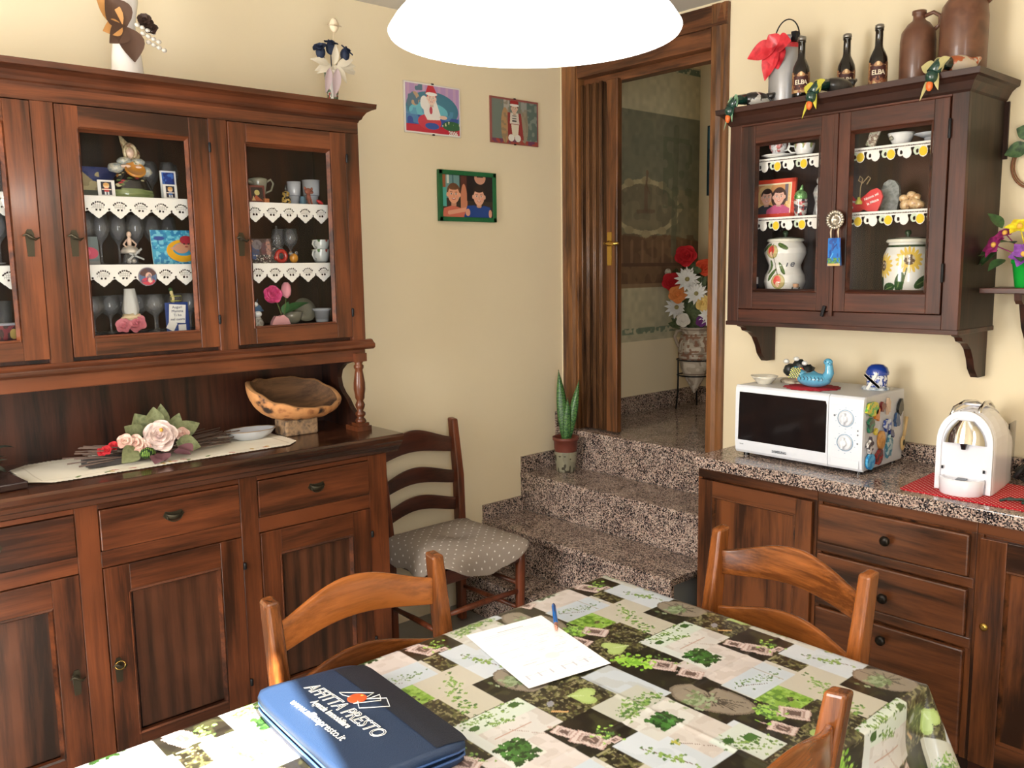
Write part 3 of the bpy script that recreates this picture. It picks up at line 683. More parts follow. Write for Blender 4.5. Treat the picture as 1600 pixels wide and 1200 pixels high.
def panel_door(name,x0,x1,z0,z1,y,sw,rw,parent,mz,mx,mp,th=.02,axis='y',glassy=False,raised=True,prot=.004):
    # front of the door faces -y at y-prot ; returns door object
    m=MB(); yf=y-prot
    m.box(x0+.002,x0+sw,yf,yf+th,z0+.002,z1-.002); m.box(x1-sw,x1-.002,yf,yf+th,z0+.002,z1-.002)
    m.m=1; m.box(x0+sw,x1-sw,yf+.0005,yf+th,z0+.002,z0+rw); m.box(x0+sw,x1-sw,yf+.0005,yf+th,z1-rw,z1-.002)
    d=m.build(name,[mz,mx],parent=parent,bevel=.0015)
    a,b,c,e=x0+sw,x1-sw,z0+rw,z1-rw
    g=MB(); s=.014; yy=yf+.002
    for (p,q) in (((a,c),(b,c)),((b,c),(b,e)),((b,e),(a,e)),((a,e),(a,c))):
        pa,pb=Vector((p[0],0,p[1])),Vector((q[0],0,q[1])); ctr=Vector(((a+b)/2,0,(c+e)/2))
        def ins(v,k): return Vector((v.x+(k if v.x==a else -k),0,v.z+(k if v.z==c else -k)))
        A,B,Cc,Dd=pa,pb,ins(pb,s),ins(pa,s)
        vs=[(A.x,yy-.003,A.z),(B.x,yy-.003,B.z),(Cc.x,yy+.009,Cc.z),(Dd.x,yy+.009,Dd.z)]
        m2=ins(pa,s*.4),ins(pb,s*.4)
        vs=[(A.x,yy-.001,A.z),(B.x,yy-.001,B.z),(m2[1].x,yy-.005,m2[1].z),(m2[0].x,yy-.005,m2[0].z),(Cc.x,yy+.010,Cc.z),(Dd.x,yy+.010,Dd.z)]
        g.add(vs,[(0,1,2,3),(3,2,4,5)])
    g.build('panel_moulding',mx,parent=d)
    if glassy:
        MB().box(a+.008,b-.008,yf+.011,yf+.014,c+.008,e-.008).build('glass_pane',M_GL,parent=d)
    else:
        p=MB(); k=.03
        if raised:
            p.box(a+.008,b-.008,yf+.012,yf+.018,c+.008,e-.008)
        p.build('panel',mp,parent=d)
    return d
def keyplate(x,z,y,parent,bright=False):
    m=MB(); pl=[(x-.009,z-.045),(x+.009,z-.045),(x+.012,z+.02),(x+.006,z+.034),(x-.006,z+.034),(x-.012,z+.02)]
    m.prism(pl,'y',y-.003,y); m.lathe([(.006,0),(.006,.012),(.003,.014)],(x,y-.002,z+.012),10,rot=RX(PI/2))
    m.tube([(x-.022,y-.016,z+.014),(x-.012,y-.019,z+.02),(x,y-.018,z+.012),(x+.012,y-.019,z+.004),(x+.022,y-.016,z+.01)],[.002,.004,.004,.004,.002],6)
    m.build('key_plate',M_BR,parent=parent)
for i,(a,b) in enumerate(bays):
    d=panel_door('base_door',a,b,.078,.722,FY,.078,.085,hu,M_HWZ,M_HW,M_HP)
    keyplate(.658 if i==0 else a+.024,.395,FY-.004,d)
    if i==1:
        m=MB(); pts=[(a+.024+.015*math.cos(t),FY-.022+.004*math.sin(t),.41+.012*math.sin(t)) for t in np.linspace(0,2*PI,14)[:-1]]; m.tube(pts,.0016,5,closed=True); m.build('key_ring',M_BRS,parent=d)
    dr=MB().box(a+.002,b-.002,FY-.004,FY+.018,.777,.905).build('drawer',M_HW,parent=hu,bevel=.003,seg=3)
    cx=(a+b)/2; m=MB(); 
    m.prism([(cx-.034,.848),(cx-.026,.862),(cx-.008,.858),(cx+.008,.858),(cx+.026,.862),(cx+.034,.848),(cx+.024,.836),(cx,.832),(cx-.024,.836)],'y',FY-.006,FY-.003)
    for t in range(8):
        pass
    m.grid(lambda u,v:(cx+.024*math.cos(PI*(1+u))*1.0,FY-.006-.020*math.sin(PI*u)*math.cos(v*PI/2)-.001,.846-.014*math.sin(PI*u)*1.0*(.3+.7*math.sin(v*PI/2))+(1-v)*.010),14,5,thick=.0015)
    m.tube([(cx+.024*math.cos(t),FY-.014,.846-.017*abs(math.sin(t))) for t in np.linspace(PI,2*PI,12)],.0022,6)
    m.build('drawer_pull',M_BR,parent=dr)
    hx=b+.003 if i else a-.003
    for z in (.20,.62): MB().lathe([(.004,-.012),(.006,-.01),(.006,.01),(.004,.012)],(hx,FY-.006,z),8).build('hinge',M_IR,parent=d)
# counter with stepped edge moulding
pr=[(2.70,1.0),(2.697,.99),(2.70,.975),(2.712,.965),(2.716,.952),(2.728,.945),(2.735,.93),(2.742,.925),(3.195,.925),(3.195,1.0)]
m=MB(); m.prism(pr,'x',.13,1.843,smooth=False); m.build('counter',M_HC,parent=hu,bevel=.003,seg=3)
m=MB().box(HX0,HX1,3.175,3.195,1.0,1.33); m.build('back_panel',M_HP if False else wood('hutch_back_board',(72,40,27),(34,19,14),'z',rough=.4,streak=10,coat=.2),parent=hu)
for x in (HX0+.002,HX1-.022):
    pf=[(3.175,1.0),(2.87,1.0),(2.875,1.024),(2.905,1.035),(2.935,1.056),(2.965,1.08),(2.99,1.109),(3.02,1.13),(3.042,1.155),(3.052,1.19),(3.04,1.22),(3.005,1.245),(2.968,1.255),(2.91,1.262),(2.90,1.275),(3.175,1.275)]
    MB().prism(pf,'x',x,x+.02).build('scrolled_side',M_HD,parent=hu,bevel=.002)
for x in (HX0+.035,1.765):
    m=MB(); m.box(x-.032,x+.032,2.845,2.93,1.0,1.018); m.box(x-.024,x+.024,2.85,2.90,1.018,1.03)
    m.lathe([(.018,1.03),(.022,1.036),(.018,1.044),(.012,1.05),(.02,1.06),(.020,1.068),(.011,1.076),(.017,1.09),(.019,1.10),(.012,1.115),(.018,1.125),(.019,1.14),(.0225,1.16),(.022,1.185),(.017,1.22),(.0145,1.235),(.019,1.243),(.019,1.252),(.013,1.258),(.018,1.268),(.018,1.275)],(x,2.872,0),20)
    m.box(x-.024,x+.024,2.85,2.90,1.268,1.30); m.build('turned_post',M_HWZ,parent=hu)
# upper case
UY=2.87; UB=[(.235,.693),(.756,1.222),(1.287,1.743)]
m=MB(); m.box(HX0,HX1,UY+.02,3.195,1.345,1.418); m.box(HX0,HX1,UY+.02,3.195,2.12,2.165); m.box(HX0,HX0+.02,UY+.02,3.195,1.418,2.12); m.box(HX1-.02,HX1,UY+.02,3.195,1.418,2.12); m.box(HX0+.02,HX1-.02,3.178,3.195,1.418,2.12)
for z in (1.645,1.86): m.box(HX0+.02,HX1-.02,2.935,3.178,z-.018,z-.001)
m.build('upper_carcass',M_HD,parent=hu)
pieces('upper_stile',[(a,b,UY,UY+.022,1.345,2.12) for a,b in ((HX0,.235),(.693,.756),(1.222,1.287),(1.743,HX1+.003))],M_HWZ,hu,.002)
MB().box(HX0,HX1+.003,UY,UY+.022,2.12,2.17).build('frieze',M_HW,parent=hu,bevel=.002)
m=MB(); m.box(HX0,HX1,UY+.001,UY+.022,1.27,1.345)
m.prism([(UY+.01,1.312),(UY-.012,1.314),(UY-.024,1.322),(UY-.024,1.334),(UY-.012,1.342),(UY-.004,1.35),(UY+.01,1.352)],'x',HX0-.02,HX1+.03)
m.build('upper_rail',M_HW,parent=hu,bevel=.002)
m=MB().box(HX1-.001,HX1+.003,UY+.022,3.195,1.3,2.16); m.build('upper_side',M_HWZ,parent=hu)
cp=[(0,2.160),(.004,2.168),(.010,2.172),(.014,2.182),(.024,2.196),(.038,2.204),(.050,2.208),(.052,2.225),(0,2.225)]
m=MB(); m.prism([(UY-o_,z) for o_,z in cp]+[(3.195,2.225),(3.195,2.160)],'x',HX0-.005,HX1+.005); 
m.prism([(HX1+.004+o_,z) for o_,z in cp],'y',UY,3.195); m.prism([(HX0-.004-o_,z) for o_,z in cp][::-1],'y',UY,3.195)
# mitred corner fill
for sx,x in ((1,HX1+.004),(-1,HX0-.004)):
    for i in range(len(cp)-2):
        (o1,z1),(o2,z2)=cp[i],cp[i+1]
        vs=[(x,UY-o1,z1),(x+sx*o1,UY-o1,z1),(x+sx*o1,UY,z1),(x,UY-o2,z2),(x+sx*o2,UY-o2,z2),(x+sx*o2,UY,z2)]
        m.add(vs,[(0,1,4,3),(1,2,5,4)] if sx>0 else [(0,3,4,1),(1,4,5,2)])
    o1,z1=cp[-2]; m.add([(x,UY-o1,2.225),(x+sx*o1,UY-o1,2.225),(x+sx*o1,UY,2.225),(x,UY,2.225)],[(0,1,2,3)])
m.build('cornice',wood('hutch_cornice_wood',(108,62,40),(64,37,25),'x',rough=.34,coat=.3,patch=.35),parent=hu)
for i,(a,b) in enumerate(UB):
    d=panel_door('glazed_door',a,b,1.362,2.119,UY,.066 if i else .072,.064,hu,M_HWZ,M_HW,M_HP,glassy=True)
    keyplate(a+.028 if i else b-.030,1.715,UY-.004,d)
    hx=b+.0 if i else a
    for z in (1.457,2.026): MB().lathe([(.003,-.016),(.005,-.012),(.005,.012),(.003,.016)],(hx,UY-.007,z),8).build('hinge',M_IR,parent=d)

# ------------------------------------------------------------ wall cabinet on the right wall
wc=thing('wall_cabinet','dark wooden wall cabinet with two glazed doors hanging above the microwave','cabinet',(3.05,1.55,1.39))
CX=2.90; CY0,CY1=1.12,1.985; cz0,cz1=1.39,2.15
pieces('side_panel',[(CX+.02,3.198,CY0,CY0+.018,cz0,cz1),(CX+.02,3.198,CY1-.018,CY1,cz0,cz1)],wood('wall_cabinet_side_wood',(60,46,36),(38,30,25),'z',rough=.5,coat=.1),wc,.001)
m=MB(); m.box(CX+.02,3.198,CY0+.018,CY1-.018,1.475,1.51); m.box(CX+.02,3.198,CY0+.018,CY1-.018,2.125,2.15); m.box(3.18,3.198,CY0+.018,CY1-.018,1.51,2.125); m.box(2.95,3.18,CY0+.018,CY1-.018,1.776,1.790); m.box(2.95,3.18,CY0+.018,CY1-.018,1.994,2.008); m.build('carcass',M_WCD,parent=wc)
pieces('face_stile',[(CX,CX+.022,CY0,1.172,cz0,cz1),(CX,CX+.022,1.935,CY1,cz0,cz1)],M_WC,wc,.002)
pieces('face_rail',[(CX,CX+.022,1.172,1.935,cz0,1.445),(CX,CX+.022,1.172,1.935,2.128,cz1)],M_WCY,wc,.002); MB().box(CX-.004,3.198,CY0-.004,CY1+.004,cz0-.008,cz0+.008).build('bottom_board',M_WCY,parent=wc,bevel=.002)
cp2=[(0,2.135),(.006,2.142),(.010,2.15),(.018,2.165),(.030,2.176),(.040,2.180),(.042,2.198),(0,2.198)]
m=MB(); m.prism([(CX-o_,z) for o_,z in cp2]+[(3.198,2.198),(3.198,2.135)][::1],'y',CY0,CY1)
for s,y in ((-1,CY0),(1,CY1)):
    P_=[(y+s*o_,z) for o_,z in cp2]; m.prism(P_ if s<0 else P_[::-1],'x',CX,3.198)
    for i in range(len(cp2)-2):
        (o1,z1),(o2,z2)=cp2[i],cp2[i+1]
        vs=[(CX-o1,y,z1),(CX-o1,y+s*o1,z1),(CX,y+s*o1,z1),(CX-o2,y,z2),(CX-o2,y+s*o2,z2),(CX,y+s*o2,z2)]
        m.add(vs,[(0,1,4,3),(1,2,5,4)])
    o1=cp2[-2][0]; m.add([(CX-o1,y,2.198),(CX-o1,y+s*o1,2.198),(CX,y+s*o1,2.198),(CX,y,2.198)],[(0,1,2,3)])
m.build('cornice',wood('wall_cabinet_cornice_wood',(62,36,27),(38,23,18),'y',rough=.45,coat=.15),parent=wc)
def pdx(name,y0,y1,z0,z1,x,sw,rw,parent,mz,my,mp,glassy=False,sw2=None,th=.02):
    # door in plane x=const facing -x ; y1 is the left edge as seen
    sw2=sw2 or sw
    m=MB(); m.box(x,x+th,y0+.001,y0+sw2,z0+.001,z1-.001); m.box(x,x+th,y1-sw,y1-.001,z0+.001,z1-.001)
    m.m=1; m.box(x+.0005,x+th,y0+sw2,y1-sw,z0+.001,z0+rw); m.box(x+.0005,x+th,y0+sw2,y1-sw,z1-rw,z1-.001); d=m.build(name,[mz,my],parent=parent,bevel=.002)
    a,b,c,e=y0+sw2,y1-sw,z0+rw,z1-rw; g=MB(); s=.012
    def ins(v,k): return (v[0]+(k if v[0]==a else -k),v[1]+(k if v[1]==c else -k))
    for p,q in (((a,c),(b,c)),((b,c),(b,e)),((b,e),(a,e)),((a,e),(a,c))):
        p2,q2,p3,q3=ins(p,s*.4),ins(q,s*.4),ins(p,s),ins(q,s)
        g.add([(x+.001,*p),(x+.001,*q),(x-.003,*q2),(x-.003,*p2),(x+.011,*q3),(x+.011,*p3)],[(3,2,1,0),(5,4,2,3)])
    g.build('panel_moulding',my,parent=d)
    if glassy: MB().box(x+.011,x+.014,a+.007,b-.007,c+.007,e-.007).build('glass_pane',M_GL,parent=d)
    else: MB().box(x+.009,x+.016,a+.007,b-.007,c+.007,e-.007).build('panel',mp,parent=d)
    return d
d1=pdx('glazed_door',1.549,1.933,1.446,2.128,CX-.006,.062,.066,wc,M_WC,M_WCY,M_WC,True,sw2=.058)
d2=pdx('glazed_door',1.174,1.548,1.446,2.128,CX-.006,.048,.066,wc,M_WC,M_WCY,M_WC,True,sw2=.048)
m=MB().box(CX-.014,CX-.006,1.541,1.556,1.43,2.126); m.build('astragal',M_WC,parent=d1,bevel=.002)
m=MB().cbox((CX-.012,1.575,1.447),(.008,.012,.04),RX(.3)); m.build('turn_button',M_IR,parent=wc,bevel=.002)
for z in (1.58,2.03): MB().lathe([(.004,-.03),(.005,-.028),(.005,.028),(.004,.03)],(CX-.007,1.172,z),8).build('hinge',M_IR,parent=d2)
for y in (1.135,1.952):
    pf=[(3.198,cz0),(2.955,cz0),(2.955,1.375),(2.98,1.368),(2.99,1.355),(3.03,1.345),(3.06,1.325),(3.085,1.29),(3.10,1.255),(3.12,1.235),(3.135,1.222),(3.198,1.222)]
    m=MB(); m.prism([(x,z) for x,z in pf],'y',y,y+.024); m.build('bracket',M_WC,parent=wc,bevel=.002)
# shelf hooks moulding at right side strip
MB().box(3.19,3.202,1.106,1.12,1.95,2.135).build('wall_batten',M_HD,parent=wc)

# ------------------------------------------------------------ kitchen base units and worktop
KX=2.715
def unit(name,label,y0,y1): return thing(name,label,'cabinet',(2.95,(y0+y1)/2,0),0,None)
KY=[.32,.958,1.476,1.975]
u1=unit('base_cabinet','brown kitchen base cabinet with one panelled door beside the granite steps',KY[2],KY[3])
u2=unit('base_cabinet','brown kitchen base cabinet with a stack of knobbed drawers under the coffee machine side',KY[1],KY[2])
u3=unit('base_cabinet','brown kitchen base cabinet with tall panelled door and brass keyhole at far right',KY[0],KY[1])
for k,u_ in enumerate((u1,u2,u3)):
    y0,y1=((KY[2],KY[3]),(KY[1],KY[2]),(KY[0],KY[1]))[k]
    MB().box(KX+.012,3.198,y0+.0005,y1-.0005,.08,.843).build('carcass',M_KC,parent=u_)
    MB().box(KX+.03,3.198,y0+.0005,y1-.0005,0,.08).build('plinth',M_HD,parent=u_)
    m=MB().box(KX,KX+.014,y0+.0005,y1-.0005,.806,.843); m.build('top_rail',M_KCY,parent=u_,bevel=.002)
    pieces('side_stile',[(KX+.001,KX+.014,y0+.0005,y0+.018,.08,.806),(KX+.001,KX+.014,y1-.018,y1-.0005,.08,.806)],M_KC,u_,.001)
d=pdx('door',1.488,1.962,.085,.803,KX-.016,.062,.058,u1,M_KC,M_KCY,M_KC)
for (z0,z1,zk) in ((.668,.800,.728),(.478,.628,.535),(.090,.435,.392)):
    o=MB().box(KX-.016,KX+.004,.975,1.466,z0,z1).build('drawer',M_KCY,parent=u2,bevel=.006,seg=2)
    MB().lathe([(.007,0),(.007,.008),(.012,.012),(.017,.02),(.015,.027),(.006,.03),(0,.03)],(KX-.016,1.222,zk),18,rot=RY(-PI/2)).build('knob',plain('bronze_knob',(34,28,22),rough=.3,metal=.6),parent=o)
pieces('drawer_rail',[(KX-.004,KX+.004,.96,1.474,.632,.664),(KX-.004,KX+.004,.96,1.474,.44,.474)],M_KCY,u2,.003)
d=pdx('door',.345,.945,.085,.800,KX-.016,.075,.085,u3,M_KC,M_KCY,M_KC)
m=MB(); m.lathe([(.012,0),(.012,.003),(.006,.006)],(KX-.016,.920,.527),14,rot=RY(-PI/2)); m.build('keyhole_plate',M_BRS,parent=d)
wt=thing('worktop','speckled granite worktop with upstand above the kitchen cabinets','worktop',(2.94,1.15,.845))
m=MB().box(2.69,3.198,.30,1.980,.845,.89); m.build('slab',M_GR,parent=wt,bevel=.005,seg=3)
m=MB().box(3.172,3.198,.30,1.978,.89,.955); m.build('upstand',M_GR,parent=wt,bevel=.002)

# ------------------------------------------------------------ microwave
mw=thing('microwave','white microwave oven with black window and two round dials on the granite worktop','microwave',(2.97,1.627,.89))
M_MW=plain('microwave_white',(226,230,238),rough=.3,coat=.3); M_MWC=plain('microwave_case',(205,204,204),rough=.4)
y0,y1,z0,z1=1.375,1.880,.902,1.163
MB().box(2.83,3.13,y0+.003,y1-.003,z0,z1).build('case',M_MWC,parent=mw,bevel=.006,seg=3)
def face(yA,yB):
    m=MB()
    pf=[(2.832,z0),(2.826,z0+.002),(2.819,z0+.012),(2.815,z0+.045),(2.814,z1-.03),(2.816,z1-.008),(2.824,z1),(2.832,z1)]
    m.prism([(x,z) for x,z in pf][::-1],'y',yA,yB,smooth=False); return m
face(1.502,y1).build('door',M_MW,parent=mw,bevel=.004,seg=3)
cpn=face(y0,1.500).build('control_panel',M_MW,parent=mw,bevel=.004,seg=3)
m=MB(); m.prism([(1.508,z0+.052),(1.508,z0+.222),(1.512,z0+.236),(1.862,z0+.236),(1.866,z0+.052)],'x',2.8125,2.816); m.build('window',M_BLK,parent=mw,bevel=.002)
M_BLU=plain('dial_blue',(120,160,190),rough=.4); M_GY=plain('print_grey',(110,116,126),rough=.5)
for z in (z0+.183,z0+.098):
    c=(2.814,1.437,z)
    m=MB(); m.tube([(2.8135,1.437+.029*math.cos(t),z+.029*math.sin(t)) for t in np.linspace(0,2*PI,33)[:-1]],.0011,5,closed=True)
    for k in range(10):
        t=2*PI*k/10+.3; m.cbox((2.8137,1.437+.037*math.cos(t),z+.037*math.sin(t)),(.0008,.004,.0014))
    m.build('dial_ring',M_BLU,parent=mw)
    k_=MB().lathe([(.026,0),(.026,.004),(.023,.008),(.013,.010),(.012,.018),(.010,.020),(0,.020)],c,28,rot=RY(-PI/2)); k_.cbox((2.797,1.437,z),(.010,.008,.040),RX(.1)); k_.build('dial',M_MW,parent=mw,bevel=.0015)
m=MB().box(2.8128,2.8145,1.385,1.486,z0+.012,z0+.040); m.build('release_button',M_MW,parent=cpn,bevel=.001)
m=MB(); 
for z in (z0+.145,z0+.13,z0+.1): m.lathe([(.003,0),(.003,.0006)],(2.8140,1.392,z),8,rot=RY(-PI/2))
m.lathe([(.004,0),(.004,.0006)],(2.8140,1.478,z0+.19),8,rot=RY(-PI/2)); m.build('panel_symbol',M_GY,parent=cpn)
text('lettering','SAMSUNG',(2.8135,1.690,z0+.025),(0,-1,0),(0,0,1),.013,M_GY,mw,bold=.0004)
text('lettering','M61B',(2.8135,1.850,z0+.036),(0,-1,0),(0,0,1),.007,M_GY,mw)
for (x,y) in ((2.85,1.40),(2.85,1.85),(3.1,1.40),(3.1,1.85)): MB().lathe([(.012,.89),(.012,.903)],(x,y,0),10).build('foot',M_BLK,parent=mw)
# ------------------------------------------------------------ small-object helpers
def plathe(name,prof,c,cv,mat,parent=None,a0=0,sx=1,sy=1,**k):
    """body of revolution wearing a painted canvas; a0 = angle of canvas centre"""
    P=np.array(prof,float); seg=np.r_[0,np.cumsum(np.hypot(*np.diff(P,axis=0).T))]; seg/=seg[-1]
    def B(A,u,v):
        r=np.interp(v,seg,P[:,0]); z=np.interp(v,seg,P[:,1]); a=a0+(u-.5)*2*PI
        return np.stack([c[0]+r*np.cos(a)*sx,c[1]+r*np.sin(a)*sy,c[2]+z],-1)
    return print_grid(name,cv,(0,0,0),(1,0,0),(0,0,1),mat,parent=parent,bulge=B,**k)
M_CER=vcol('painted_ceramic',.18,coat=.6); M_PH=vcol('photo_print',.35,coat=.2); M_MATT=vcol('matt_print',.8)
M_CRY=glass('crystal',refl=.6,tint=(252,253,255),haze=.07,rough=.05); M_PAP=plain('paper',(235,233,226),rough=.8)
def tagd(o,label,cat,group=None):
    o['label']=label; o['category']=cat
    if group: o['group']=group
    return o
def card(name,label,cat,cv,c,w,h,ang=0,lean=.12,th=.004,back=(200,200,195),parent=None,fr=None,frw=.006,group=None):
    """upright printed card; c = bottom centre, ang = facing (0 faces -y, -PI/2 faces -x)"""
    eu=Vector((math.cos(ang),math.sin(ang),0)); n=Vector((math.sin(ang),-math.cos(ang),0)); ev=(Vector((0,0,1))*math.cos(lean)-n*math.sin(lean)); nn=eu.cross(ev)
    c=Vector(c); t=thing(name,label,cat,c,0,group) if parent is None else None
    par=t or parent
    m=MB(); R=Matrix((eu,ev,nn)).transposed()
    m.cbox(c+ev*h/2-nn*(th/2+.0004),(w,h,th),R); m.build('backing',plain('card_%d_%d_%d'%tuple(fr or back),fr or back,rough=.5),parent=par,bevel=.0008)
    b=frw if fr else 0.0
    o=c-eu*(w/2-b)+ev*b+nn*.0006
    if fr:
        m=MB(); 
        for (du,dv,a,bb) in ((0,h-frw/2,w,frw),(0,frw/2,w,frw),(-(w-frw)/2,h/2,frw,h),((w-frw)/2,h/2,frw,h)): m.cbox(c+eu*du+ev*dv+nn*.0015,(a,bb,.004),R)
        m.build('frame',plain('frame_%d_%d_%d'%tuple(fr),fr,rough=.4),parent=par)
    print_grid('picture',cv,o,eu*(w-2*b),ev*(h-2*b),M_PH,parent=par); return par
def wineglass(c,h=.15,r=.032,bowl=.55,flute=False,rim=None):
    zb=h*(1-bowl); rim=rim or r*.8
    pf=[(.0,.0),(r*.95,.001),(r*.9,.003),(.006,.006),(.0035,.012),(.0035,zb-.01),(.008,zb),(r*.75,zb+h*bowl*.22),(r,zb+h*bowl*.5),(rim,h),(rim-.0012,h),(r-.0015,zb+h*bowl*.5),(r*.7,zb+h*bowl*.24),(0,zb+.006)]
    return MB().lathe(pf,c,18)
def cup(name,label,c,r,h,hand,col=None,mat=None,group=None,ry=1,cv=None,flare=.72):
    t=thing(name,label,'cup',c,0,group); mat=mat or M_WH
    pf=[(r*.45,0),(r*flare,h*.12),(r*.9,h*.5),(r,h),(r*.94,h),(r*.84,h*.5),(r*.6,h*.15),(0,h*.1)]
    if cv is not None:
        plathe('bowl',pf,c,cv,M_CER,parent=t,a0=hand+PI/2 if False else math.atan2(-c[1],-c[0]))
    else: MB().lathe(pf,c,24).build('bowl',mat,parent=t)
    d=Vector((math.cos(hand),math.sin(hand),0)); C=Vector(c)
    pts=[C+d*(r*.86)+Vector((0,0,h*.82)),C+d*(r*1.35)+Vector((0,0,h*.9)),C+d*(r*1.5)+Vector((0,0,h*.6)),C+d*(r*1.2)+Vector((0,0,h*.3)),C+d*(r*.8)+Vector((0,0,h*.28))]
    MB().tube(pts,r*.09,6).build('handle',mat,parent=t); return t
def blob(m,c,r,n=12,seed=0,amp=.12):
    rg=random.Random(seed); ph=[rg.uniform(0,6) for _ in range(3)]
    m.ell(c,r,n,max(6,n//2+2),fn=lambda q:q*(1+amp*math.sin(q.x*300+ph[0])*math.sin(q.z*260+ph[1])))
def rose(m,c,r,n=Vector((-.4,-.8,.45)),layers=4,seed=0):
    rg=random.Random(seed); n=n.normalized(); a=n.orthogonal().normalized(); b=n.cross(a); c=Vector(c)
    for L in range(layers):
        k=5 if L else 3; R=r*(.28+.72*L/(layers-1)); tilt=.25+.9*L/(layers-1)
        for i in range(k):
            t=2*PI*i/k+L*.6+rg.uniform(-.2,.2); d=a*math.cos(t)+b*math.sin(t); s=n.cross(d)
            def fn(u,v,d=d,s=s,R=R,tilt=tilt,L=L):
                w=(u-.5)*2; g=math.sin(PI*min(1,v*.75+.1))
                p=c+d*(R*(.12+v*math.sin(tilt)))+n*(r*(.55-.15*L)+0*v+R*v*math.cos(tilt)*.8-R*.3*max(0,v-.6)*tilt)+s*(w*R*.75*g)-d*(w*w*R*.28*g)+n*(w*w*R*.18)
                return p
            m.grid(fn,6,5)
    m.ell(c+n*r*.4,r*.22,8,6)
def leaf(m,p,d,up,L,w,curl=.2):
    p,d,up=Vector(p),Vector(d).normalized(),Vector(up); s=d.cross(up).normalized(); up=s.cross(d)
    def fn(u,v):
        a=(u-.5)*2; g=math.sin(PI*min(1,v**.8))*.5+.02
        return p+d*(L*v)+s*(a*w*g)+up*(abs(a)*w*.25*g-curl*L*v*v)
    m.grid(fn,4,8)
def mir(name): return MATS[name]

# ------------------------------------------------------------ lace shelf edgings in the hutch
def lacecv(L,Hh,pitch,res=520,lemon=False):
    cv=CV(L,Hh,res,(240,237,230)); u,v=cv.U,cv.V; ph=(u/pitch)%1; d=Hh-v   # d: depth below the shelf
    tri=1-np.abs(ph-.5)*2            # 1 at the point
    low=Hh*(.66+.34*np.clip(tri*1.15,0,1)**1.0)
    keep=d<=low
    fan=((ph-.5)*pitch)
    hole=np.zeros(u.shape,bool)
    for k in (-1,1): hole|=((fan-k*pitch*.085)**2+(d-Hh*.62)**2)<(.0026)**2
    for a in np.linspace(-.9,.9,7):
        hole|=((fan-math.sin(a)*pitch*.36)**2+(d-Hh*.62+math.cos(a)*pitch*.36)**2)<(.0016)**2
    fine=(np.hypot(fan,d-Hh*.62)<pitch*.30)&(d<Hh*.58)&(((u*520).astype(int)%3==0)|((v*520).astype(int)%3==0))
    cv.put(fine,(170,165,158),.75)
    e=np.abs(((u/pitch)%1)-0)  
    hole|=((np.minimum(ph,1-ph)*pitch)**2+(d-Hh*.60)**2)<(.0017)**2
    return cv,(keep&~hole)
def put_lace(x0,x1,y,ztop,label):
    Hh=.070; cv,keep=lacecv(x1-x0,Hh,.0655)
    def B(A,u,v):
        A=A.copy(); A[...,1]+= -.0015*np.sin(u*(x1-x0)/.0655*2*PI)*(1-v); return A
    o=print_grid('lace_edging',cv,(x0,y,ztop-Hh),(x1-x0,0,0),(0,0,Hh),vcol('lace_cotton',.9),bulge=B,mask=lambda u,v:keep,label=label,category='lace'); 
    md=o.modifiers.new('t','SOLIDIFY'); md.thickness=.0008; return o
put_lace(.192,1.775,2.9335,1.8600,'white crocheted lace edging with pointed scallops along the upper hutch shelf')
put_lace(.192,1.775,2.9335,1.6450,'white crocheted lace edging along the lower hutch shelf, with a round photo badge on it')

# ------------------------------------------------------------ hutch contents
S1,S2,S3=1.860,1.645,1.4185
gg='stemmed glasses in the hutch'
def glasses(spots,z,label,h,r,grp):
    first=None
    for (x,y) in spots:
        if first is None:
            first=wineglass((x,y,z),h,r).build('wine_glass',M_CRY,label=label,cat='glass',group=grp)
        else:
            c=first.copy(); COL.objects.link(c); c.location=(x,y,z)
glasses([(1.09,3.07),(1.15,3.06),(1.12,3.13),(1.185,3.12),(.80,3.05),(.86,3.11)],S1,'clear stemmed glass standing on the top hutch shelf behind the figurines',.13,.026,'glasses on the top hutch shelf')
glasses([(.86,3.02),(.92,3.07),(.98,3.08),(1.03,3.06),(1.10,3.10),(1.16,3.12),(.62,3.05),(.55,3.08)],S2,'clear stemmed glass standing on the middle hutch shelf',.165,.03,'glasses on the middle hutch shelf')
glasses([(.87,3.03),(.93,3.06),(1.02,3.06),(1.055,3.0),(1.09,3.08),(1.135,3.03),(.985,3.12),(1.18,3.07),(1.175,3.0),(.845,2.975)],S3,'round-bowled clear wine glass on the bottom of the middle hutch cupboard',.125,.035,'wine glasses in the bottom of the hutch')
# figurine of a fortune teller: hat, face, puffed sleeves, tambourine, patterned skirt
fg=thing('porcelain_figurine','porcelain lady figurine with tambourine and dark flowered skirt on the top hutch shelf','figurine',(1.005,3.0,S1))
fx,fy=1.005,3.0
sk=CV(1,1,90,(28,26,26)); 
for k in range(60):
    a,b=RNG.random(2); sk.ell(a,.3+b*.6,.02,.028,[(190,120,60),(170,60,70),(200,190,150),(90,110,60)][k%4])
sk.rect(0,1,0,.22,(134,146,96)); sk.noise(sk.V<.25,(110,124,76),.07,.5)
plathe('skirt',[(.070,0),(.074,.012),(.068,.03),(.058,.055),(.040,.078),(.022,.092),(.016,.1)],(fx,fy,S1),sk,M_CER,parent=fg,a0=-PI/2,sy=.75)
m=MB(); blob(m,(fx-.045,fy-.012,S1+.095),(.026,.022,.017),10,1); blob(m,(fx+.047,fy-.01,S1+.088),(.022,.02,.017),10,2); blob(m,(fx-.02,fy-.016,S1+.118),(.024,.018,.013),10,3); blob(m,(fx+.024,fy-.016,S1+.116),(.022,.018,.013),10,4); blob(m,(fx,fy,S1+.105),(.028,.022,.022),10,5)
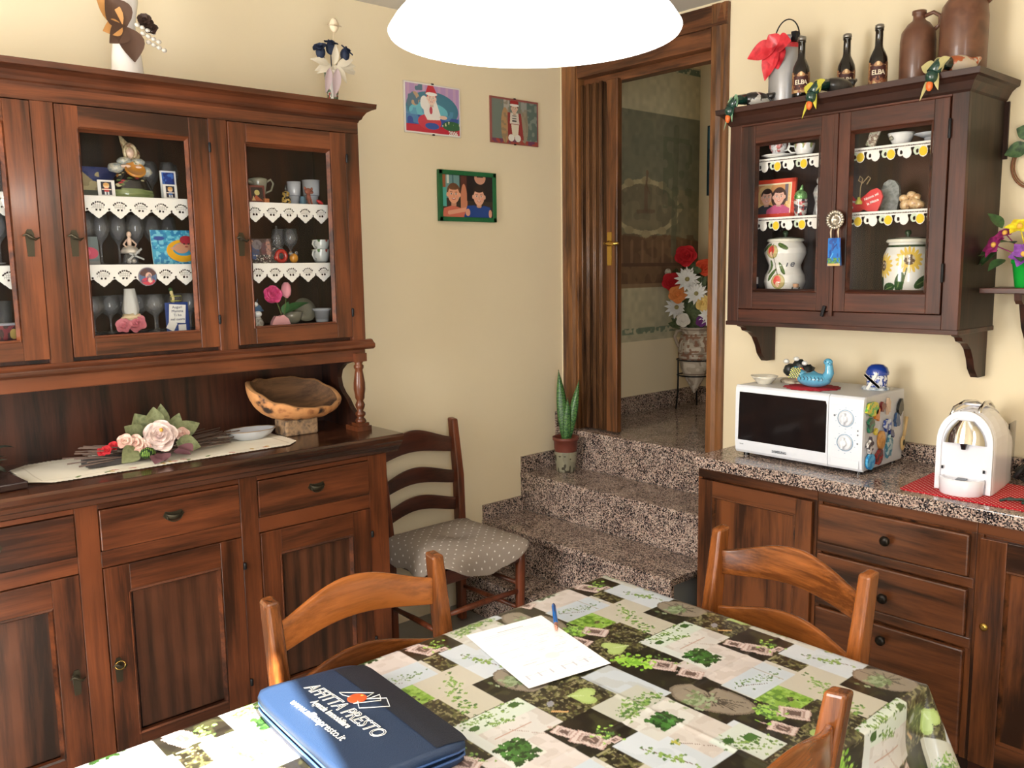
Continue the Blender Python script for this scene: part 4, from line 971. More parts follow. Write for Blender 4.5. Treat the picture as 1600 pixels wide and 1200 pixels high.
m.build('sleeves',spots('porcelain_mottle',(196,196,170),[(150,160,165),(206,200,182),(120,124,90)],60,.2,coat=.6),parent=fg)
m=MB(); m.lathe([(.032,0),(.033,.004),(.031,.008),(.027,.008),(.026,.003),(.0,.002)],(0,0,0),24); m.xf(Matrix.Translation((fx+.006,fy-.036,S1+.088))@Matrix.Rotation(.9,4,'X')); m.build('tambourine',plain('ochre_glaze',(196,132,52),rough=.3,coat=.5),parent=fg)
m=MB(); m.ell((fx+.002,fy-.006,S1+.145),(.014,.013,.018),14,10); m.ell((fx-.022,fy-.03,S1+.1),(.018,.008,.006),8,6,rot=RZ(-.4)); m.ell((fx+.02,fy-.028,S1+.098),(.012,.007,.006),8,6); m.build('face',plain('porcelain_skin',(226,196,176),rough=.25),parent=fg)
m=MB(); m.tube([(fx+.002+.018*math.cos(t),fy-.012,S1+.148+.024*math.sin(t)) for t in np.linspace(-.9,PI+.9,14)],.006,6); m.ell((fx+.012,fy+.004,S1+.142),(.028,.014,.026),12,8,rot=RY(.5)); m.tube([(fx+.0,fy+.002,S1+.16),(fx-.012,fy+.002,S1+.178),(fx-.024,fy,S1+.20)],[.018,.011,.003],8); m.build('headdress',spots('porcelain_shawl',(110,50,44),[(206,190,150),(150,130,100)],50,.25,coat=.6),parent=fg)
def kid(shirt,bg=(22,24,48)):
    c=CV(1,1.25,60,(236,234,230)); c.rect(.2,.8,.12,1.1,bg); c.ell(.5,.8,.17,.2,(232,196,150)); c.ell(.5,.92,.17,.12,(214,160,90)); c.rect(.36,.64,.35,.62,shirt); c.rect(.22,.78,.5,.58,(240,220,200)); c.rect(.38,.48,.14,.35,(226,226,226)); c.rect(.54,.64,.14,.35,(226,226,226)); return c
card('standing_card','small white card with a child in a red shirt on the top hutch shelf','card',kid((190,40,44)),(.916,2.955,S1),.052,.052,0,.1)
card('standing_card','small white card with a child in a blue shirt on the top hutch shelf','card',kid((44,104,176)),(1.118,2.955,S1),.046,.048,0,.1)
c=CV(1,1,70,(24,56,140)); c.noise(c.U>-1,(20,40,110),.25,.5); c.noise(c.U>-1,(60,110,190),.1,.66); card('standing_card','white-edged dark blue card behind the blue-shirt child card in the hutch','card',c,(1.125,2.985,S1),.052,.095,0,.08,fr=(226,228,230),frw=.005)
c=CV(1,.8,90,(30,52,110)); c.noise(c.U<.7,(60,70,120),.2,.5); c.poly([(0,0),(0,.8),(.2,.66),(.45,.35),(.6,0)],(176,158,116)); c.noise(c.U<.5,(206,190,140),.12,.55); c.rect(0,1,0,.2,(84,92,80)); card('postcard','blue and sand coloured seaside postcard at the left of the top hutch shelf','card',c,(.93,3.05,S1),.17,.105,0,.2)
# middle shelf of the centre bay
c=CV(1,1.2,50,(96,110,112)); c.ell(.45,.5,.5,.25,(190,60,92)); c.ell(.3,.55,.2,.16,(214,96,120)); c.rect(0,1,0,.15,(120,120,120)); card('picture_card','small grey and pink picture card at the left of the middle hutch shelf','card',c,(.858,2.965,S2),.05,.09,0,.15)
fg=thing('ballerina_figurine','small silvery ballerina figurine on a glass bead base on the middle hutch shelf','figurine',(.985,2.99,S2)); bx,by=.985,2.99
M_SIL=plain('silver_porcelain',(206,198,186),rough=.28,metal=.25,coat=.4)
m=MB(); m.ell((bx,by,S2+.098),(.008,.008,.010),12,8); m.tube([(bx,by,S2+.092),(bx,by,S2+.082),(bx,by,S2+.062)],[.003,.008,.006],8)
for s in (-1,1): m.tube([(bx+s*.008,by,S2+.08),(bx+s*.02,by-.004,S2+.066),(bx+s*.012,by-.01,S2+.054),(bx,by-.012,S2+.056)],.003,6)
m.build('body',plain('porcelain_skin',(226,196,176)),parent=fg)
m=MB(); m.lathe([(.006,.062),(.02,.056),(.030,.044),(.028,.036),(.01,.038)],(bx,by,S2),20,fn=lambda a,i:1+.08*math.sin(8*a)); m.build('tutu',M_SIL,parent=fg)
m=MB(); m.lathe([(.024,0),(.026,.004),(.02,.03),(.012,.036)],(bx,by,S2),16); m.build('glass_base',M_CRY,parent=fg)
m=MB(); m.ell((bx-.008,by-.006,S2+.012),.008,10,8); m.ell((bx+.008,by-.008,S2+.012),.008,10,8); m.ell((bx+.001,by+.006,S2+.014),.008,10,8); m.build('beads',M_SIL,parent=fg)
m=MB(); m.cbox((bx+.006,by-.026,S2+.032),(.06,.002,.006),RY(-.7)); m.cbox((bx+.012,by-.026,S2+.026),(.05,.002,.005),RY(.4)); m.build('ribbon',plain('grey_ribbon',(176,178,178),rough=.4),parent=fg)
c=CV(1,.82,130,(60,160,196)); c.noise(c.U>-1,(30,120,176),.08,.5,.8); c.noise(c.U>-1,(130,206,222),.05,.66,.8); c.ell(.68,.32,.36,.27,(230,170,30)); c.ell(.70,.36,.24,.16,(60,150,190)); c.ell(.66,.38,.17,.12,(206,150,118)); c.ell(.78,.5,.13,.15,(206,150,118)); c.ell(.79,.58,.15,.11,(176,40,60)); c.line(.6,.36,.44,.38,.06,(206,150,118)); c.line(.86,.36,.92,.22,.07,(206,150,118)); c.ell(.73,.49,.018,.02,(40,30,30)); c.ell(.83,.49,.018,.02,(40,30,30)); c.ell(.78,.42,.04,.018,(160,70,60)); c.ell(.18,.62,.12,.05,(40,70,150))
card('photo_print','unframed photo of a child in a yellow swim ring on blue water, middle hutch shelf','photo',c,(1.125,2.965,S2),.15,.115,0,.15)
# round badge on the lace
c=CV(1,1,70,(80,110,150)); c.ell(.5,.75,.5,.25,(90,60,60)); c.ell(.55,.55,.18,.2,(226,180,160)); c.ell(.5,.2,.4,.25,(196,60,80)); c.ell(.62,.3,.14,.15,(230,190,176)); c.noise(c.U>-1,(60,70,110),.12,.6,.5)
bd=thing('photo_badge','small round photo badge pinned on the lace of the lower hutch shelf','badge',(1.015,2.928,1.59))
MB().lathe([(.030,0),(.030,.003),(.027,.004)],(1.015,2.931,1.605),28,rot=RX(PI/2)).build('rim',plain('badge_rim',(150,140,150),rough=.3),parent=bd)
print_grid('badge_photo',c,(1.015-.028,2.9265,1.605-.028),(.056,0,0),(0,0,.056),M_PH,parent=bd,mask=lambda u,v:(u-.5)**2+(v-.5)**2<.25)
# bottom of the centre bay
fv=thing('sugared_almond_favour','pink ribbon rose favour with white tulle cone on the hutch floor','favour',(.965,2.985,S3))
m=MB(); rose(m,(.985,2.972,S3+.03),.032,seed=2); rose(m,(.945,2.975,S3+.024),.026,seed=3,layers=3); m.build('ribbon_rose',plain('pink_satin',(216,130,142),rough=.45),parent=fv)
m=MB(); m.lathe([(.03,.045),(.022,.06),(.026,.08),(.020,.12),(.016,.148)],(.975,2.995,S3),20,fn=lambda a,i:1+.12*math.sin(5*a+i)); m.build('tulle',plain('white_tulle',(200,200,196),rough=.8),parent=fv)
m=MB(); blob(m,(.972,2.98,S3+.055),(.03,.02,.012),12,8,.3); m.build('ribbon_curl',plain('cream_ribbon',(222,200,160),rough=.6),parent=fv)
gc=thing('greeting_card','blue greeting card with a small white note leaning on the hutch floor','card',(1.118,2.965,S3))
c=CV(1,1.3,30,(36,66,136)); card('x','x','x',c,(1.118,2.965,S3),.078,.098,0,.06,parent=gc,back=(30,56,120))
MB().cbox((1.115,2.959,S3+.060),(.056,.0015,.062),RY(.08)).build('note',M_PAP,parent=gc)
MB().cbox((1.095,2.9615,S3+.02),(.028,.0015,.03),RY(.5)).build('note',M_PAP,parent=gc); MB().cbox((1.13,2.9600,S3+.012),(.026,.0015,.022)).build('note',M_PAP,parent=gc)
M_INK=plain('blue_ink',(40,46,90),rough=.6)
for i,s in enumerate(('Auguri','Mamma','Ti ho','nel cuore')): text('lettering',s,(1.115,2.957,S3+.082-.0135*i),(1,0,0),(0,0,1),.0125,M_INK,gc)
cp_=thing('clip_figure','tiny green-capped clip figure with a yellow wire frame above the blue greeting card','clip',(1.115,3.0,S3+.098))
m=MB(); m.ell((1.107,2.985,S3+.142),(.007,.006,.006),10,8); m.build('cap',M_GRN,parent=cp_)
m=MB(); m.ell((1.109,2.985,S3+.131),(.006,.006,.008),10,8); m.tube([(1.11,2.985,S3+.127),(1.114,2.984,S3+.112),(1.112,2.985,S3+.098)],.005,8); m.build('body',plain('cream_paint',(222,206,150),rough=.5),parent=cp_)
m=MB(); m.tube([(1.103,2.98,S3+.103),(1.140,2.98,S3+.103),(1.140,2.98,S3+.119),(1.103,2.98,S3+.119)],.0015,6,closed=True); m.build('wire_frame',plain('yellow_wire',(190,190,80),rough=.4),parent=cp_)
MB().cbox((1.115,2.988,S3+.05),(.006,.006,.097)).build('stick',plain('cream_paint',(222,206,150)),parent=cp_)
# right bay, top shelf
M_GRY=plain('grey_glaze',(134,132,116),rough=.2,coat=.5); M_GW=plain('greywhite_glaze',(190,194,200),rough=.18,coat=.5)
jg=thing('china_jug','greyish china jug with looped handle on the top shelf of the right hutch cupboard','jug',(1.462,3.02,S1))
MB().lathe([(.024,0),(.026,.004),(.024,.03),(.026,.042),(.032,.075),(.034,.088),(.026,.094),(.022,.09)],(1.462,3.02,S1),24).build('body',M_GRY,parent=jg)
MB().tube([(1.492,3.02,S1+.078),(1.512,3.02,S1+.09),(1.522,3.02,S1+.076),(1.512,3.02,S1+.05),(1.488,3.02,S1+.04)],.004,8).build('handle',M_GRY,parent=jg)
MB().tube([(1.435,3.01,S1+.07),(1.41,3.0,S1+.082),(1.385,2.99,S1+.083)],[.01,.006,.004],8).build('spout',M_GRY,parent=jg)
pt=thing('small_statuette','grey and white statuette at the left end of the right hutch cupboard top shelf','figurine',(1.39,2.99,S1))
m=MB(); m.lathe([(.018,0),(.02,.01),(.014,.03),(.016,.045),(.010,.055),(.012,.066),(.004,.075)],(1.39,2.99,S1),16); m.build('body',spots('greywhite_mottle',(70,74,72),[(176,180,172),(110,120,112)],80,.3),parent=pt)
MB().tube([(1.395,2.99,S1+.055),(1.405,2.99,S1+.075),(1.395,2.99,S1+.085),(1.385,2.99,S1+.088)],.003,6).build('arm',M_GRY,parent=pt)
c=CV(1,1,60,(96,40,34)); c.rect(.06,.94,.06,.94,(40,28,24)); c.ell(.5,.6,.2,.18,(196,180,110)); c.poly([(.1,.06),(.4,.45),(.9,.06)],(170,80,50)); c.poly([(.06,.06),(.2,.4),(.35,.06)],(206,170,120)); card('framed_picture','tiny dark framed picture of a figure beside the china jug in the hutch','picture',c,(1.432,2.965,S1),.058,.062,0,.15,fr=(110,50,40),frw=.004)
MB().box(1.452,1.472,2.955,2.97,S1,S1+.016).build('wooden_block',plain('orange_wood',(176,104,56),rough=.5),bevel=.002,label='small orange-brown wooden block in front of the china jug',cat='block')
pf=thing('perfume_bottle','small black and gold perfume bottle on the top shelf of the right hutch cupboard','bottle',(1.545,2.97,S1))
MB().lathe([(.013,0),(.017,.006),(.016,.022),(.007,.028),(.014,.034),(.012,.042),(.004,.046)],(1.545,2.97,S1),16).build('body',spots('gold_black',(20,18,20),[(196,160,80),(40,34,30)],110,.25,width=.1),parent=pf)
MB().lathe([(.004,.046),(.006,.054),(.002,.07)],(1.545,2.97,S1),10).build('stopper',M_BLK,parent=pf)
for i,(x,r,h) in enumerate(((1.610,.026,.088),(1.682,.034,.097))):
    t=thing('white_pot',('narrower' if i==0 else 'wider')+' pale porcelain beaker with grey ring, top shelf of the right hutch cupboard','beaker',(x,3.03,S1))
    MB().lathe([(r*.62,0),(r*.7,.004),(r*.78,h*.38),(r*.9,h*.42),(r,h),(r*.95,h),(r*.8,h*.4),(0,h*.3)],(x,3.03,S1),26).build('body',M_GW,parent=t)
    MB().lathe([(r*.86,h*.39),(r*.9,h*.40),(r*.86,h*.415)],(x,3.03,S1),26).build('ring',M_GY,parent=t)
pp=thing('wooden_puppet','red-brown puppet animal with blue trousers in front of the pale beakers','toy',(1.635,2.968,S1))
m=MB(); m.ell((1.635,2.968,S1+.05),(.014,.01,.012),12,8); m.ell((1.645,2.961,S1+.046),(.008,.007,.006),8,6); m.ell((1.622,2.968,S1+.060),(.005,.004,.007),8,6); m.ell((1.650,2.968,S1+.058),(.005,.004,.007),8,6); m.tube([(1.635,2.968,S1+.04),(1.637,2.968,S1+.018)],[.007,.010],8); m.tube([(1.642,2.964,S1+.02),(1.645,2.960,S1+.0)],.004,6); m.tube([(1.632,2.964,S1+.02),(1.634,2.960,S1+.0)],.004,6); m.build('body',plain('puppet_brown',(150,84,66),rough=.6),parent=pp)
MB().lathe([(.012,0),(.013,.01),(.008,.03)],(1.612,2.97,S1),10).build('trousers',plain('steel_blue',(84,120,140),rough=.6),parent=pp)
m=MB(); m.ell((1.672,2.95,S1+.01),(.016,.008,.007),12,8,rot=RY(.5)); m.build('tiny_shoe',M_RED,label='tiny red shoe ornament beside the red-brown puppet in the hutch',cat='ornament')
# right bay, middle shelf
c=CV(1,1,80,(60,44,44)); c.ell(.2,.45,.28,.4,(46,74,120)); c.ell(.2,.85,.1,.1,(190,140,110)); c.ell(.42,.75,.2,.2,(116,110,116)); c.ell(.7,.5,.14,.35,(90,50,56)); c.ell(.85,.6,.1,.4,(160,120,110)); c.noise(c.V<.35,(30,24,28),.1,.45); c.noise(c.V<.35,(190,190,180),.05,.7); c.noise(c.U>-1,(80,70,80),.07,.6,.6)
card('devotional_card','painted card with blue-robed figures on the middle shelf of the right hutch cupboard','card',c,(1.432,2.965,S2),.098,.090,0,.15)
rv=thing('red_heart_vase','small red heart-shaped ceramic holder on the middle shelf of the right hutch cupboard','ornament',(1.512,2.965,S2))
m=MB(); m.tube([(1.512+.018*math.cos(t),2.965,S2+.026+.019*math.sin(t)) for t in np.linspace(0,2*PI,17)[:-1]],.008,8,closed=True); m.tube([(1.497,2.965,S2+.028),(1.487,2.965,S2+.022),(1.492,2.965,S2+.012)],.006,6); m.build('body',plain('red_glaze',(166,32,28),rough=.2,coat=.6),parent=rv)
ow=thing('glass_owl','amber and clear glass owl ornament beside the red heart holder','ornament',(1.562,2.965,S2))
m=MB(); m.ell((1.562,2.965,S2+.018),(.017,.014,.018),14,10); m.build('body',plain('amber_glass',(206,140,44),rough=.1,coat=.8),parent=ow)
m=MB(); m.ell((1.549,2.96,S2+.034),.009,10,8); m.ell((1.57,2.96,S2+.036),(.006,.006,.008),10,8); m.build('eyes',M_CRY,parent=ow)
dc=thing('glass_decanter','clear glass decanter with ball neck behind the amber owl','decanter',(1.54,3.05,S2))
MB().lathe([(.03,0),(.034,.01),(.034,.045),(.02,.058),(.016,.062),(.020,.074),(.014,.084),(.019,.096),(.012,.108),(.005,.118),(.003,.14)],(1.54,3.05,S2),20).build('body',M_CRY,parent=dc)
glasses([(1.60,3.06),(1.575,3.10)],S2,'clear stemmed glass beside the decanter in the right hutch cupboard',.13,.03,'glasses beside the decanter')
cc=CV(2,1,90,(214,218,214)); cc.rect(0,2,.9,1,(120,70,50)); 
for k in range(14): cc.ell(.06+k*.145,.45+.12*(k%2),.05,.09,[(70,110,60),(190,170,60),(160,60,50)][k%3])
cup('teacup','flower-banded teacup, lower of the two stacked in the right hutch cupboard',(1.695,3.0,S2),.034,.052,PI+.4,cv=cc)
cup('teacup','flower-banded teacup stacked on top of another in the right hutch cupboard',(1.697,3.0,S2+.0475),.034,.040,PI+.4,cv=cc)
# right bay, floor
bb=thing('blue_bird_figure','blue bird figure with white face perched on a brown base at the hutch bottom','figurine',(1.412,2.98,S3))
m=MB(); m.ell((1.412,2.98,S3+.062),(.020,.016,.018),12,8); m.tube([(1.425,2.98,S3+.06),(1.438,2.98,S3+.055)],[.008,.002],6); m.tube([(1.41,2.98,S3+.078),(1.418,2.98,S3+.098)],[.003,.001],5); m.build('body',plain('slate_blue',(58,90,122),rough=.6),parent=bb)
m=MB(); m.ell((1.402,2.966,S3+.080),(.010,.008,.009),10,8); m.ell((1.41,2.97,S3+.044),(.016,.013,.012),10,8); m.build('face',M_WH,parent=bb)
m=MB(); m.lathe([(.022,0),(.026,.008),(.022,.02),(.012,.036)],(1.412,2.985,S3),14); m.build('base',spots('brown_white',(70,54,44),[(190,186,176),(110,90,76)],60,.6),parent=bb)
pv=thing('heart_vase','flat pink heart-shaped vase at the bottom of the right hutch cupboard','vase',(1.50,2.972,S3))
pts=[(1.500+.038*(16*math.sin(t)**3)/16,S3+.019+.026*(13*math.cos(t)-5*math.cos(2*t)-2*math.cos(3*t)-math.cos(4*t))/16) for t in np.linspace(0,2*PI,33)[:-1]]
pts=[(1.500-.038+.0,S3),(1.500+.036,S3),(1.500+.028,S3+.022),(1.500+.008,S3+.038),(1.500-.006,S3+.032),(1.500-.02,S3+.034),(1.500-.026,S3+.028),(1.500-.036,S3+.012)]
MB().prism(pts,'y',2.962,2.982).build('body',plain('pale_pink',(226,166,170),rough=.4),parent=pv,bevel=.006,seg=3)
fl=thing('fabric_peony','magenta artificial peony on a stem in the pink vase','flower',(1.47,2.972,S3+.03))
MB().tube([(1.505,2.972,S3+.036),(1.495,2.97,S3+.065),(1.485,2.968,S3+.09)],.002,6).build('stem',plain('green_stem',(90,110,60),rough=.6),parent=fl)
m=MB(); rose(m,(1.473,2.972,S3+.112),.034,n=Vector((-.2,-.9,.3)),layers=5,seed=5); m.ell((1.473,2.978,S3+.112),(.031,.02,.031),14,10); m.build('petals',spots('magenta_petals',(200,40,112),[(222,80,140),(190,20,90)],60,.5),parent=fl)
fl=thing('fabric_tulip','pale pink artificial tulip with a long green leaf in the pink vase','flower',(1.53,2.972,S3+.03))
MB().tube([(1.515,2.972,S3+.036),(1.522,2.972,S3+.07),(1.526,2.972,S3+.1)],.002,6).build('stem',plain('green_stem',(90,110,60)),parent=fl)
MB().lathe([(.004,0),(.016,.012),(.019,.03),(.016,.048),(.008,.058)],(1.53,2.972,S3+.098),14,fn=lambda a,i:1+.10*math.sin(3*a)).build('petals',plain('tulip_pink',(226,150,164),rough=.5),parent=fl)
m=MB(); leaf(m,(1.52,2.975,S3+.04),(.8,0,.6),(0,-.3,1),.11,.05,.35); leaf(m,(1.515,2.975,S3+.04),(.3,0,.7),(0,-.3,1),.05,.03,.1); m.build('leaves',plain('tulip_leaf',(50,104,54),rough=.5),parent=fl)
cup('teacup','grey-white teacup with curled handle behind the pink vase in the hutch',(1.575,3.03,S3),.042,.045,.2,mat=M_GRY)
m=MB(); m.lathe([(.0,.0),(.045,.004),(.047,.008),(.02,.004),(0,.004)],(1.640,3.05,S3+.0465),24,rot=RX(1.25)); m.build('saucer',M_GRY,label='grey saucer leaning upright at the bottom of the right hutch cupboard',cat='saucer')
wp=thing('small_white_pot','small white tapered pot at the bottom right corner of the hutch cupboard','pot',(1.70,3.02,S3))
MB().lathe([(.024,0),(.025,.006),(.030,.042),(.036,.046),(.036,.052),(.032,.052),(.026,.01),(0,.01)],(1.70,3.02,S3),24).build('body',M_GW,parent=wp)
# left bay
cup('teacup','white teacup with yellow lemon pattern on a saucer at the far left hutch cupboard',(.565,3.0,S2+.008),.042,.055,PI,cv=(lambda q:[q.ell(.25+.5*k,.5,.1,.16,(222,196,50)) and q.ell(.12+.5*k,.45,.07,.09,(60,110,70)) for k in range(4)] and q)(CV(2,1,70,(228,226,216))))
MB().lathe([(0,0),(.03,.001),(.058,.007),(.058,.009),(.02,.004),(0,.004)],(.565,3.0,S2),26).build('saucer',M_WH,label='white saucer under the lemon teacup in the far left hutch cupboard',cat='saucer')
for i,(x,y) in enumerate(((.555,2.99),(.605,3.02))):
    o=MB().lathe([(.024,0),(.027,.12),(.0255,.12),(.023,.006),(0,.006)],(x,y,S3),18).build('tumbler',M_CRY,label='tall clear tumbler standing at the bottom of the far left hutch cupboard',cat='glass',group='tumblers in the left hutch cupboard')
c=CV(1,.5,120,(56,30,34)); c.noise(c.U>-1,(120,40,50),.1,.5); c.ell(.3,.25,.1,.12,(190,190,180)); c.ell(.8,.2,.1,.14,(176,150,80)); c.rect(0,1,.44,.5,(150,150,160)); card('photo_box','low box with dark red printed front in the bottom of the far left hutch cupboard','box',c,(.585,2.955,S3),.11,.055,0,.0,th=.03)
m=MB(); m.lathe([(.022,0),(.02,.02),(.012,.04),(.02,.055),(.012,.07),(.018,.085),(.0,.1)],(.595,3.0,S1),14); m.build('green_candlestick',plain('olive_glaze',(120,124,70),rough=.3),label='olive green candlestick ornament in the far left hutch cupboard',cat='ornament')

# ------------------------------------------------------------ on the hutch counter
dx0,dx1,dy0,dy1=.585,1.485,2.785,3.13
c=CV(dx1-dx0,dy1-dy0,300,(232,224,206)); u,v=c.U,c.V; W_,H_=c.W,c.H
ed=np.minimum(np.minimum(u,W_-u),np.minimum(v,H_-v)); c.put((ed>.045)&(ed<.05),(206,196,176)); c.put(ed<.008,(240,236,224))
for k in range(16):
    c.ell(.1+.7*RNG.random(),.03+.02*RNG.random(),.012,.006,[(190,110,100),(110,130,80),(190,160,90)][k%3],rot=k)
cut=((u/.13+v/.13)*0)
keep_=(ed>.004+.004*np.sin((u+v)*2*PI/.014))&((np.minimum(u,W_-u)+np.minimum(v,H_-v))>.07)
print_grid('table_runner',c,(dx0,dy0,1.0022),(W_,0,0),(0,H_,0),vcol('linen',.9,spec=.2),mask=lambda a,b:keep_,label='cream scalloped linen runner with embroidered flowers on the hutch counter',category='runner',bulge=lambda A,a,b:A+np.stack([0*a,0*a,.0012*np.sin(a*30)*np.sin(b*11)+.0012],-1))
fa=thing('dried_flower_arrangement','dried twig bundle with fabric roses and green leaves lying on the cream runner','flowers',(1.01,2.95,1.004))
rg=random.Random(4)
m=MB()
for k in range(46):
    a=rg.uniform(-.05,.05); z=1.012+rg.uniform(0,.028); y=2.95+rg.uniform(-.04,.04); x=1.0+rg.uniform(-.03,.03)
    s=1 if k%2 else -1; L=rg.uniform(.2,.25) if s<0 else rg.uniform(.22,.30)
    m.tube([(x,y,z),(x+s*L,y+rg.uniform(-.05,.05),z+rg.uniform(-.005,.035))],.0022,5)
m.build('twigs',plain('dark_twig',(84,66,56),rough=.8),parent=fa)
m=MB()
for k in range(10): m.cbox((.86+.012*k*0,2.93+.008*k-.03,1.016+.002*(k%3)),(.16,.007,.018),RX(.2*(k%3)))
m.build('bark_strips',plain('grey_bark',(58,52,50),rough=.9),parent=fa)
m=MB(); rose(m,(1.01,2.90,1.075),.056,layers=5,seed=11); m.build('large_rose',spots('dusty_rose',(206,182,176),[(226,206,196),(190,160,150)],30,.8),parent=fa)
m=MB(); m.ell((1.003,2.868,1.105),.007,8,6); m.build('rose_heart',plain('ochre',(196,150,60),rough=.8),parent=fa)
for i,(p,r,cc) in enumerate((((.935,2.915,1.06),.030,1),((.905,2.92,1.07),.026,1),((1.09,2.915,1.07),.024,0),((.955,2.90,1.045),.024,1))):
    m=MB(); rose(m,p,r,layers=3,seed=20+i); m.build('small_rose',spots('cream_rose',(214,190,170),[(206,160,146),(222,206,190)],50,.8),parent=fa)
m=MB(); 
for k,(p,d,L,w) in enumerate((((.985,2.97,1.075),(-.35,-.2,.9),.085,.085),((.965,2.96,1.065),(-.7,-.3,.75),.075,.07),((1.04,2.97,1.085),(.1,.1,1),.09,.05),((1.07,2.96,1.075),(.45,0,.9),.07,.045),((1.06,2.93,1.07),(1,-.1,.35),.10,.06),((1.06,2.90,1.05),(.8,-.4,-.2),.08,.06),((.93,2.90,1.05),(-.6,-.5,-.3),.08,.06),((1.01,2.95,1.10),(.05,0,1),.07,.06))): leaf(m,p,d,(0,-1,.4),L,w,.12)
m.build('leaves',spots('sage_leaf',(92,98,62),[(126,130,92),(66,78,46)],30,.8),parent=fa)
m=MB(); 
for p in ((.84,2.9,1.055),(.87,2.93,1.06),(.83,2.915,1.05)): rose(m,p,.016,layers=3,seed=9)
m.build('red_rosebud',plain('crimson_cloth',(170,24,34),rough=.8),parent=fa)
m=MB(); 
for k,p in enumerate(((1.04,2.87,1.03),(1.06,2.865,1.045),(1.0,2.875,1.025),(.99,2.86,1.02))): leaf(m,p,(.5-.3*k,-.6,-.1),(0,-.4,1),.06,.05,.1)
m.build('plum_petals',plain('plum_cloth',(110,70,76),rough=.8),parent=fa)
m=MB(); blob(m,(.955,2.87,1.035),(.026,.014,.018),12,3,.1); m.build('netting_bow',voromat('green_netting',(28,44,24),(110,140,60),160,.32,rot=.3),parent=fa)
# oval dish
ds=thing('oval_dish','white scalloped oval dish resting on the cream runner','dish',(1.372,3.0,1.004))
m=MB(); m.lathe([(.05,0),(.055,.002),(.078,.016),(.094,.034),(.096,.036),(.090,.035),(.072,.018),(.045,.007),(0,.006)],(1.372,3.0,1.004),48,sy=.62,fn=lambda a,i:1+.02*math.cos(12*a)*(i>=2 and i<=6)); m.build('bowl',M_GW,parent=ds)
m=MB(); m.tube([(1.372+.0965*(1+.02*math.cos(12*t))*math.cos(t),3.0+.0965*.62*(1+.02*math.cos(12*t))*math.sin(t),1.0395) for t in np.linspace(0,2*PI,73)[:-1]],.0012,5,closed=True); m.build('gilt_rim',plain('gilt',(170,140,90),rough=.3,metal=.6),parent=ds)
# carved wooden bowl
cb=thing('carved_wooden_bowl','rough carved boat-shaped wooden bowl on a bark foot, right end of the hutch counter','bowl',(1.553,3.0,1.0))
def bowlf(k):
    def fn(u,v):
        a=2*PI*u; t=v; ca,sa=math.cos(a),math.sin(a)
        lx,ly=.195,.115; R=math.sin(t*PI/2)**.75
        up=.105*(1-math.cos(t*PI/2))**1.0
        rim=(.046*sa-.030*ca*(1-.6*max(0,sa))-.006+.016*max(0,-ca)**3)*t**1.5+.0025*math.sin(9*a)*t
        g=1-k*.10
        return (1.558+ca*lx*R*g+ .02*sa*t,3.0+sa*ly*R*g,1.058+up+rim+k*.012*(1-t)+.002*math.sin(a*13+v*9))
    return fn
m=MB(); m.grid(bowlf(0),56,12); m.build('bark_shell',spots('carved_bark',(30,22,18),[(60,40,28),(186,128,78),(200,142,88),(196,136,84),(150,96,58)],17,.7,width=.5),parent=cb)
m=MB(); m.grid(bowlf(1),56,12); m.build('hollow',wood('bowl_inside',(128,96,68),(84,60,44),'x',rough=.7,coat=0),parent=cb)
m=MB(); f0,f1=bowlf(0),bowlf(1); m.grid(lambda u,v:Vector(f0(u,1))*(1-v)+Vector(f1(u,1))*v+Vector((0,0,.004*math.sin(PI*v))),56,3); m.build('rim',plain('bowl_rim',(170,124,80),rough=.7),parent=cb)
m=MB().cbox((1.553,2.99,1.031),(.135,.095,.062)); m.build('bark_foot',spots('bark_foot',(70,58,48),[(150,120,88),(96,82,70)],40,.9),parent=cb,bevel=.008,seg=3)
# dark things at the far left of the counter
m=MB().cbox((.50,2.86,1.0125),(.15,.18,.022),RZ(.1)); m.build('dark_box',plain('dark_lacquer',(40,24,22),rough=.25,coat=.4),label='flat dark lacquered box at the far left of the hutch counter',cat='box',bevel=.004)
m=MB(); rg=random.Random(8)
for k in range(30):
    a=rg.uniform(0,2*PI); r=rg.uniform(.0,.07); p=(.50+r*math.cos(a),3.03+r*.6*math.sin(a),1.025+rg.uniform(0,.06)); leaf(m,p,(math.cos(a),math.sin(a),rg.uniform(-.2,.7)),(0,0,1),.05,.035,.3)
m.ell((.50,3.03,1.03),(.06,.045,.03),12,8)
m.build('dark_garland',spots('dark_leaves',(24,26,22),[(60,66,56),(96,100,88),(34,34,28)],50,.6),label='dark leafy garland heap at the far left of the hutch counter, against the back board',cat='garland')
# ------------------------------------------------------------ on top of the hutch
tv=thing('white_vase','tall white vase with a brown and copper ribbon bow on top of the hutch','vase',(1.015,2.98,2.225))
MB().lathe([(.047,0),(.05,.008),(.046,.07),(.038,.13),(.032,.16),(.036,.20),(.045,.25),(.043,.30),(.03,.33)],(1.015,2.98,2.225),30).build('body',plain('white_porcelain',(238,232,226),rough=.25,coat=.5),parent=tv)
m=MB()
for (d,L,w) in (((-.6,-.2,.7),.10,.09),((-.5,-.2,-.5),.09,.06),((.1,-.2,-.95),.11,.08)): leaf(m,(1.005,2.93,2.385),d,(0,-1,0),L,w,.05)
m.build('ribbon_bow',plain('brown_ribbon',(84,58,44),rough=.4),parent=tv)
m=MB()
for (d,L,w) in (((-.75,-.1,.8),.11,.06),((-.8,-.2,-.35),.07,.05)): leaf(m,(.99,2.926,2.385),d,(0,-1,0),L,w,.05)
m.build('copper_ribbon',plain('copper_ribbon',(196,140,80),rough=.35),parent=tv)
m=MB(); 
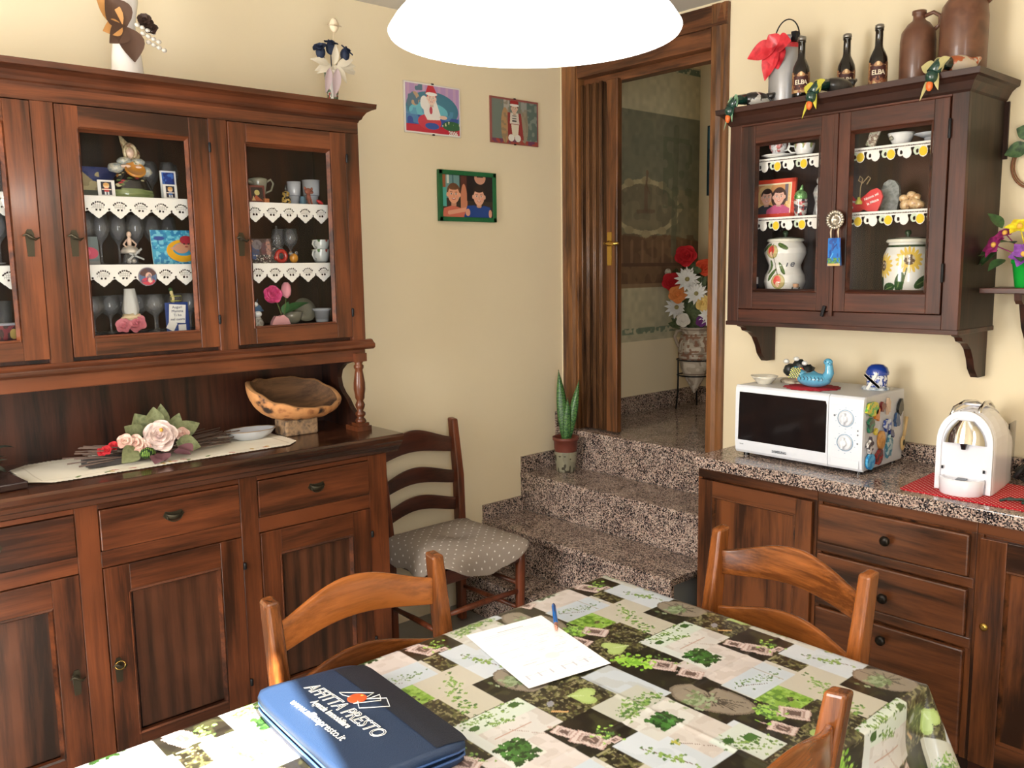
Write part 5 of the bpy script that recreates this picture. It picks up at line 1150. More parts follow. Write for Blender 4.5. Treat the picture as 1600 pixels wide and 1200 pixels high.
for k,p in enumerate(((1.068,2.93,2.40),(1.082,2.93,2.385),(1.06,2.925,2.41))): rose(m,p,.022,layers=3,seed=30+k)
m.build('dark_rose',plain('dark_rose',(58,38,30),rough=.6),parent=tv)
m=MB(); 
for k in range(12): m.ell((1.035+.012*(k%4)+.004*k,2.922,2.395-.006*k),(.009,.006,.007),8,6)
m.build('clear_ribbon',plain('silvery_ribbon',(206,198,188),rough=.25,coat=.5),parent=tv)
gv=thing('flower_vase','narrow painted vase with navy fabric roses and one cream rose on top of the hutch','vase',(1.775,3.0,2.225))
c=CV(1,1,90,(110,120,104)); c.noise(c.U>-1,(40,84,54),.06,.45); c.noise(c.U>-1,(150,44,40),.05,.68); c.noise(c.U>-1,(206,206,196),.04,.7); c.rect(0,1,0,.1,(120,124,110)); c.poly([(.35,1),(.5,.3),(.6,1)],(206,200,190))
plathe('body',[(0,0),(.028,.0),(.027,.012),(.020,.03),(.024,.08),(.031,.14)],(1.775,3.0,2.225),c,M_CER,parent=gv,a0=-PI/2-.5)
for k,(p,n_) in enumerate((((1.722,2.985,2.43),(-.5,-.5,.8)),((1.765,2.985,2.45),(0,-.4,1)),((1.826,2.985,2.435),(.5,-.5,.8)))):
    m=MB(); m.tube([(1.775,3.0,2.36),tuple(Vector(p)*.6+Vector((1.775,3.0,2.36))*.4),p],.002,5); rose(m,p,.028,n=Vector(n_),layers=3,seed=40+k); m.ell(Vector(p)+Vector((0,0,-.006)),(.019,.016,.024),10,8); m.build('navy_rose',plain('navy_cloth',(28,40,66),rough=.7),parent=gv)
m=MB(); m.tube([(1.775,3.0,2.36),(1.778,2.99,2.46),(1.782,2.985,2.51)],.002,5); rose(m,(1.784,2.985,2.515),.026,layers=3,seed=50,n=Vector((0,-.2,1))); m.ell((1.784,2.985,2.53),(.018,.016,.026),12,8); m.build('cream_rose',plain('cream_cloth',(232,214,184),rough=.8),parent=gv)
m=MB(); rg=random.Random(5)
for k in range(14):
    a=rg.uniform(0,2*PI); leaf(m,(1.775+.02*math.cos(a),2.985,2.385),(math.cos(a),-.25,math.sin(a)*.5+.05),(0,-1,.2),.075,.03,.25)
m.build('tulle_ribbon',plain('ivory_tulle',(214,204,184),rough=.6),parent=gv)
m=MB(); leaf(m,(1.75,2.97,2.37),(-.25,-.1,-1),(0,-1,0),.10,.03,.05); leaf(m,(1.78,2.965,2.37),(-.2,-.1,-1),(0,-1,0),.11,.035,.05); m.build('ribbon_tail',plain('lilac_ribbon',(196,176,180),rough=.5),parent=gv)

# ------------------------------------------------------------ pictures on the back wall
def wallpic(name,label,cv,x0,x1,z0,z1,fr,frw,th,tilt=0):
    t=thing(name,label,'picture',((x0+x1)/2,YA-.012,z0)); w,h=x1-x0,z1-z0
    R=RY(-tilt); c=Vector(((x0+x1)/2,YA-.004-th/2,(z0+z1)/2))
    MB().cbox(c,(w,th,h),R).build('backing',plain('pic_edge_%d'%fr[0],fr,rough=.5),parent=t,bevel=.001)
    eu,ev=R@Vector((1,0,0)),R@Vector((0,0,1)); o=c-eu*(w/2-frw)-ev*(h/2-frw)-Vector((0,th/2+.0008,0))
    print_grid('picture',cv,o,eu*(w-2*frw),ev*(h-2*frw),M_PH,parent=t)
    if frw>.01:
        m=MB(); 
        for (du,dv,a,b) in ((0,h/2-frw/2,w,frw),(0,-h/2+frw/2,w,frw),(-w/2+frw/2,0,frw,h),(w/2-frw/2,0,frw,h)): m.cbox(c+eu*du+ev*dv-Vector((0,th/2+.002,0)),(a,.010,b),R)
        m.build('frame',plain('green_frame',(34,104,62),rough=.4,noise=.15,nscale=60),parent=t,bevel=.0015)
    else:
        for s in (-1,1): MB().cbox(c+ev*(s*h/2)-Vector((0,th/2,0)),(.012,.004,.006)).build('clip',M_IR,parent=t)
    return t
c=CV(1.43,1,170,(176,140,190)); c.rect(0,1.43,.5,1,(184,150,196)); 
for k in range(7): c.rect(.05+.2*k,.12+.2*k,.55,1,(206,170,196),.6)
c.ell(.7,.5,.68,.36,(70,126,150)); c.ell(.6,.44,.5,.2,(110,190,206)); c.rect(0,1.43,.16,.36,(56,84,160)); c.noise(c.V<.5,(90,150,190),.12,.58,.7); c.rect(0,1.43,0,.17,(196,44,66)); c.ell(.62,.24,.3,.16,(206,60,80)); c.ell(.25,.68,.12,.14,(190,160,130)); c.noise((c.U<.45)&(c.V>.5),(90,120,140),.1,.6)
c.ell(1.2,.2,.25,.1,(54,104,70)); c.noise((c.U>.9)&(c.V<.3)&(c.V>.18),(206,206,170),.04,.75); c.ell(.68,.16,.18,.07,(50,90,170))
c.poly([(.45,.62),(.55,.74),(.78,.72),(.92,.36),(.86,.26),(.56,.28),(.48,.4)],(236,232,228)); c.ell(.49,.62,.1,.14,(238,234,230)); c.ell(.66,.48,.04,.08,(190,60,80)); c.poly([(.5,.27),(.9,.3),(.88,.24),(.55,.22)],(200,70,80)); c.ell(.98,.36,.1,.04,(226,190,170))
c.face(.68,.73,.12,(236,206,190),(190,50,60)); c.poly([(.52,.8),(.6,1.0),(.72,1.0),(.84,.8)],(196,44,60)); c.ell(.68,.81,.15,.035,(238,236,232)); c.put((c.U<.02)|(c.U>1.41)|(c.V<.02)|(c.V>.98),(236,232,228))
t=wallpic('wall_calendar','clip-framed colourful print of a person in red hat and white clothes, dated 2006',c,2.237,2.546,2.206,2.423,(226,220,214),.003,.006,0)
text('lettering','2006',(2.50,YA-.0125,2.219),(1,0,0),(0,0,1),.026,plain('white_print',(240,238,232),rough=.5),t,bold=.0006)
c=CV(1.43,1,170,(112,124,116)); c.rect(.38,.55,0,1,(176,170,160)); c.rect(.9,1.08,.0,1,(150,152,146)); c.rect(1.08,1.43,0,1,(96,112,104)); c.noise(c.U>1.05,(130,140,130),.08,.6); c.rect(0,1.43,0,.09,(110,60,90)); c.noise(c.V<.09,(160,70,60),.06,.5)
c.ell(.42,.4,.12,.4,(176,140,100)); c.ell(1.0,.4,.12,.36,(150,140,120)); c.noise((c.U>.3)&(c.U<1.1),(130,120,100),.06,.66,.6)
c.poly([(.5,.7),(.9,.7),(.98,.1),(.5,.1)],(150,56,56)); c.poly([(.58,.7),(.82,.7),(.85,.45),(.56,.45)],(214,206,192)); c.rect(.63,.76,.5,.53,(60,60,60)); c.rect(.63,.76,.56,.58,(60,60,60)); c.rect(.63,.76,.62,.64,(60,60,60)); c.poly([(.6,.44),(.84,.44),(.8,.15),(.64,.15)],(222,212,190)); c.ell(.6,.13,.09,.08,(226,222,212)); c.ell(.8,.13,.09,.08,(226,222,212)); c.face(.7,.8,.1,(216,184,160),(120,50,44)); c.ell(.7,.93,.13,.06,(160,44,44)); c.ell(.7,.87,.14,.03,(232,228,220)); c.put((c.U<.03)|(c.U>1.40)|(c.V>.97),(150,84,80))
wallpic('wall_print','small clip-framed photo of a child dressed in red and white, nearest the door',c,2.724,3.034,2.203,2.415,(150,84,76),.003,.006,0)
c=CV(1.5,1,200,(60,50,44)); c.rect(0,.5,.45,1,(110,150,150)); c.rect(0,.1,.5,1,(150,90,60)); c.rect(.0,.12,.25,.7,(80,170,160)); c.rect(.14,.2,.8,1,(206,214,206)); c.rect(.3,.33,.7,1,(60,100,110)); c.rect(.55,.75,.3,1,(90,50,44)); c.ell(.63,.35,.1,.45,(200,130,100)); c.rect(.72,1.5,.4,1,(34,30,34)); c.ell(1.12,.97,.17,.16,(206,150,126)); c.rect(1.03,1.21,.98,1,(50,30,30))
c.poly([(0,0),(.04,.2),(.3,.28),(.6,.2),(.72,0)],(206,110,90)); c.line(.2,.1,.75,.2,.1,(226,160,134)); c.face(.33,.55,.19,(232,166,134),(110,74,52)); c.face(1.08,.52,.185,(228,172,146),(46,34,32)); c.poly([(.62,0),(.72,.28),(.95,.3),(1.08,.22),(1.22,.3),(1.42,.26),(1.46,0)],(36,70,140)); c.ell(.74,.12,.07,.09,(222,160,134)); c.ell(1.42,.1,.05,.1,(222,160,134))
wallpic('framed_photo','green-framed photo of two small children on the back wall, below the two prints',c,2.407,2.746,1.830,2.058,(30,96,56),.020,.010,0)
# ------------------------------------------------------------ pendant lamp
lp=thing('pendant_lamp','glowing white glass pendant lamp hanging over the dining table','lamp',(1.035,1.095,1.985))
LX,LY,LZ=1.035,1.095,2.0
mg,nt,b=nm('opal_glass_lit'); b.inputs['Base Color'].default_value=L4((250,246,238)); b.inputs['Roughness'].default_value=.15
tc=N(nt,'ShaderNodeTexCoord'); no=N(nt,'ShaderNodeTexNoise'); no.inputs['Scale'].default_value=9; nt.links.new(tc.outputs['Object'],no.inputs['Vector']); cr=N(nt,'ShaderNodeValToRGB'); cr.color_ramp.elements[0].position=.64; cr.color_ramp.elements[0].color=(1,.97,.92,1); cr.color_ramp.elements[1].position=.70; cr.color_ramp.elements[1].color=(.78,.85,.35,1); nt.links.new(no.outputs['Fac'],cr.inputs['Fac']); nt.links.new(cr.outputs['Color'],b.inputs['Emission Color']); b.inputs['Emission Strength'].default_value=3.0
MB().lathe([(.240,0),(.242,.004),(.230,.022),(.2,.055),(.145,.09),(.08,.115),(.03,.122),(.03,.116),(.08,.109),(.14,.084),(.195,.050),(.224,.020),(.234,.002)],(LX,LY,LZ),64).build('glass_shade',mg,parent=lp)
bm=plain('lit_bulb',(255,244,226),rough=.4,emit=9)
MB().lathe([(.0,-.005),(.10,-.003),(.16,.006),(.20,.020),(.212,.028)],(LX,LY,LZ),48).build('diffuser_bowl',plain('lit_diffuser',(255,248,236),rough=.4,emit=5.0),parent=lp)
MB().lathe([(.03,.118),(.034,.13),(.03,.17),(.012,.18),(.006,.19)],(LX,LY,LZ),20).build('lamp_holder',M_BRS,parent=lp)
MB().tube([(LX,LY,LZ+.18),(LX,LY,ZC-.02)],.004,8).build('cord',M_BRS,parent=lp)
MB().lathe([(.06,0),(.058,-.012),(.03,-.035),(.006,-.04)],(LX,LY,ZC-.001),24).build('ceiling_rose',M_BRS,parent=lp)
# ------------------------------------------------------------ inside the wall cabinet
A1,A2,A3=2.009,1.791,1.511
def lemonlace(ztop,label):
    L=.795; Hh=.052; cv=CV(L,Hh,700,(236,232,224)); u,v=cv.U,cv.V; d=Hh-v; p=.0535; ph=(u/p)%1; k=(u/p).astype(int)
    band=d<.017; keep=band.copy(); hole=((((u/.0052)%1)-.5)**2+((d-.009)/.0052)**2)<.07
    leafm=(((ph-.27)/.23)**2+((d-.028)/.015)**2)<1; frm=(((ph-.66)/.30)**2+((d-.032)/.019)**2)<1
    keep|=leafm|frm|((d<.024)&(ph>.1)&(ph<.9)); h2=(((ph-.30)/.07)**2+((d-.030)/.006)**2)<1
    cv.put(leafm&(k%2==0),(186,204,176),.7); cv.put(frm&(k%2==0)&(((ph-.66)/.25)**2+((d-.032)/.0155)**2<1),(226,192,40)); cv.put(frm&(((ph-.66)/.30)**2+((d-.032)/.019)**2>.8),(214,208,200),.6)
    m=keep&~hole&~h2
    o=print_grid('lemon_lace_edging',cv,(2.9485,1.952,ztop-Hh),(0,-L,0),(0,0,Hh),vcol('lace_cotton',.9),mask=lambda a,b:m,label=label,category='lace'); md=o.modifiers.new('t','SOLIDIFY'); md.thickness=.0008
lemonlace(2.0085,'white lace edging with yellow lemons on the upper wall-cabinet shelf')
lemonlace(1.7905,'white lace edging with yellow lemons on the lower wall-cabinet shelf')
MB().lathe([(0,0),(.03,.001),(.062,.010),(.063,.012),(.03,.005),(0,.005)],(2.985,1.828,A1+.0),28).build('saucer',M_WH,label='white saucer under the rose cup on the upper wall-cabinet shelf',cat='saucer')
q=CV(2,1,90,(226,224,222)); 
for k in range(5): q.ell(.2+.4*k,.5,.14,.32,(196,110,104)); q.ell(.2+.4*k,.55,.09,.2,(220,150,140)); q.noise((abs(q.U-.2-.4*k)<.16),(90,60,60),.05,.7,.5)
cup('teacup','tall flared teacup with a red rose on a saucer inside the wall cabinet',(2.985,1.828,A1+.008),.038,.060,-PI/2-.3,cv=q,flare=.5)
q=CV(2,1,90,(232,230,226)); 
for k in range(7): q.ell(.15+.28*k,.55,.07,.2,(200,150,140)); q.ell(.1+.28*k,.4,.05,.12,(140,150,90))
cup('teacup','low white fluted teacup with small flowers, handle towards the left, in the wall cabinet',(2.985,1.722,A1),.038,.042,PI/2+.5,cv=q)
c=CV(1.25,1,170,(206,150,96)); c.noise(c.U>-1,(226,190,130),.2,.5); c.rect(1.0,1.12,.4,1,(110,100,110)); c.face(.36,.56,.21,(226,176,156),(54,36,32),(50,56,66)); c.face(.80,.56,.22,(226,178,158),(74,50,42),(196,90,130),longhair=True); c.put((c.U>1.2)|(c.V>.95),(240,226,190))
card('framed_photo','orange-red framed photo of two smiling children inside the wall cabinet','photo',c,(2.995,1.852,A2),.178,.145,-PI/2,.08,fr=(206,66,42),frw=.015,th=.008)
eg=thing('cup_with_egg','small painted cup holding a green foil egg beside the red photo frame','cup',(3.0,1.740,A2))
q=CV(1,1,80,(214,210,200)); q.noise(q.U>-1,(90,80,84),.08,.6); q.noise(q.U>-1,(190,80,80),.06,.72)
plathe('body',[(.018,0),(.022,.01),(.025,.045),(.026,.062),(.024,.062),(.022,.02)],(3.0,1.740,A2),q,M_CER,parent=eg,a0=PI)
m=MB(); m.ell((3.0,1.740,A2+.072),(.024,.024,.026),14,10); m.tube([(3.0,1.740,A2+.09),(3.0,1.734,A2+.115)],[.010,.003],7); m.build('foil_egg',spots('green_foil',(60,130,60),[(150,200,130),(36,96,40)],70,.25,metal=.4),parent=eg)
m=MB(); m.lathe([(.018,0),(.02,.01),(.013,.05),(.022,.085),(.016,.105),(.008,.115)],(3.06,1.700,A2),14); m.ell((3.06,1.700,A2+.13),(.011,.011,.014),10,8); m.build('glass_lady',spots('frosted_glass',(120,120,118),[(200,200,196),(160,140,130)],40,.15,coat=.8),label='frosted glass figure at the right end behind the green egg cup',cat='figurine')
JP=[(.058,0),(.070,.008),(.078,.035),(.074,.062),(.062,.085),(.060,.10),(.068,.118),(.079,.145),(.077,.165),(.066,.182),(.06,.188)]
q=CV(3.2,1,110,(228,224,216)); u0=1.35
for (x,y,s) in ((u0-.1,.80,1),(u0+.08,.22,1.05)):
    q.ell(x,y,.17*s,.135*s,(150,150,90)); q.ell(x,y,.15*s,.12*s,(196,176,120)); q.ell(x-.02,y+.02,.09*s,.09*s,(206,70,62)); q.ell(x-.01,y-.05,.05*s,.05*s,(232,190,160))
for (x,y,r) in ((u0-.3,.88,.5),(u0+.18,.90,-.4),(u0-.22,.5,1.2),(u0-.12,.35,.9),(u0+.16,.47,-.9)): q.ell(x,y,.15,.05,(74,98,50),rot=r); q.line(x-.1*math.cos(r),y-.1*math.sin(r),x+.1*math.cos(r),y+.1*math.sin(r),.012,(120,140,80))
q.line(u0-.1,.95,u0-.05,.5,.02,(84,70,40)); q.line(u0-.05,.5,u0+.06,.35,.02,(84,70,40))
def jar(name,label,c,cvs,a0,prof):
    t=thing(name,label,'jar',c); plathe('body',prof,c,cvs,M_CER,parent=t,a0=a0)
    h=prof[-1][1]; k=MB().lathe([(prof[-1][0]+.004,h),(.070,h+.004),(.066,h+.012),(.030,h+.018),(0,h+.02)],c,36).build('lid',plain('cream_glaze',(222,218,202),rough=.18,coat=.5),parent=t)
    MB().lathe([(.0655,h+.0105),(.0665,h+.0135),(.062,h+.0145)],c,36).build('green_band',plain('dark_green_glaze',(44,62,40),rough=.2),parent=k); MB().lathe([(.008,h+.018),(.006,h+.024),(.012,h+.032),(.008,h+.042),(0,h+.044)],c,16).build('knob',plain('dark_green_glaze',(44,62,40)),parent=k); return t
jc=(3.04,1.822,A3); jr=jar('biscuit_jar','waisted white ceramic jar with painted red apples and green-banded lid in the wall cabinet',jc,q,math.atan2(-jc[1],-jc[0])+.0,JP)
text('lettering','Te',(2.994,1.778,A3+.105),(.60,-.80,0),(0,0,1),.036,plain('ink_grey',(84,84,90),rough=.5),jr,shear=.3,bold=.0006)
JS=[(.060,0),(.072,.01),(.078,.04),(.079,.09),(.076,.13),(.066,.155),(.060,.168),(.062,.172)]
q=CV(3.2,1,110,(226,224,216)); q.rect(0,3.2,.9,.95,(50,70,46))
for (fx_,fy_) in ((1.6,.66),(.95,.55),(2.5,.6)):
    for k in range(16): a=2*PI*k/16; q.ell(fx_+.2*math.cos(a),fy_+.16*math.sin(a),.10,.035,(220,186,84),rot=a)
    q.ell(fx_,fy_,.12,.10,(96,76,56)); q.noise(((q.U-fx_)/.12)**2+((q.V-fy_)/.1)**2<1,(196,180,150),.04,.6)
for (x,y,r) in ((1.4,.24,1.3),(1.9,.24,.5),(1.1,.12,.3),(.8,.2,.6)): q.ell(x,y,.2,.10,(46,80,44),rot=r); q.line(x-.12*math.cos(r),y-.1*math.sin(r),x+.12*math.cos(r),y+.1*math.sin(r),.015,(110,140,80))
q.line(1.45,.05,1.55,.5,.025,(60,90,44))
jar('sunflower_jar','straight-sided white ceramic jar with a painted sunflower in the right half of the wall cabinet',(3.04,1.352,A3),q,math.atan2(-1.352,-3.04)+.1,JS)
sb=thing('small_bottle','tiny dark bottle with white cap at the left corner of the wall-cabinet floor','bottle',(3.0,1.925,A3)); MB().lathe([(.011,0),(.012,.02),(.008,.028)],(3.0,1.925,A3),12).build('body',plain('dark_blue_glass',(36,40,66),rough=.1),parent=sb); MB().lathe([(.011,.028),(.011,.055),(0,.056)],(3.0,1.925,A3),12).build('cap',M_WH,parent=sb)
co_=thing('cork_jar','tiny glass jar with cork in front of the apple jar, right side','jar',(2.962,1.728,A3)); MB().lathe([(.014,0),(.015,.004),(.015,.018),(.010,.02)],(2.962,1.728,A3),14).build('body',M_CRY,parent=co_); MB().lathe([(.010,.016),(.011,.03),(0,.031)],(2.962,1.728,A3),12).build('cork',plain('cork',(196,150,116),rough=.9),parent=co_)
m=MB(); m.cbox((2.985,1.462,A1+.036),(.012,.034,.066),RX(.35)); m.cbox((2.98,1.452,A1+.062),(.016,.046,.012),RX(.2)); m.build('painted_boot_vase',spots('boot_vase',(206,196,170),[(110,70,50),(226,220,200),(120,130,90)],70,.3),label='small cream and brown painted leaning vase on the upper right wall-cabinet shelf',cat='vase',bevel=.003)
t=thing('fluted_bowl','white fluted bowl with grey pattern at the left on the upper right wall-cabinet shelf','bowl',(2.99,1.368,A1)); MB().lathe([(.024,0),(.027,.003),(.040,.030),(.043,.038),(.041,.038),(.03,.01),(0,.006)],(2.99,1.368,A1),36,fn=lambda a,i:1+.02*math.cos(20*a)).build('bowl',M_WH,parent=t); m=MB(); blob(m,(2.953,1.385,A1+.022),(.004,.008,.008),10,3,.2); m.build('printed_flower',M_GRY,parent=t)
MB().lathe([(0,.012),(.03,.012),(.06,.024),(.061,.026),(.03,.016),(.028,0),(0,0)],(2.995,1.262,A1),30).build('footed_saucer',M_GW,label='pale footed saucer at the right end of the upper wall-cabinet shelf',cat='saucer')
hp=thing('heart_plaque','red wavy heart plaque with white writing on the lower right wall-cabinet shelf','plaque',(2.985,1.482,A2))
hpts=[(1.545,0),(1.552,.05),(1.547,.066),(1.53,.060),(1.515,.045),(1.50,.046),(1.482,.058),(1.462,.074),(1.44,.080),(1.425,.070),(1.418,.05),(1.424,.028),(1.436,.0),(1.47,-.001+.004),(1.485,.010),(1.50,.003)]
MB().prism([(y,A2+z) for y,z in hpts],'x',2.978,2.986).build('board',plain('plaque_red',(206,40,44),rough=.35),parent=hp,bevel=.002)
for (s,y,z,r) in (('Mamma',1.527,.040,-.25),('Nonna sei',1.458,.052,.35),('la Mitica',1.452,.034,.35),('Alice',1.535,.022,-.25)):
    eu=Vector((0,-math.cos(r),math.sin(r))); ev=Vector((0,math.sin(r),math.cos(r))); text('lettering',s,(2.9775,y,A2+z),eu,ev,.013,plain('white_print',(240,238,232)),hp,bold=.0002)
m=MB(); m.tube([(2.975,1.498,A2+.045),(2.975,1.497,A2+.085),(2.975,1.49,A2+.115),(2.975,1.50,A2+.125),(2.975,1.505,A2+.11),(2.975,1.49,A2+.10),(2.975,1.47,A2+.122),(2.975,1.462,A2+.115),(2.975,1.475,A2+.095)],.0018,6); m.build('cord',plain('gold_cord',(176,150,110),rough=.5),parent=hp)
m=MB(); m.lathe([(.011,0),(.012,.008),(.006,.016),(.005,.024),(0,.025)],(2.968,1.498,A2+.028),14); m.build('bell_charm',plain('yellow_glaze',(206,206,90),rough=.3),parent=hp)
MB().prism([(1.392,0),(1.384,.05),(1.388,.085),(1.402,.104),(1.422,.110),(1.440,.100),(1.448,.078),(1.45,0)],'x',3.03,3.045).xf(Matrix.Translation((0,0,A2))).build('grey_stone_slab',spots('grey_stone',(96,98,96),[(140,144,140),(70,74,72)],40,.6),label='upright rounded grey stone slab behind the red heart plaque',cat='ornament',bevel=.003)
m=MB(); 
for k,(y,z,r) in enumerate(((1.345,.018,.02),(1.32,.022,.022),(1.30,.014,.016),(1.355,.04,.014),(1.33,.05,.014),(1.31,.042,.012))): blob(m,(3.0,y,A2+z),(r,r*1.1,r*.95),12,k,.1)
m.build('gilded_group',spots('gilt_group',(120,70,50),[(206,166,116),(226,196,150),(150,96,66)],60,.3,coat=.4),label='gilded copper-coloured figure group on the lower right wall-cabinet shelf',cat='figurine')
m=MB(); 
for k in range(9): leaf(m,(3.08,1.27,A2+.05+.012*k),(-.1,.6*(-1)**k,.5),(-1,0,0),.05,.025,.1)
m.tube([(3.08,1.27,A2),(3.08,1.275,A2+.12)],.003,6); m.build('dried_sprig',spots('olive_sprig',(84,76,44),[(120,110,66),(60,50,34)],50,.8),label='dried olive-coloured sprig at the far right of the lower wall-cabinet shelf',cat='sprig')
# ornament hanging from the cabinet door
og=thing('door_ornament','silver rosette with a blue painted ceramic tag hanging between the wall-cabinet doors','ornament',(2.868,1.533,1.60))
m=MB(); 
for k in range(20): a=2*PI*k/20; m.ell((2.872,1.533+.027*math.cos(a),1.765+.027*math.sin(a)),(.006,.007,.007),8,6)
m.lathe([(.026,0),(.024,.006),(.010,.010),(.008,.005),(0,.004)],(2.885,1.533,1.765),24,rot=RY(-PI/2)); m.build('rosette',spots('old_silver',(120,112,100),[(206,196,180),(70,64,56)],120,.3,metal=.7),parent=og)
m=MB(); 
for y,z0_,z1_ in ((1.545,1.745,1.700),(1.518,1.745,1.702)): m.tube([(2.874,y,z0_),(2.872,y+.002,(z0_+z1_)/2),(2.872,y,z1_)],[.0018,.003,.0018],6)
m.build('bead_string',plain('bead_cream',(214,196,166),rough=.4),parent=og)
c=CV(.6,1,150,(20,110,196)); c.noise(c.U>-1,(14,70,150),.12,.55); c.line(.25,.62,.42,.78,.05,(10,50,120)); c.line(.42,.78,.45,.62,.03,(10,50,120)); c.line(.12,.25,.25,.45,.05,(60,160,220)); c.noise(c.V<.28,(90,150,70),.08,.45); c.noise(c.V<.3,(60,110,90),.06,.6); c.rect(0,.6,0,.08,(200,170,110))
MB().prism([(1.555,1.606),(1.550,1.703),(1.512,1.703),(1.505,1.608)],'x',2.868,2.876).build('tag_body',plain('tag_edge',(30,90,160),rough=.3),parent=og,bevel=.0015)
print_grid('tag_painting',c,(2.8672,1.553,1.607),(0,-.046,0),(0,0,.095),M_CER,parent=og,bulge=lambda A,u,v:A+np.stack([0*u,-(v)*.0-(.5-u)*0*v,0*u],-1))

# ------------------------------------------------------------ on top of the wall cabinet
TZ2=2.199
mk=thing('milk_can','grey milk can with wire handle and a red ribbon on top of the wall cabinet','can',(3.05,1.845,TZ2))
M_ZN=plain('grey_enamel',(170,168,168),rough=.35,metal=.3,noise=.12,nscale=14)
MB().lathe([(.062,0),(.064,.006),(.064,.18),(.058,.205),(.050,.218),(.050,.235),(.056,.24),(.056,.25),(.045,.25),(.045,.23)],(3.05,1.845,TZ2),32).build('body',M_ZN,parent=mk)
MB().lathe([(.058,.246),(.060,.25),(.058,.258),(.03,.262),(0,.262)],(3.05,1.845,TZ2),28).build('lid',M_ZN,parent=mk)
MB().tube([(3.05,1.845+.052*math.cos(t)*(1),TZ2+.25+.075*math.sin(t)) for t in np.linspace(PI,0,18)],.0025,6).build('wire_handle',M_IR,parent=mk)
m=MB(); m.cbox((3.02,1.795,TZ2+.25),(.02,.02,.035)); m.tube([(3.02,1.79,TZ2+.265),(3.01,1.775,TZ2+.26),(3.015,1.775,TZ2+.235)],.004,6); m.build('clasp',M_IR,parent=mk,bevel=.003)
m=MB(); m.lathe([(.053,.215),(.056,.222),(.053,.232)],(3.05,1.845,TZ2),24)
for (d,L,w) in (((-.2,.95,-.25),.12,.075),((-.2,-.7,.0),.07,.07),((-.1,-.1,-.95),.09,.08),((-.1,.35,-.95),.13,.07),((-.15,.2,.3),.05,.06)): leaf(m,(2.99,1.85,TZ2+.225),d,(-1,0,.2),L,w,.05)
m.build('red_ribbon',spots('red_ribbon',(196,30,44),[(222,60,70),(150,16,30)],20,.35),parent=mk)
def beer(c,label):
    t=thing('beer_bottle',label,'bottle',c,0,'dark beer bottles on the wall cabinet')
    gl=plain('dark_bottle_glass',(22,16,12),rough=.06,coat=.6)
    MB().lathe([(.028,0),(.0305,.004),(.0305,.105),(.029,.118),(.022,.135),(.0145,.150),(.013,.160),(.0125,.205),(.0145,.207),(.0145,.214),(.012,.217)],c,28).build('body',gl,parent=t)
    MB().lathe([(.0145,.215),(.0155,.217),(.0145,.226),(.008,.229),(0,.229)],c,24,fn=lambda a,i:1+.03*math.cos(20*a)).build('crown_cap',plain('cap_silver',(150,146,140),rough=.3,metal=.8),parent=t)
    q=CV(2.2,1,110,(70,28,24)); q.rect(0,2.2,0,.14,(196,160,110)); q.rect(0,2.2,.86,.9,(206,176,130)); q.noise(q.V<.35,(150,90,60),.1,.55); q.ell(1.1,.9,.34,.10,(176,130,90)); q.ell(1.1,.92,.1,.07,(230,200,150)); q.rect(0,.5,0,1,(176,130,84)); q.rect(1.7,2.2,0,1,(176,130,84)); q.noise((q.U<.5)|(q.U>1.7),(110,70,50),.08,.6)
    a0=math.atan2(-c[1],-c[0]); 
    P=[(.0309,.028),(.0309,.095)]
    def B(A,u,v):
        a=a0+(u-.5)*3.4; r=.0310; return np.stack([c[0]+r*np.cos(a),c[1]+r*np.sin(a),c[2]+.028+v*.070+.004*np.cos((u-.5)*18)*(v>.9)],-1)
    print_grid('label_paper',q,(0,0,0),(1,0,0),(0,0,1),vcol('label_print',.5),parent=t,bulge=B)
    # word bent round the bottle, letter by letter
    s='ELBA'; lm=plain('label_cream',(236,222,196),rough=.5)
    for i,ch in enumerate(s):
        a=a0+(i-1.5)*.34; n=Vector((math.cos(a),math.sin(a),0)); eu=Vector((-math.sin(a),math.cos(a),0)); text('lettering',ch,Vector(c)+n*.0316+Vector((0,0,.064)),eu,(0,0,1),.022,lm,t,bold=.0005)
    return t
beer((2.965,1.733,TZ2),'dark beer bottle with red-brown label standing in front of the milk can')
beer((3.06,1.610,TZ2),'dark beer bottle standing behind the middle duck, its label half hidden')
beer((3.03,1.478,TZ2),'dark beer bottle nearest the small stoneware jug, its red-brown label fully visible')
M_ST=spots('stoneware',(84,56,42),[(112,74,54),(98,62,46),(128,88,66)],9,.4,coat=.2)
def jug(c,s,label,hs):
    t=thing('stoneware_jug',label,'jug',c)
    MB().lathe([(.054*s,0),(.057*s,.006),(.058*s,.15*hs),(.054*s,.18*hs),(.036*s,.205*hs),(.022*s,.215*hs),(.019*s,.222*hs),(.019*s,.232*hs),(.023*s,.236*hs),(.023*s,.246*hs),(.015*s,.248*hs),(.013*s,.22*hs)],c,32).build('body',M_ST,parent=t)
    C=Vector(c); d=Vector((.25,-.97,0)); MB().tube([C+d*.017*s+Vector((0,0,.228*hs)),C+d*.045*s+Vector((0,0,.236*hs)),C+d*.066*s+Vector((0,0,.222*hs)),C+d*.066*s+Vector((0,0,.195*hs)),C+d*.046*s+Vector((0,0,.178*hs))],.007*s,8).build('handle',M_ST,parent=t); return t
jug((3.07,1.362,TZ2),.98,'smaller brown stoneware jug with a looped handle beside the beer bottles',1.03)
jug((3.07,1.215,TZ2),1.25,'taller brown stoneware jug cut by the top edge of the photo, on the wall cabinet',1.32)
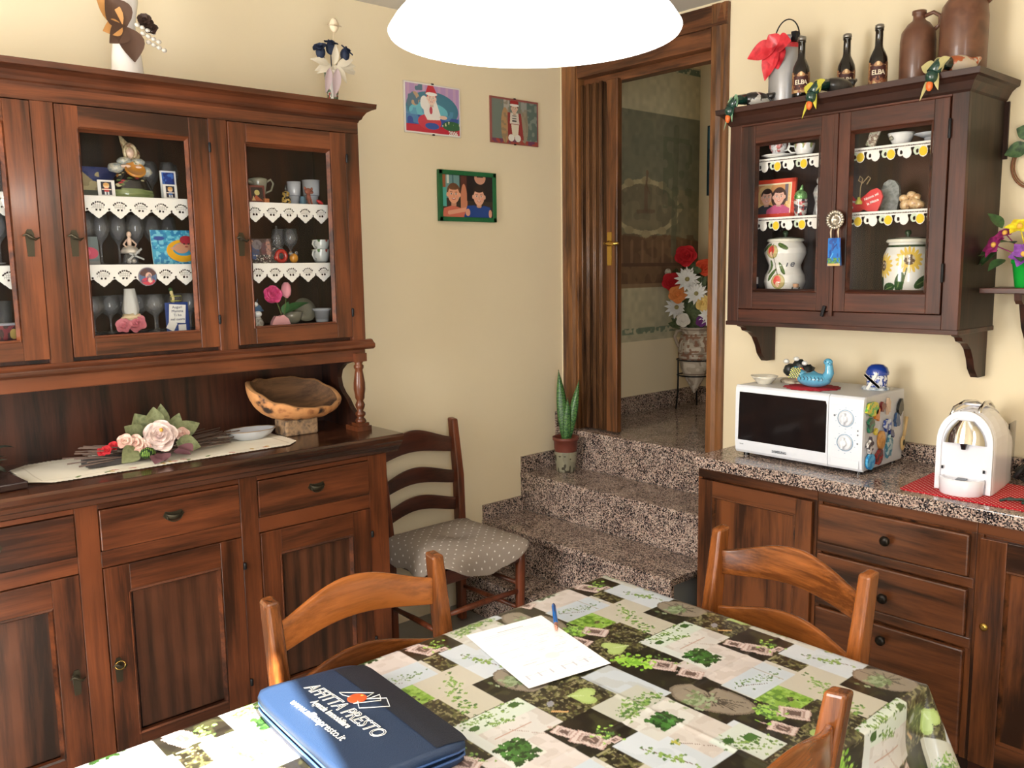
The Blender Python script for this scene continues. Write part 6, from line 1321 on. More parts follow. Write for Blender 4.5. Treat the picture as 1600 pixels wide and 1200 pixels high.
def duck(c,label,body,bow,rz):
    t=thing('duck_ornament',label,'ornament',(0,0,0),0,'ribboned duck ornaments on the cornice')
    # local: head hangs over the edge toward -x ; z=0 cornice top
    m=MB(); m.ell((.035,0,.022),(.045,.024,.022),14,10,rot=RY(.1)); m.tube([(.07,0,.028),(.092,0,.04)],[.014,.004],8); m.build('body',body,parent=t)
    m=MB(); m.tube([(0,0,.024),(-.028,0,.022),(-.044,0,.0)],[.016,.014,.016],10); m.ell((-.046,0,-.008),(.017,.015,.017),12,8); m.build('head',plain('duck_head_green',(24,60,50),rough=.25,coat=.5) ,parent=t)
    m=MB(); m.ell((-.052,.001,-.029),(.008,.009,.013),10,8); m.build('beak',plain('beak_orange',(226,110,50),rough=.4),parent=t)
    m=MB(); 
    for (d,L,w) in (((-.1,1,.3),.05,.03),((-.1,-1,.3),.05,.03),((-.3,.35,-.9),.08,.018),((-.2,-.35,-.9),.06,.018)): leaf(m,(-.036,0,.012),d,(-1,0,.3),L,w,.05)
    m.tube([(-.03+.0,.017*math.cos(a),.018+.017*math.sin(a)) for a in np.linspace(0,2*PI,13)[:-1]],.003,5,closed=True); m.build('ribbon',bow,parent=t)
    t.location=c; t.rotation_euler=(0,0,rz); t.scale=(1.25,1.35,1.3); return t
DB=spots('duck_black_white',(30,28,28),[(40,36,34),(190,186,178),(110,96,84)],26,.3,coat=.4,width=.1)
duck((2.905,1.925,TZ2),'black and white duck ornament with pale green ribbon at the left end of the cornice',DB,plain('mint_ribbon',(150,196,160),rough=.4),-.7)
duck((2.905,1.598,TZ2),'black duck ornament with a yellow ribbon in the middle of the cornice',spots('duck_black',(24,22,22),[(40,36,34),(90,86,80)],20,.3,coat=.4),plain('yellow_ribbon',(214,206,80),rough=.4),-.5)
duck((2.905,1.190,TZ2),'orange-brown duck ornament with a pale yellow ribbon at the right end of the cornice',spots('duck_tan',(186,96,54),[(206,190,170),(150,80,50)],26,.3,coat=.4,width=.1),plain('pale_yellow_ribbon',(196,186,130),rough=.5),-.5)

# ------------------------------------------------------------ on the microwave
MZ=1.1635
t=thing('corner_bowl','small white square-lipped bowl on the left end of the microwave','bowl',(2.905,1.815,MZ))
MB().lathe([(.024,0),(.027,.003),(.044,.022),(.050,.030),(.048,.030),(.04,.018),(.02,.006),(0,.005)],(2.905,1.815,MZ),40,fn=lambda a,i:1+(.10*abs(math.cos(2*a))**3 if i>=3 and i<=5 else 0)).build('bowl',plain('cream_white',(228,222,206),rough=.25,coat=.4),parent=t)
m=MB(); m.lathe([(0,0),(.095,.0),(.097,.002),(0,.003)],(2.925,1.628,MZ),72,fn=lambda a,i:1+.06*math.sin(18*a)+.03*math.sin(7*a)); m.build('crochet_mat',plain('crimson_crochet',(166,28,44),rough=.95,bump=1,nscale=200),label='crimson crochet mat under the blue bird dish on the microwave',cat='mat')
bd=thing('bird_dish','turquoise blue ceramic bird-shaped dish with yellow chequered tail on the microwave','dish',(2.925,1.625,MZ+.003))
bx,by,bz=2.925,1.622,MZ+.003
M_BB=spots('bird_blue',(84,160,196),[(96,172,206),(84,160,196),(60,120,160)],12,.15,coat=.7)
m=MB(); m.ell((bx,by,bz+.030),(.042,.066,.031),24,14,fn=lambda q:Vector((q.x,q.y,q.z*(.75 if q.z>0 else 1)-.0*q.y))); m.build('body',M_BB,parent=bd)
m=MB(); m.tube([(bx,by-.048,bz+.035),(bx,by-.060,bz+.058),(bx,by-.058,bz+.080),(bx-.002,by-.056,bz+.092)],[.020,.017,.014,.013],12); m.ell((bx-.003,by-.056,bz+.095),(.014,.017,.014),12,8); m.tube([(bx-.01,by-.062,bz+.095),(bx-.018,by-.072,bz+.090)],[.006,.002],6); m.build('neck_and_head',M_BB,parent=bd)
q=CV(1,1,40,(200,206,60)); 
for i in range(8):
    for j in range(8):
        if (i+j)%2: q.rect(i/8,(i+1)/8,j/8,(j+1)/8,(24,30,34))
m=MB(); m.tube([(bx,by+.045,bz+.036),(bx,by+.065,bz+.050),(bx,by+.078,bz+.068)],[.022,.018,.006],10); m.build('tail',M_BB,parent=bd)
print_grid('tail_check',q,(bx-.034,by+.084,bz+.030),(.008,-.036,.0),(.010,-.006,.038),M_CER,parent=bd)
m=MB(); 
for k in range(7): m.tube([(bx-.041+.001*k,by+.035-.014*k,bz+.042),(bx-.044+.001*k,by+.028-.014*k,bz+.034),(bx-.041,by+.031-.014*k,bz+.028)],.0012,5)
m.ell((bx-.0145,by-.052,bz+.099),.0025,8,6); m.build('painted_strokes',plain('ink_navy',(24,34,60),rough=.4),parent=bd)
cg=thing('village_figurine','black and white rooftop village ornament with an orange door behind the blue bird dish','figurine',(3.02,1.75,MZ))
m=MB(); m.lathe([(.062,0),(.066,.006),(.06,.012),(0,.014)],(3.02,1.735,MZ),24,sy=1.1); m.build('base',spots('stone_base',(120,104,88),[(190,180,160),(150,130,108)],50,.7),parent=cg)
m=MB(); 
for (y,z,r,s) in ((1.775,.045,.026,1),(1.735,.060,.030,1),(1.700,.050,.024,1),(1.755,.05,.02,1)): blob(m,(3.02,y,MZ+z),(.024,r,r*.9),12,int(y*100),.2)
m.build('roofs',spots('black_roof',(24,26,28),[(44,50,48),(30,32,34)],60,.4),parent=cg)
m=MB(); 
for (y,z) in ((1.780,.080),(1.738,.092),(1.703,.078)): m.ell((3.0,y,MZ+z),(.010,.012,.009),10,8)
m.build('snow_caps',M_WH,parent=cg)
m=MB(); m.box(2.988,2.998,1.700,1.730,MZ+.012,MZ+.05); m.ell((2.993,1.715,MZ+.05),(.005,.015,.012),10,6); m.build('orange_door',plain('terracotta',(206,90,60),rough=.5),parent=cg)
cg=thing('delft_house','blue and white china windmill house on the right end of the microwave','figurine',(3.03,1.44,MZ))
m=MB(); m.lathe([(.048,0),(.050,.006),(.045,.012),(0,.013)],(3.03,1.44,MZ),24,sx=.8); m.build('base',spots('delft_base',(90,110,130),[(200,206,210),(150,160,170)],40,.2,coat=.5),parent=cg)
m=MB(); m.lathe([(.034,.008),(.036,.03),(.034,.055),(.030,.06)],(3.03,1.435,MZ),20); m.build('walls',spots('delft_white',(214,216,222),[(30,60,140),(214,216,222),(120,140,180)],55,.15,coat=.6,width=.1),parent=cg)
m=MB(); m.lathe([(.039,.055),(.040,.064),(.034,.080),(.022,.090),(.008,.093),(0,.093)],(3.03,1.435,MZ),24); m.build('roof',plain('cobalt_glaze',(30,62,150),rough=.12,coat=.7),parent=cg)
m=MB(); 
for r in (.5,-.9,2.2): m.cbox((2.992,1.435,MZ+.034),(.004,.010,.07),RX(r))
m.build('sails',M_WH,parent=cg)
# fridge magnets on the microwave side (face -y)
sy_=1.375
mags=[('green and yellow parrot magnet high on the microwave side',2.865,1.120,.034,.026,[(90,170,60),(200,190,50),(60,120,50)]),
('orange and brown leaf magnet beside the parrot magnet',2.905,1.095,.014,.022,[(206,120,40),(130,50,30)]),
('dark red bird magnet near the top edge of the microwave side',2.945,1.118,.014,.016,[(110,34,34),(60,30,30)]),
('white and peach figure magnet high on the microwave side',2.985,1.118,.014,.024,[(206,176,150),(150,120,100)]),
('black and white cow-spotted magnet in the far top corner of the microwave side',3.085,1.105,.018,.030,[(30,30,30),(200,200,196)]),
('teal palm-tree magnet at the left of the microwave side',2.862,1.062,.020,.020,[(40,110,80),(30,60,50),(160,180,140)]),
('blue flower magnet in the middle of the microwave side',2.985,1.050,.020,.022,[(40,70,150),(190,200,220),(30,40,80)]),
('long blue fish magnet at the far edge of the microwave side',3.06,1.055,.018,.028,[(50,80,120),(100,130,150)]),
('round wooden-coloured plate magnet in the middle of the microwave side',2.945,1.000,.020,.028,[(190,130,60),(206,150,76),(150,96,44)]),
('white lighthouse magnet with red stripe at the left of the microwave side',2.865,.990,.020,.026,[(214,210,206),(70,60,70),(160,60,50)]),
('navy boat magnet low in the middle of the microwave side',3.02,1.012,.014,.014,[(30,50,110),(120,140,160)]),
('bright blue swirl magnet at the lower left of the microwave side',2.868,.935,.024,.024,[(40,140,206),(90,180,224),(30,90,160)]),
('red and brown rooftop magnet low on the microwave side',2.93,.945,.024,.026,[(150,50,44),(96,44,40),(176,90,60)]),
('teal and white sailing-ship magnet low at the right of the microwave side',3.005,.965,.024,.036,[(60,120,140),(170,196,200),(40,80,90)]),
('small yellow star magnet near the upper left edge of the microwave side',2.90,1.035,.010,.010,[(210,190,60),(160,130,30)])]
for i,(lab,x,z,rx,rz_,cols) in enumerate(mags):
    rg=random.Random(i); pts=[]
    rx*=1.18; rz_*=1.18; n=11+i%4
    for k in range(n):
        a=2*PI*k/n; r=1+rg.uniform(-.42,.22); pts.append((x+rx*r*math.cos(a),z+rz_*r*math.sin(a)))
    if 'round' in lab or 'swirl' in lab: pts=[(x+rx*math.cos(2*PI*k/20),z+rz_*math.sin(2*PI*k/20)) for k in range(20)]
    MB().prism(pts,'y',sy_-.009,sy_).build('fridge_magnet',spots('magnet_%d'%i,cols[0],cols[1:],60,.25,coat=.4,width=.1),label=lab,cat='magnet',group='souvenir magnets on the microwave side',bevel=.002)
ws=thing('wooden_spoon_magnet','small wooden spoon with painted bowl fixed at the far edge of the microwave side','magnet',(3.12,sy_,.96))
MB().tube([(3.118,sy_-.006,.99),(3.126,sy_-.007,1.02),(3.134,sy_-.006,1.06)],[.006,.005,.007],8).build('handle',plain('spoon_wood',(206,172,116),rough=.6),parent=ws)
MB().ell((3.112,sy_-.006,.965),(.016,.006,.028),14,8).build('spoon_bowl',plain('spoon_wood',(206,172,116)),parent=ws)
MB().ell((3.110,sy_-.0115,.968),(.008,.002,.012),10,6).build('painted_spot',plain('olive_black',(50,50,30),rough=.5),parent=ws)

# ------------------------------------------------------------ coffee machine on its mat
gm=voromat('gingham_red',(186,24,40),(226,190,180),72,.19,metric='CHEBYCHEV',rot=PI/4)
m=MB(); m.prism([(2.742,1.195),(2.752,1.212),(3.03,1.225),(3.045,1.21),(3.05,.80),(2.75,.80),(2.742,.81)],'z',.8903,.8935); mt=m.build('placemat',gm,label='red lattice-patterned cloth mat under the coffee machine',cat='mat')
m=MB(); m.tube([(2.742,1.195,.8925),(2.752,1.212,.8925),(3.03,1.225,.8925),(3.045,1.21,.8925),(3.05,.80,.8925),(2.75,.80,.8925),(2.742,.81,.8925)],.003,6,closed=True); m.build('border',plain('red_border',(190,24,40),rough=.8),parent=mt) if False else None
cm=thing('coffee_machine','white capsule coffee machine with chrome spout dome on the red mat','coffee machine',(0,0,0))
M_CW=plain('coffee_white',(232,232,240),rough=.22,coat=.5)
# local: front faces -x, z=0 base
W=.084
def arch(w,h,n=14,top=.55):
    pts=[(-w,0)]; 
    for k in range(n+1):
        a=PI-PI*k/n; pts.append((w*math.cos(a),h*top+h*(1-top)*math.sin(a)**.9 if 0<k<n else h*top))
    pts.append((w,0)); return pts
m=MB(); secs=[(-.105,.92,.93),(-.095,.985,.985),(-.08,1,1),(-.02,1.0,1.0),(.06,.99,.97),(.13,.95,.86),(.165,.90,.74),(.172,.80,.66)]
base=arch(W,.265,18,.58); n=len(base); vs=[]
for (x,kw,kh) in secs:
    for (y,z) in base: vs.append((x,y*kw,z*kh))
fs=[]
for i in range(len(secs)-1):
    for k in range(n): k2=(k+1)%n; fs.append((i*n+k,(i+1)*n+k,(i+1)*n+k2,i*n+k2))
fs.append(tuple(range(n))); fs.append(tuple((len(secs)-1)*n+k for k in range(n-1,-1,-1)))
m.add(vs,fs,False); m.build('body',M_CW,parent=cm,bevel=.003)
# recessed front: rim arch, recess panel
rim=[(y*.97,z*.97+.003) for y,z in base]; inn=[(y*.80,.004+z*.90) for y,z in base]
m=MB(); 
vs=[(-.112,y,z) for y,z in rim]+[(-.112,y,z) for y,z in inn]+[(-.098,y,z) for y,z in rim]+[(-.100,y*.97,z) for y,z in inn]
fs=[]
for k in range(n-1): fs += [(k,k+1,n+k+1,n+k),(2*n+k,2*n+k+1,k+1,k),(n+k,n+k+1,3*n+k+1,3*n+k)]
m.add(vs,fs,False); m.build('front_rim',M_CW,parent=cm)
# chrome dome above the spout
pts=[]
m=MB(); m.grid(lambda u,v:(-.104-.030*math.sin(PI*u)**.6*(1-.55*v),(-.064+.128*u)*(1-.62*v**2),.155+.075*v+.006*math.sin(PI*u)*(1-v)),16,10); m.build('chrome_dome',M_CHR,parent=cm)
m=MB(); m.lathe([(.007,0),(.010,.014),(.014,.02)],(-.118,0,.140),14); m.build('nozzle',M_BLK,parent=cm)
m=MB(); m.cbox((-.092,0,.2525),(.012,.045,.009),RY(.5)); m.build('top_slot',M_BLK,parent=cm,bevel=.003)
m=MB(); m.lathe([(.060,0),(.063,.004),(.066,.045),(.064,.050),(.058,.051),(.055,.044),(0,.044)],(-.118,0,0),36,sx=.85); dt=m.build('drip_tray',M_CW,parent=cm)
MB().cbox((-.122,0,.0455),(.03,.028,.002)).build('tray_slot',M_GY,parent=dt)
for s in (-1,1): MB().cbox((-.1125,s*.060,.075),(.002,.006,.010)).build('side_mark',M_IR,parent=cm)
m=MB(); m.tube([(-.085,.05,.236),(-.07,.045,.262),(-.02,.03,.276),(.07,.02,.268),(.16,.01,.236),(.19,0,.212)],.006,8); m.tube([(-.085,-.03,.25),(-.07,-.03,.266),(-.02,-.03,.278),(.07,-.02,.270),(.16,-.012,.238),(.19,0,.212)],.006,8); m.build('lever_handle',M_CHR,parent=cm)
m=MB(); m.grid(lambda u,v:(-.02+.22*u,(-.03+.06*v)*(1-.3*u),.272-.055*u**1.4),8,4,thick=.006); m.build('lever_plate',M_CW,parent=cm)
m=MB(); m.box(.09,.172,-W*.94,-W*.90,.03,.20); m.build('water_tank',glass('tank_grey',refl=.5,tint=(226,226,230)),parent=cm)
cm.location=(2.935,1.062,.8935); cm.rotation_euler=(0,0,.10)
m=MB(); m.tube([(3.10+.03*math.cos(t),.95+.035*math.sin(t),.915+.010*t/6+.02*math.sin(t*1.3)) for t in np.linspace(0,13,50)],.0045,7); m.tube([(3.07,.98,.91),(3.10,.965,.945),(3.13,.945,.94),(3.14,.93,.90)],.009,8); m.build('black_cable',plain('black_rubber',(18,18,20),rough=.5),label='coiled black power cable behind the coffee machine',cat='cable')
m=MB(); m.tube([(2.80,.93,.897),(2.84,.915,.899),(2.82,.895,.902),(2.85,.88,.897),(2.80,.87,.90),(2.84,.84,.898),(2.79,.82,.899)],.004,7); m.tube([(2.80,.91,.903),(2.83,.88,.904),(2.80,.84,.903)],.004,7); m.build('green_cable',plain('dark_green_rubber',(34,60,52),rough=.5),label='dark green cable end lying on the red mat at the right edge',cat='cable')

# ------------------------------------------------------------ wall shelf at the right edge
sh=thing('wall_shelf','brown wooden wall shelf with scrolled bracket at the right edge of the photo','shelf',(3.1,.9,1.51))
MB().box(3.02,3.199,.55,1.105,1.512,1.530).build('board',M_WCY,parent=sh,bevel=.002)
pf=[(3.199,1.512),(3.04,1.512),(3.045,1.49),(3.06,1.478),(3.09,1.476),(3.10,1.45),(3.12,1.40),(3.15,1.365),(3.165,1.35),(3.17,1.31),(3.199,1.30)]
for y in (.985,.62): MB().prism(pf,'y',y,y+.022).build('bracket',M_WC,parent=sh,bevel=.002)
fp=thing('potted_flowers','bright green plastic pot of purple and yellow artificial flowers on the wall shelf','plant',(3.09,1.005,1.53))
MB().lathe([(.026,0),(.028,.004),(.038,.075),(.042,.077),(.042,.09),(.037,.09),(.034,.06),(0,.06)],(3.09,.995,1.53),28).build('pot',plain('bright_green',(24,160,56),rough=.3),parent=fp)
def daisy(m,c,n,r,k=6):
    n=Vector(n).normalized(); a=n.orthogonal().normalized(); b=n.cross(a)
    for i in range(k): t=2*PI*i/k; leaf(m,Vector(c),a*math.cos(t)+b*math.sin(t)+n*.25,n,r,r*.75,.1)
P5=[((3.05,1.075,1.665),(-.6,.5,.4),.048,'purple'),((3.05,1.045,1.700),(-.5,.3,.8),.04,'purple'),((3.04,.985,1.635),(-.9,0,.3),.045,'violet'),((3.05,1.005,1.72),(-.6,0,.8),.045,'yellow'),((3.06,.95,1.66),(-.6,-.4,.5),.05,'violet')]
PC={'purple':(126,30,86),'violet':(96,40,120),'yellow':(226,180,30)}
for c_,n_,r_,k_ in P5:
    m=MB(); daisy(m,c_,n_,r_); m.tube([(3.09,.995,1.60),tuple((Vector(c_)+Vector((3.09,.995,1.60)))/2+Vector((.01,0,.01))),c_],.002,5); fl=m.build('flower_head',spots('petal_'+k_,PC[k_],[tuple(min(255,int(q*1.35)+18) for q in PC[k_])],60,.6),parent=fp)
    MB().ell(Vector(c_)+Vector(n_).normalized()*.006,.009,8,6).build('flower_centre',plain('flower_centre_mat',(226,176,80),rough=.7),parent=fl)
m=MB(); 
for (p,d) in (((3.06,1.08,1.63),(-.3,.9,-.35)),((3.06,1.09,1.64),(-.2,.9,0)),((3.07,1.05,1.62),(-.6,.4,-.3)),((3.06,1.06,1.72),(-.2,.5,.8)),((3.07,1.0,1.64),(-.8,-.2,-.2)),((3.07,.96,1.62),(-.6,-.6,0)),((3.05,1.02,1.67),(-.8,.2,.2)),((3.06,1.07,1.65),(-.4,.8,-.7))): leaf(m,p,d,(-.4,0,.9),.065,.045,.2)
m.build('leaves',spots('pot_leaves',(40,70,38),[(60,96,50),(28,50,30)],40,.6),parent=fp)
m=MB().lathe([(.0,0),(.045,.01),(.06,.05),(.05,.09),(.0,.105)],(3.15,1.00,1.72),24); 
m=MB().ell((3.187,.985,1.775),(.012,.052,.050),20,12); m.build('orange_disc',plain('orange_plastic',(232,90,30),rough=.4),label='round orange ornament on the wall behind the potted flowers',cat='ornament')
wr=thing('ring_wreath','thin brown ring wreath with dark green leaves hanging on the wall at the right edge','wreath',(3.19,1.02,1.87))
MB().tube([(3.188,1.015+.072*math.cos(t),1.925+.078*math.sin(t)) for t in np.linspace(0,2*PI,41)[:-1]],.004,6,closed=True).build('ring',plain('wicker_brown',(130,84,54),rough=.6),parent=wr)
MB().tube([(3.186,1.015+.063*math.cos(t),1.925+.069*math.sin(t)) for t in np.linspace(0,2*PI,41)[:-1]],.002,6,closed=True).build('inner_ring',plain('wicker_brown',(130,84,54)),parent=wr)
m=MB(); 
for (p,d,L,w) in (((3.175,1.035,1.985),(-.1,.9,-.3),.075,.05),((3.175,1.03,2.00),(-.1,.3,.9),.06,.05),((3.175,1.03,2.02),(-.1,.8,.4),.05,.045),((3.175,1.0,2.0),(-.1,-.5,.6),.07,.05)): leaf(m,p,d,(-1,0,0),L,w,.08)
m.build('leaves',spots('wreath_leaf',(44,72,44),[(80,110,66),(34,56,36)],40,.6),parent=wr)

# ------------------------------------------------------------ snake plant on the steps
sp=thing('snake_plant','small snake plant with tall leaves in nested pots on the step nearest the doorway','plant',(3.075,3.055,.585))
px,py=3.072,3.052
c=CV(2,1,80,(150,146,124)); c.noise(c.U>-1,(126,122,104),.2,.5,.6); c.noise((c.V>.2)&(c.V<.65),(70,66,54),.08,.62); c.rect(0,2,.93,1,(176,170,150))
plathe('cachepot',[(.0,0),(.047,0),(.049,.004),(.060,.105),(.058,.106),(.054,.05)],(px,py,.585),c,M_CER,parent=sp,a0=-2.3)
MB().lathe([(.050,.085),(.058,.12),(.060,.160),(.066,.162),(.067,.178),(.061,.178),(.058,.15),(0,.15)],(px,py,.585),32).build('nursery_pot',plain('brown_plastic',(112,56,44),rough=.45),parent=sp)
MB().lathe([(0,.152),(.058,.15)],(px,py,.585),24).build('soil',plain('soil',(46,34,26),rough=1,bump=1,nscale=90),parent=sp)
def blade(m,p,q,w,tw):
    p,q=Vector(p),Vector(q); d=(q-p); L=d.length; d.normalize(); s=Vector((math.cos(tw),math.sin(tw),0)); s=(s-d*s.dot(d)).normalized(); n=d.cross(s)
    m.grid(lambda u,v:p+d*L*v+s*((u-.5)*2*w*(.55+1.0*math.sin(PI*v**.8)*.6)*(1-v**6))+n*(abs(u-.5)**1.5*w*1.2)+n*.02*v*v,6,16,thick=.002)
mgs,nt,b=nm('snake_leaf'); tc=N(nt,'ShaderNodeTexCoord'); wv=N(nt,'ShaderNodeTexWave',wave_type='BANDS',bands_direction='Z'); wv.inputs['Scale'].default_value=22; wv.inputs['Distortion'].default_value=9; wv.inputs['Detail Scale'].default_value=3; nt.links.new(tc.outputs['Object'],wv.inputs['Vector']); cr=N(nt,'ShaderNodeValToRGB'); cr.color_ramp.elements[0].color=L4((28,70,40)); cr.color_ramp.elements[1].color=L4((92,134,70)); nt.links.new(wv.outputs['Fac'],cr.inputs['Fac']); nt.links.new(cr.outputs['Color'],b.inputs['Base Color']); b.inputs['Roughness'].default_value=.35
for p,q_,w,tw in (((px,py,.735),(px-.01,py+.035,1.10),.024,-.7),((px+.006,py-.006,.735),(px+.04,py-.055,1.05),.02,-.9),((px-.006,py-.01,.735),(px-.01,py-.03,.96),.018,-.7)):
    m=MB(); blade(m,p,q_,w,tw); m.build('leaf',mgs,parent=sp)

# ------------------------------------------------------------ amphora on its stand in the hall
ax,ay=4.10,3.02
am=thing('clay_amphora','weathered clay amphora with carved bands standing in the hall beyond the door','amphora',(ax,ay,.87))
c=CV(2,2,90,(176,164,148)); c.noise(c.U>-1,(140,126,112),.12,.52,.8); c.noise(c.U>-1,(206,198,184),.1,.6,.7)
for v0 in (.55,.95,1.08,1.55,1.68): c.rect(0,2,v0,v0+.02,(120,100,84))
c.noise((c.V>.9)&(c.V<1.6),(126,84,62),.05,.6,.8)
plathe('body',[(.004,0),(.016,.02),(.05,.08),(.082,.15),(.096,.23),(.094,.29),(.082,.335),(.074,.35),(.082,.372),(.090,.385),(.078,.38),(.066,.34)],(ax,ay,.878),c,vcol('clay_print',.85),parent=am,a0=-2.3)
for s in (-1,1):
    d=Vector((.75*s,-.66*s,0)); C=Vector((ax,ay,.878)); MB().tube([C+d*.078+Vector((0,0,.365)),C+d*.105+Vector((0,0,.36)),C+d*.118+Vector((0,0,.33)),C+d*.105+Vector((0,0,.295)),C+d*.092+Vector((0,0,.27))],.009,8).build('handle',plain('clay_handle',(170,156,140),rough=.85),parent=am)
sd=thing('iron_stand','black wrought-iron three-legged ring stand holding the amphora','stand',(ax,ay,.785))
for z,r in ((1.075,.102),(.985,.098)): MB().tube([(ax+r*math.cos(t),ay+r*math.sin(t),z) for t in np.linspace(0,2*PI,37)[:-1]],.004,6,closed=True).build('ring',M_IR,parent=sd)
for k in range(3):
    a=2.6+2*PI*k/3; d=Vector((math.cos(a),math.sin(a),0)); C=Vector((ax,ay,0)); MB().tube([C+d*.102+Vector((0,0,1.075)),C+d*.100+Vector((0,0,.99)),C+d*.102+Vector((0,0,.88)),C+d*.112+Vector((0,0,.79))],.005,6).build('leg',M_IR,parent=sd)
bq=thing('flower_bouquet','large bouquet of red poppies, white daisies and orange roses in the hall amphora','bouquet',(ax,ay,1.22))
vd=Vector((-.8,-.6,.1))
def fl(kind,p,r):
    m=MB(); p=Vector(p)
    if kind=='daisy':
        for L in range(2):
            n=(vd+Vector((0,0,.2))).normalized(); a=n.orthogonal().normalized(); b=n.cross(a)
            for i in range(13): t=2*PI*(i+.5*L)/13; leaf(m,p+n*.004*L,a*math.cos(t)+b*math.sin(t)+n*(.15+.3*L),n,r*(1-.2*L),r*.32,.05)
        o=m.build('white_daisy',plain('daisy_white',(222,222,220),rough=.8),parent=bq); MB().ell(p+vd.normalized()*.012,r*.18,8,6).build('daisy_centre',plain('daisy_centre_mat',(150,140,90),rough=.9),parent=o)
    else:
        nm_,col={'poppy':('red_poppy',(190,26,36)),'rose':('orange_rose',(222,140,74)),'pinkrose':('white_tulip',(222,216,206)),'dahlia':('orange_flower',(206,74,40)),'viola':('violet_flower',(110,50,120)),'yellow':('yellow_flower',(226,196,120))}[kind]
        rose(m,p,r,n=vd,layers=4,seed=int(p.z*1000)); m.ell(p-vd*.0-Vector((-.01,0,0)),(r*.6,r*.6,r*.55),10,8); m.build(nm_,plain(nm_+'_cloth',col,rough=.8),parent=bq)
for k_,p,r in (('poppy',(4.05,3.055,1.665),.062),('poppy',(4.02,3.13,1.52),.055),('daisy',(4.02,3.02,1.535),.075),('daisy',(4.03,3.10,1.375),.072),('daisy',(4.03,2.965,1.455),.07),('rose',(4.0,3.07,1.45),.052),('pinkrose',(4.0,3.03,1.305),.040),('dahlia',(4.10,2.965,1.60),.05),('yellow',(4.05,2.93,1.40),.045),('viola',(4.04,2.935,1.30),.032),('daisy',(4.06,2.90,1.33),.06)): fl(k_,p,r)
m=MB(); rg=random.Random(3)
for k in range(40):
    z=rg.uniform(1.26,1.62); y=ay+rg.uniform(-.09,.11); leaf(m,(ax-.02+rg.uniform(-.03,.03),y,z),(rg.uniform(-.5,.3),rg.uniform(-1,1),rg.uniform(-.3,.9)),(-.7,-.4,.4),.08,.045,.15)
m.ell((ax,ay,1.36),(.07,.09,.12),12,10); m.build('foliage',spots('bouquet_leaf',(40,52,34),[(84,96,60),(56,70,40)],30,.8),parent=bq)
MB().tube([(ax,ay,1.24),(ax-.01,ay+.01,1.45),(4.06,3.055,1.65)],.003,6).build('stem',M_GRN,parent=bq); MB().tube([(ax,ay,1.24),(4.06,3.09,1.4),(4.03,3.16,1.56)],.002,6).build('stem',M_GRN,parent=bq); MB().ell((4.03,3.165,1.575),(.02,.02,.022),10,8).build('closed_bud',spots('bud',(150,150,130),[(206,200,180),(120,50,60)],50,.7),parent=bq)
# small pictures on the far hall wall
for nm_,lab,y,z,w,h,col in (('hall_picture','tall blue-green picture on the far hall wall beside the doorway edge',3.07,2.02,.13,.40,(46,88,104)),('hall_picture','smaller grey-brown picture on the far hall wall, below the blue one',3.06,1.60,.10,.34,(96,84,92))):
    c=CV(1,3,50,col); c.noise(c.U>-1,tuple(q_*.7 for q_ in col),.4,.5); c.noise(c.U>-1,tuple(min(255,q_*1.4) for q_ in col),.25,.62); c.rect(0,1,0,.9,tuple(q_*.8 for q_ in col))
    card(nm_,lab,'picture',c,(4.352,y,z),w,h,-PI/2,0,fr=tuple(int(q_*.6) for q_ in col),frw=.006,th=.006)

# ------------------------------------------------------------ on the table
TT=TZ+.0035
pp=CV(.21,.297,700,(244,244,242)); u,v=pp.U,pp.V
rg=np.random.default_rng(12)
for k in range(32):
    vv=.275-.0082*k
    if k in (1,): pp.rect(.07,.14,vv,vv+.003,(176,176,180)); continue
    if k in (2,3): pp.rect(.03,.18,vv,vv+.0022,(196,196,200)); continue
    if k%5==0: continue
    x=.018+.01*rg.random(); 
    while x<.19:
        w=rg.uniform(.006,.03); 
        if rg.random()<.55: pp.rect(x,min(.192,x+w),vv,vv+.0018,(206,206,212))
        x+=w+.004
pp.rect(.015,.195,.20,.2008,(200,200,206)); pp.rect(.015,.195,.13,.1308,(206,206,212)); pp.ell(.12,.10,.018,.014,(226,222,224)); pp.rect(.04,.075,.09,.094,(190,190,196))
pp.put((((u-.02)%.03)<.004)&(v>.03)&(v<.05)&(u<.19),(190,190,200))
pc,pr=(1.277,1.359),math.radians(0)
Pa=np.array([1.130,1.233]); Pb=np.array([1.344,1.196]); Pd=np.array([1.202,1.532])
eu=(Pb-Pa)/np.linalg.norm(Pb-Pa)*.213; ev=(Pd-Pa); ev=ev/np.linalg.norm(ev)*.302
print_grid('paper_form',pp,(Pa[0],Pa[1],TT+.0032),(eu[0],eu[1],0),(ev[0],ev[1],0),vcol('paper_print',.7),bulge=lambda A,a,b:A+np.stack([0*a,0*a,.0012*np.sin(a*PI)*np.sin(b*PI)+.0022*(1-a)*(1-b)**3],-1),label='white printed paper form lying on the patchwork tablecloth',category='paper')
pn=thing('ballpoint_pen','blue ballpoint pen with clear grip standing tilted over the corner of the paper form','pen',(1.361,1.385,TT+.004))
p0=Vector((1.361,1.385,TT+.0055)); p1=p0+Vector((.080,.092,.012)).normalized()*.135
def PP(t): return p0+(p1-p0)*t+Vector((0,0,.004))
MB().tube([PP(.26),PP(.3),PP(.9),PP(.96),PP(1)],[.0048,.0056,.0056,.0045,.003],12).build('barrel',plain('pen_blue',(24,90,160),rough=.2,coat=.5),parent=pn)
MB().tube([PP(.03),PP(.12),PP(.27)],[.0018,.004,.005],12).build('grip',spots('pen_grip',(110,60,40),[(206,150,130),(170,90,60)],90,.2),parent=pn)
MB().tube([PP(0),PP(.05)],[.0006,.0018],8).build('tip',M_CHR,parent=pn)
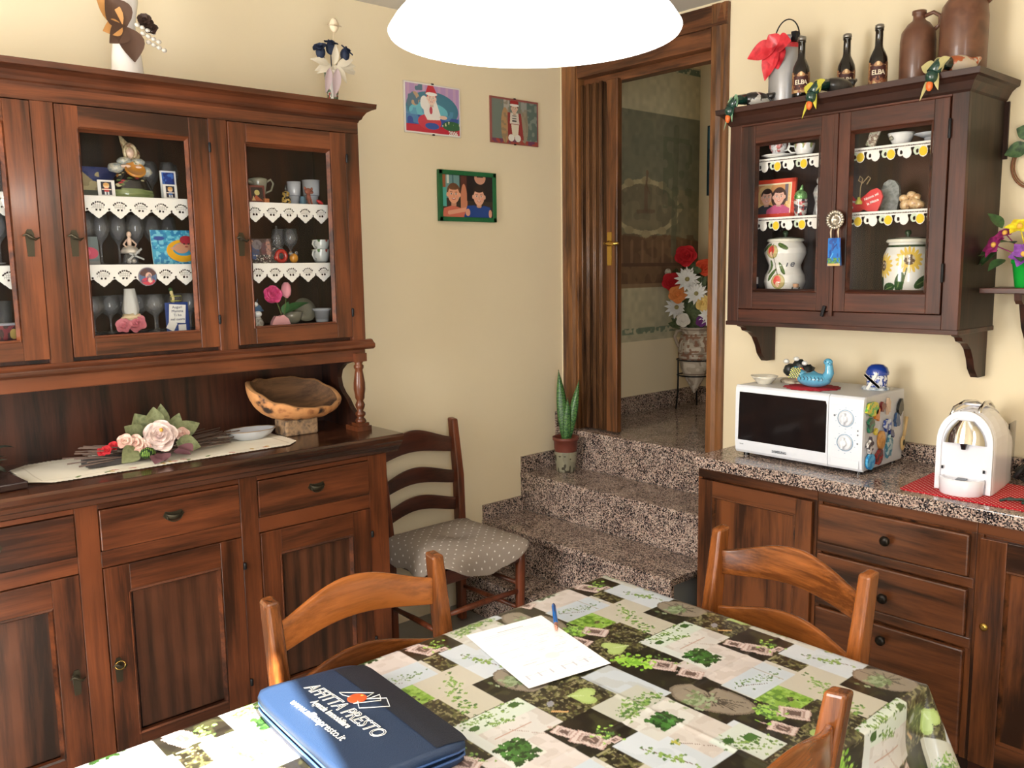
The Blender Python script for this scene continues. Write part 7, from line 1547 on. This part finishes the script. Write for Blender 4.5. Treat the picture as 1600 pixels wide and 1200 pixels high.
MB().tube([PP(.93)+Vector((0,0,.006)),PP(.8)+Vector((0,0,.0095)),PP(.62)+Vector((0,0,.008))],.0014,6).build('clip',plain('pen_navy',(18,40,90),rough=.3),parent=pn)
# zip folder
fo=thing('zip_folder','navy blue zipped document folder with white logo and writing lying on the tablecloth','folder',(.79,1.33,TT))
M_NV=plain('folder_blue',(26,46,74),rough=.55,bump=.25,nscale=400); M_NV2=plain('folder_navy',(14,21,36),rough=.6,bump=.25,nscale=400); M_ED=plain('folder_edge',(28,46,76),rough=.35)
A_,B_,C_,D_=Vector((.675,1.545,0)),Vector((.915,1.512,0)),Vector((.890,1.112,0)),Vector((.655,1.135,0))
def fpt(a,b): return A_*(1-a)*(1-b)+B_*a*(1-b)+C_*a*b+D_*(1-a)*b
def fz(a,b): return .040+.005*math.sin(PI*a)*math.sin(PI*b)-.012*max(0,a-.8)*5*.5+.004*(1-a)
def outline(k,n=60,rr=.16):
    pts=[]
    for i in range(n):
        t=2*PI*i/n; c_,s_=math.cos(t),math.sin(t); p=9; R=1/((abs(c_)**p+abs(s_)**p)**(1/p)); pts.append((.5+.5*k*R*c_,.5+.5*k*R*s_))
    return pts
def pad(z0,z1,k0,mat,name,th=False,a_min=None):
    m=MB(); rings=[]
    ks=[(k0*.985,0),(k0,.3),(k0,.7),(k0*.985,1),(k0*.93,1.0),(k0*.7,1.0),(k0*.35,1.0)]
    for (k,t) in ks:
        ring=[]
        for (a,b) in outline(k):
            p=fpt(a,b); zt=fz(a,b)*z1; zb=fz(a,b)*z0 if z0 else 0; ring.append((p.x,p.y,TT+.001+zb+(zt-zb)*t))
        rings.append(ring)
    n=60; vs=[q for r in rings for q in r]; fs=[tuple(range(n-1,-1,-1))]
    for i in range(len(rings)-1):
        for k in range(n): k2=(k+1)%n; fs.append((i*n+k,i*n+k2,(i+1)*n+k2,(i+1)*n+k))
    p=fpt(.5,.5); vs.append((p.x,p.y,TT+.001+fz(.5,.5)*z1)); c_=len(vs)-1
    for k in range(n): fs.append(((len(rings)-1)*n+k,(len(rings)-1)*n+(k+1)%n,c_))
    m.add(vs,fs,True); return m.build(name,mat,parent=fo)
pad(0,.34,.985,M_NV,'lower_cover'); pad(.36,.62,.955,M_ED,'zip_gusset'); top=pad(.64,1.0,1.0,M_NV,'upper_cover')
m=MB(); 
for zz in (.35,.63): 
    pts=[]
    for (a,b) in outline(.988): p=fpt(a,b); pts.append((p.x,p.y,TT+.001+fz(a,b)*zz))
    m.tube(pts,.0026,6,closed=True)
m.build('zip_piping',plain('piping_blue',(60,90,140),rough=.3,coat=.4),parent=fo)
m=MB(); 
def flap(u,v):
    a=.70+.29*u; b=.03+.94*v; q=abs(b-.5)*2; am=1-.08*max(0,q-.8)*5*.5
    a=min(a,am-.005); p=fpt(a,b); return (p.x,p.y,TT+.0022+fz(a,b))
m.grid(flap,10,30,smooth=True); m.build('spine_band',M_NV2,parent=fo)
zt=TT+.0548
wm=plain('white_print',(240,238,232))
def ftext(s,x,y0,y1,size,**k):
    return text('lettering',s,(x,(y0+y1)/2,zt-.0020),(0,-1,0),(1,0,0),size,wm,fo,width=abs(y0-y1),depth=.0006,**k)
def ftx(s,x,y0,y1,size,**k):
    o=ftext(s,x,y0,y1,size,**k)
    # lay the letters on the padded cover
    me=o.data; L=np.array(fo.location)
    for v in me.vertices:
        w=Vector(v.co)+Vector(L); 
        # invert bilinear approx
        bb=(1.53-w.y)/.405; aa=(w.x-(.675+(.655-.675)*bb))/.238
        v.co.z=TT+.0026+fz(min(1,max(0,aa)),min(1,max(0,bb)))-L[2]+ (v.co.z-(zt-.0020-L[2]))
    return o
ftx('AFFITTA PRESTO',.768,1.478,1.222,.040,outline=.0007,shear=.15); ftx('Agenzia Immobiliare',.7415,1.414,1.284,.020,bold=.0004); ftx('www.affittapresto.it',.7135,1.444,1.256,.0225,bold=.0002)
def onf(x,y): 
    bb=(1.53-y)/.405; aa=(x-(.675-.02*bb))/.238; return (x,y,TT+.0030+fz(min(1,max(0,aa)),min(1,max(0,bb))))
m=MB(); 
for poly in ([(.795,1.41),(.845,1.365),(.812,1.355),(.795,1.395)],[(.792,1.352),(.838,1.330),(.850,1.352)],[(.790,1.330),(.838,1.300),(.852,1.332),(.806,1.362)]):
    P_=[onf(*q_) for q_ in poly]; m.tube([Vector(a)*(1-t)+Vector(b)*t for a,b in zip(P_,P_[1:]+P_[:1]) for t in (0,.33,.66)],.0009,5,closed=True)
m.build('logo_lines',wm,parent=fo)
m=MB(); m.ell(onf(.808,1.366),(.019,.019,.0012),24,6); m.build('logo_disc',plain('logo_orange',(226,84,40),rough=.5),parent=fo)
m=MB(); m.ell(Vector(onf(.820,1.368))+Vector((0,0,.0012)),(.0035,.0035,.0006),10,4); m.build('logo_spark',plain('logo_gold',(250,190,90),rough=.5),parent=fo)
# ------------------------------------------------------------ light
def area(name,loc,rot,sx,sy,pw,col):
    l=bpy.data.lights.new(name,'AREA'); l.shape='RECTANGLE'; l.size=sx; l.size_y=sy; l.energy=pw; l.color=col
    o=bpy.data.objects.new(name,l); COL.objects.link(o); o.location=loc; o.rotation_euler=rot; return o
w=bpy.data.worlds.new('sky'); SC.world=w; w.use_nodes=True; nt=w.node_tree; bg=nt.nodes['Background']; bg.inputs['Color'].default_value=(.75,.86,1,1); bg.inputs['Strength'].default_value=1.6
# daylight entering the side window and the garden door
area('daylight_side_window',(X0-.02,1.9,1.62),(0,-PI/2,0),1.3,1.05,92,(1.0,.97,.93))
area('daylight_garden_door',(-.24,Y0-.02,1.27),(PI/2,0,0),.8,2.4,62,(.93,.96,1.0))
sun=bpy.data.lights.new('sun','SUN'); sun.energy=75; sun.angle=.01; sun.color=(1,.95,.86); so=bpy.data.objects.new('sun',sun); COL.objects.link(so)
d=Vector((.25,1,-.66)).normalized(); so.rotation_euler=d.to_track_quat('-Z','Y').to_euler()
# bulb in the pendant
pl=bpy.data.lights.new('pendant_bulb','POINT'); pl.energy=9; pl.color=(1,.92,.82); pl.shadow_soft_size=.06; po=bpy.data.objects.new('pendant_bulb',pl); COL.objects.link(po); po.location=(1.035,1.095,1.96)
area('hall_fill_light',(3.9,1.35,2.4),(math.radians(-70),0,0),.8,.8,1.9,(1,.95,.88))  # added unseen fill lamp, lifts the otherwise unlit windowless hall
SC.view_settings.view_transform='Standard'; SC.view_settings.look='None'; SC.view_settings.exposure=0; SC.view_settings.gamma=1; SC.view_settings.use_curve_mapping=False
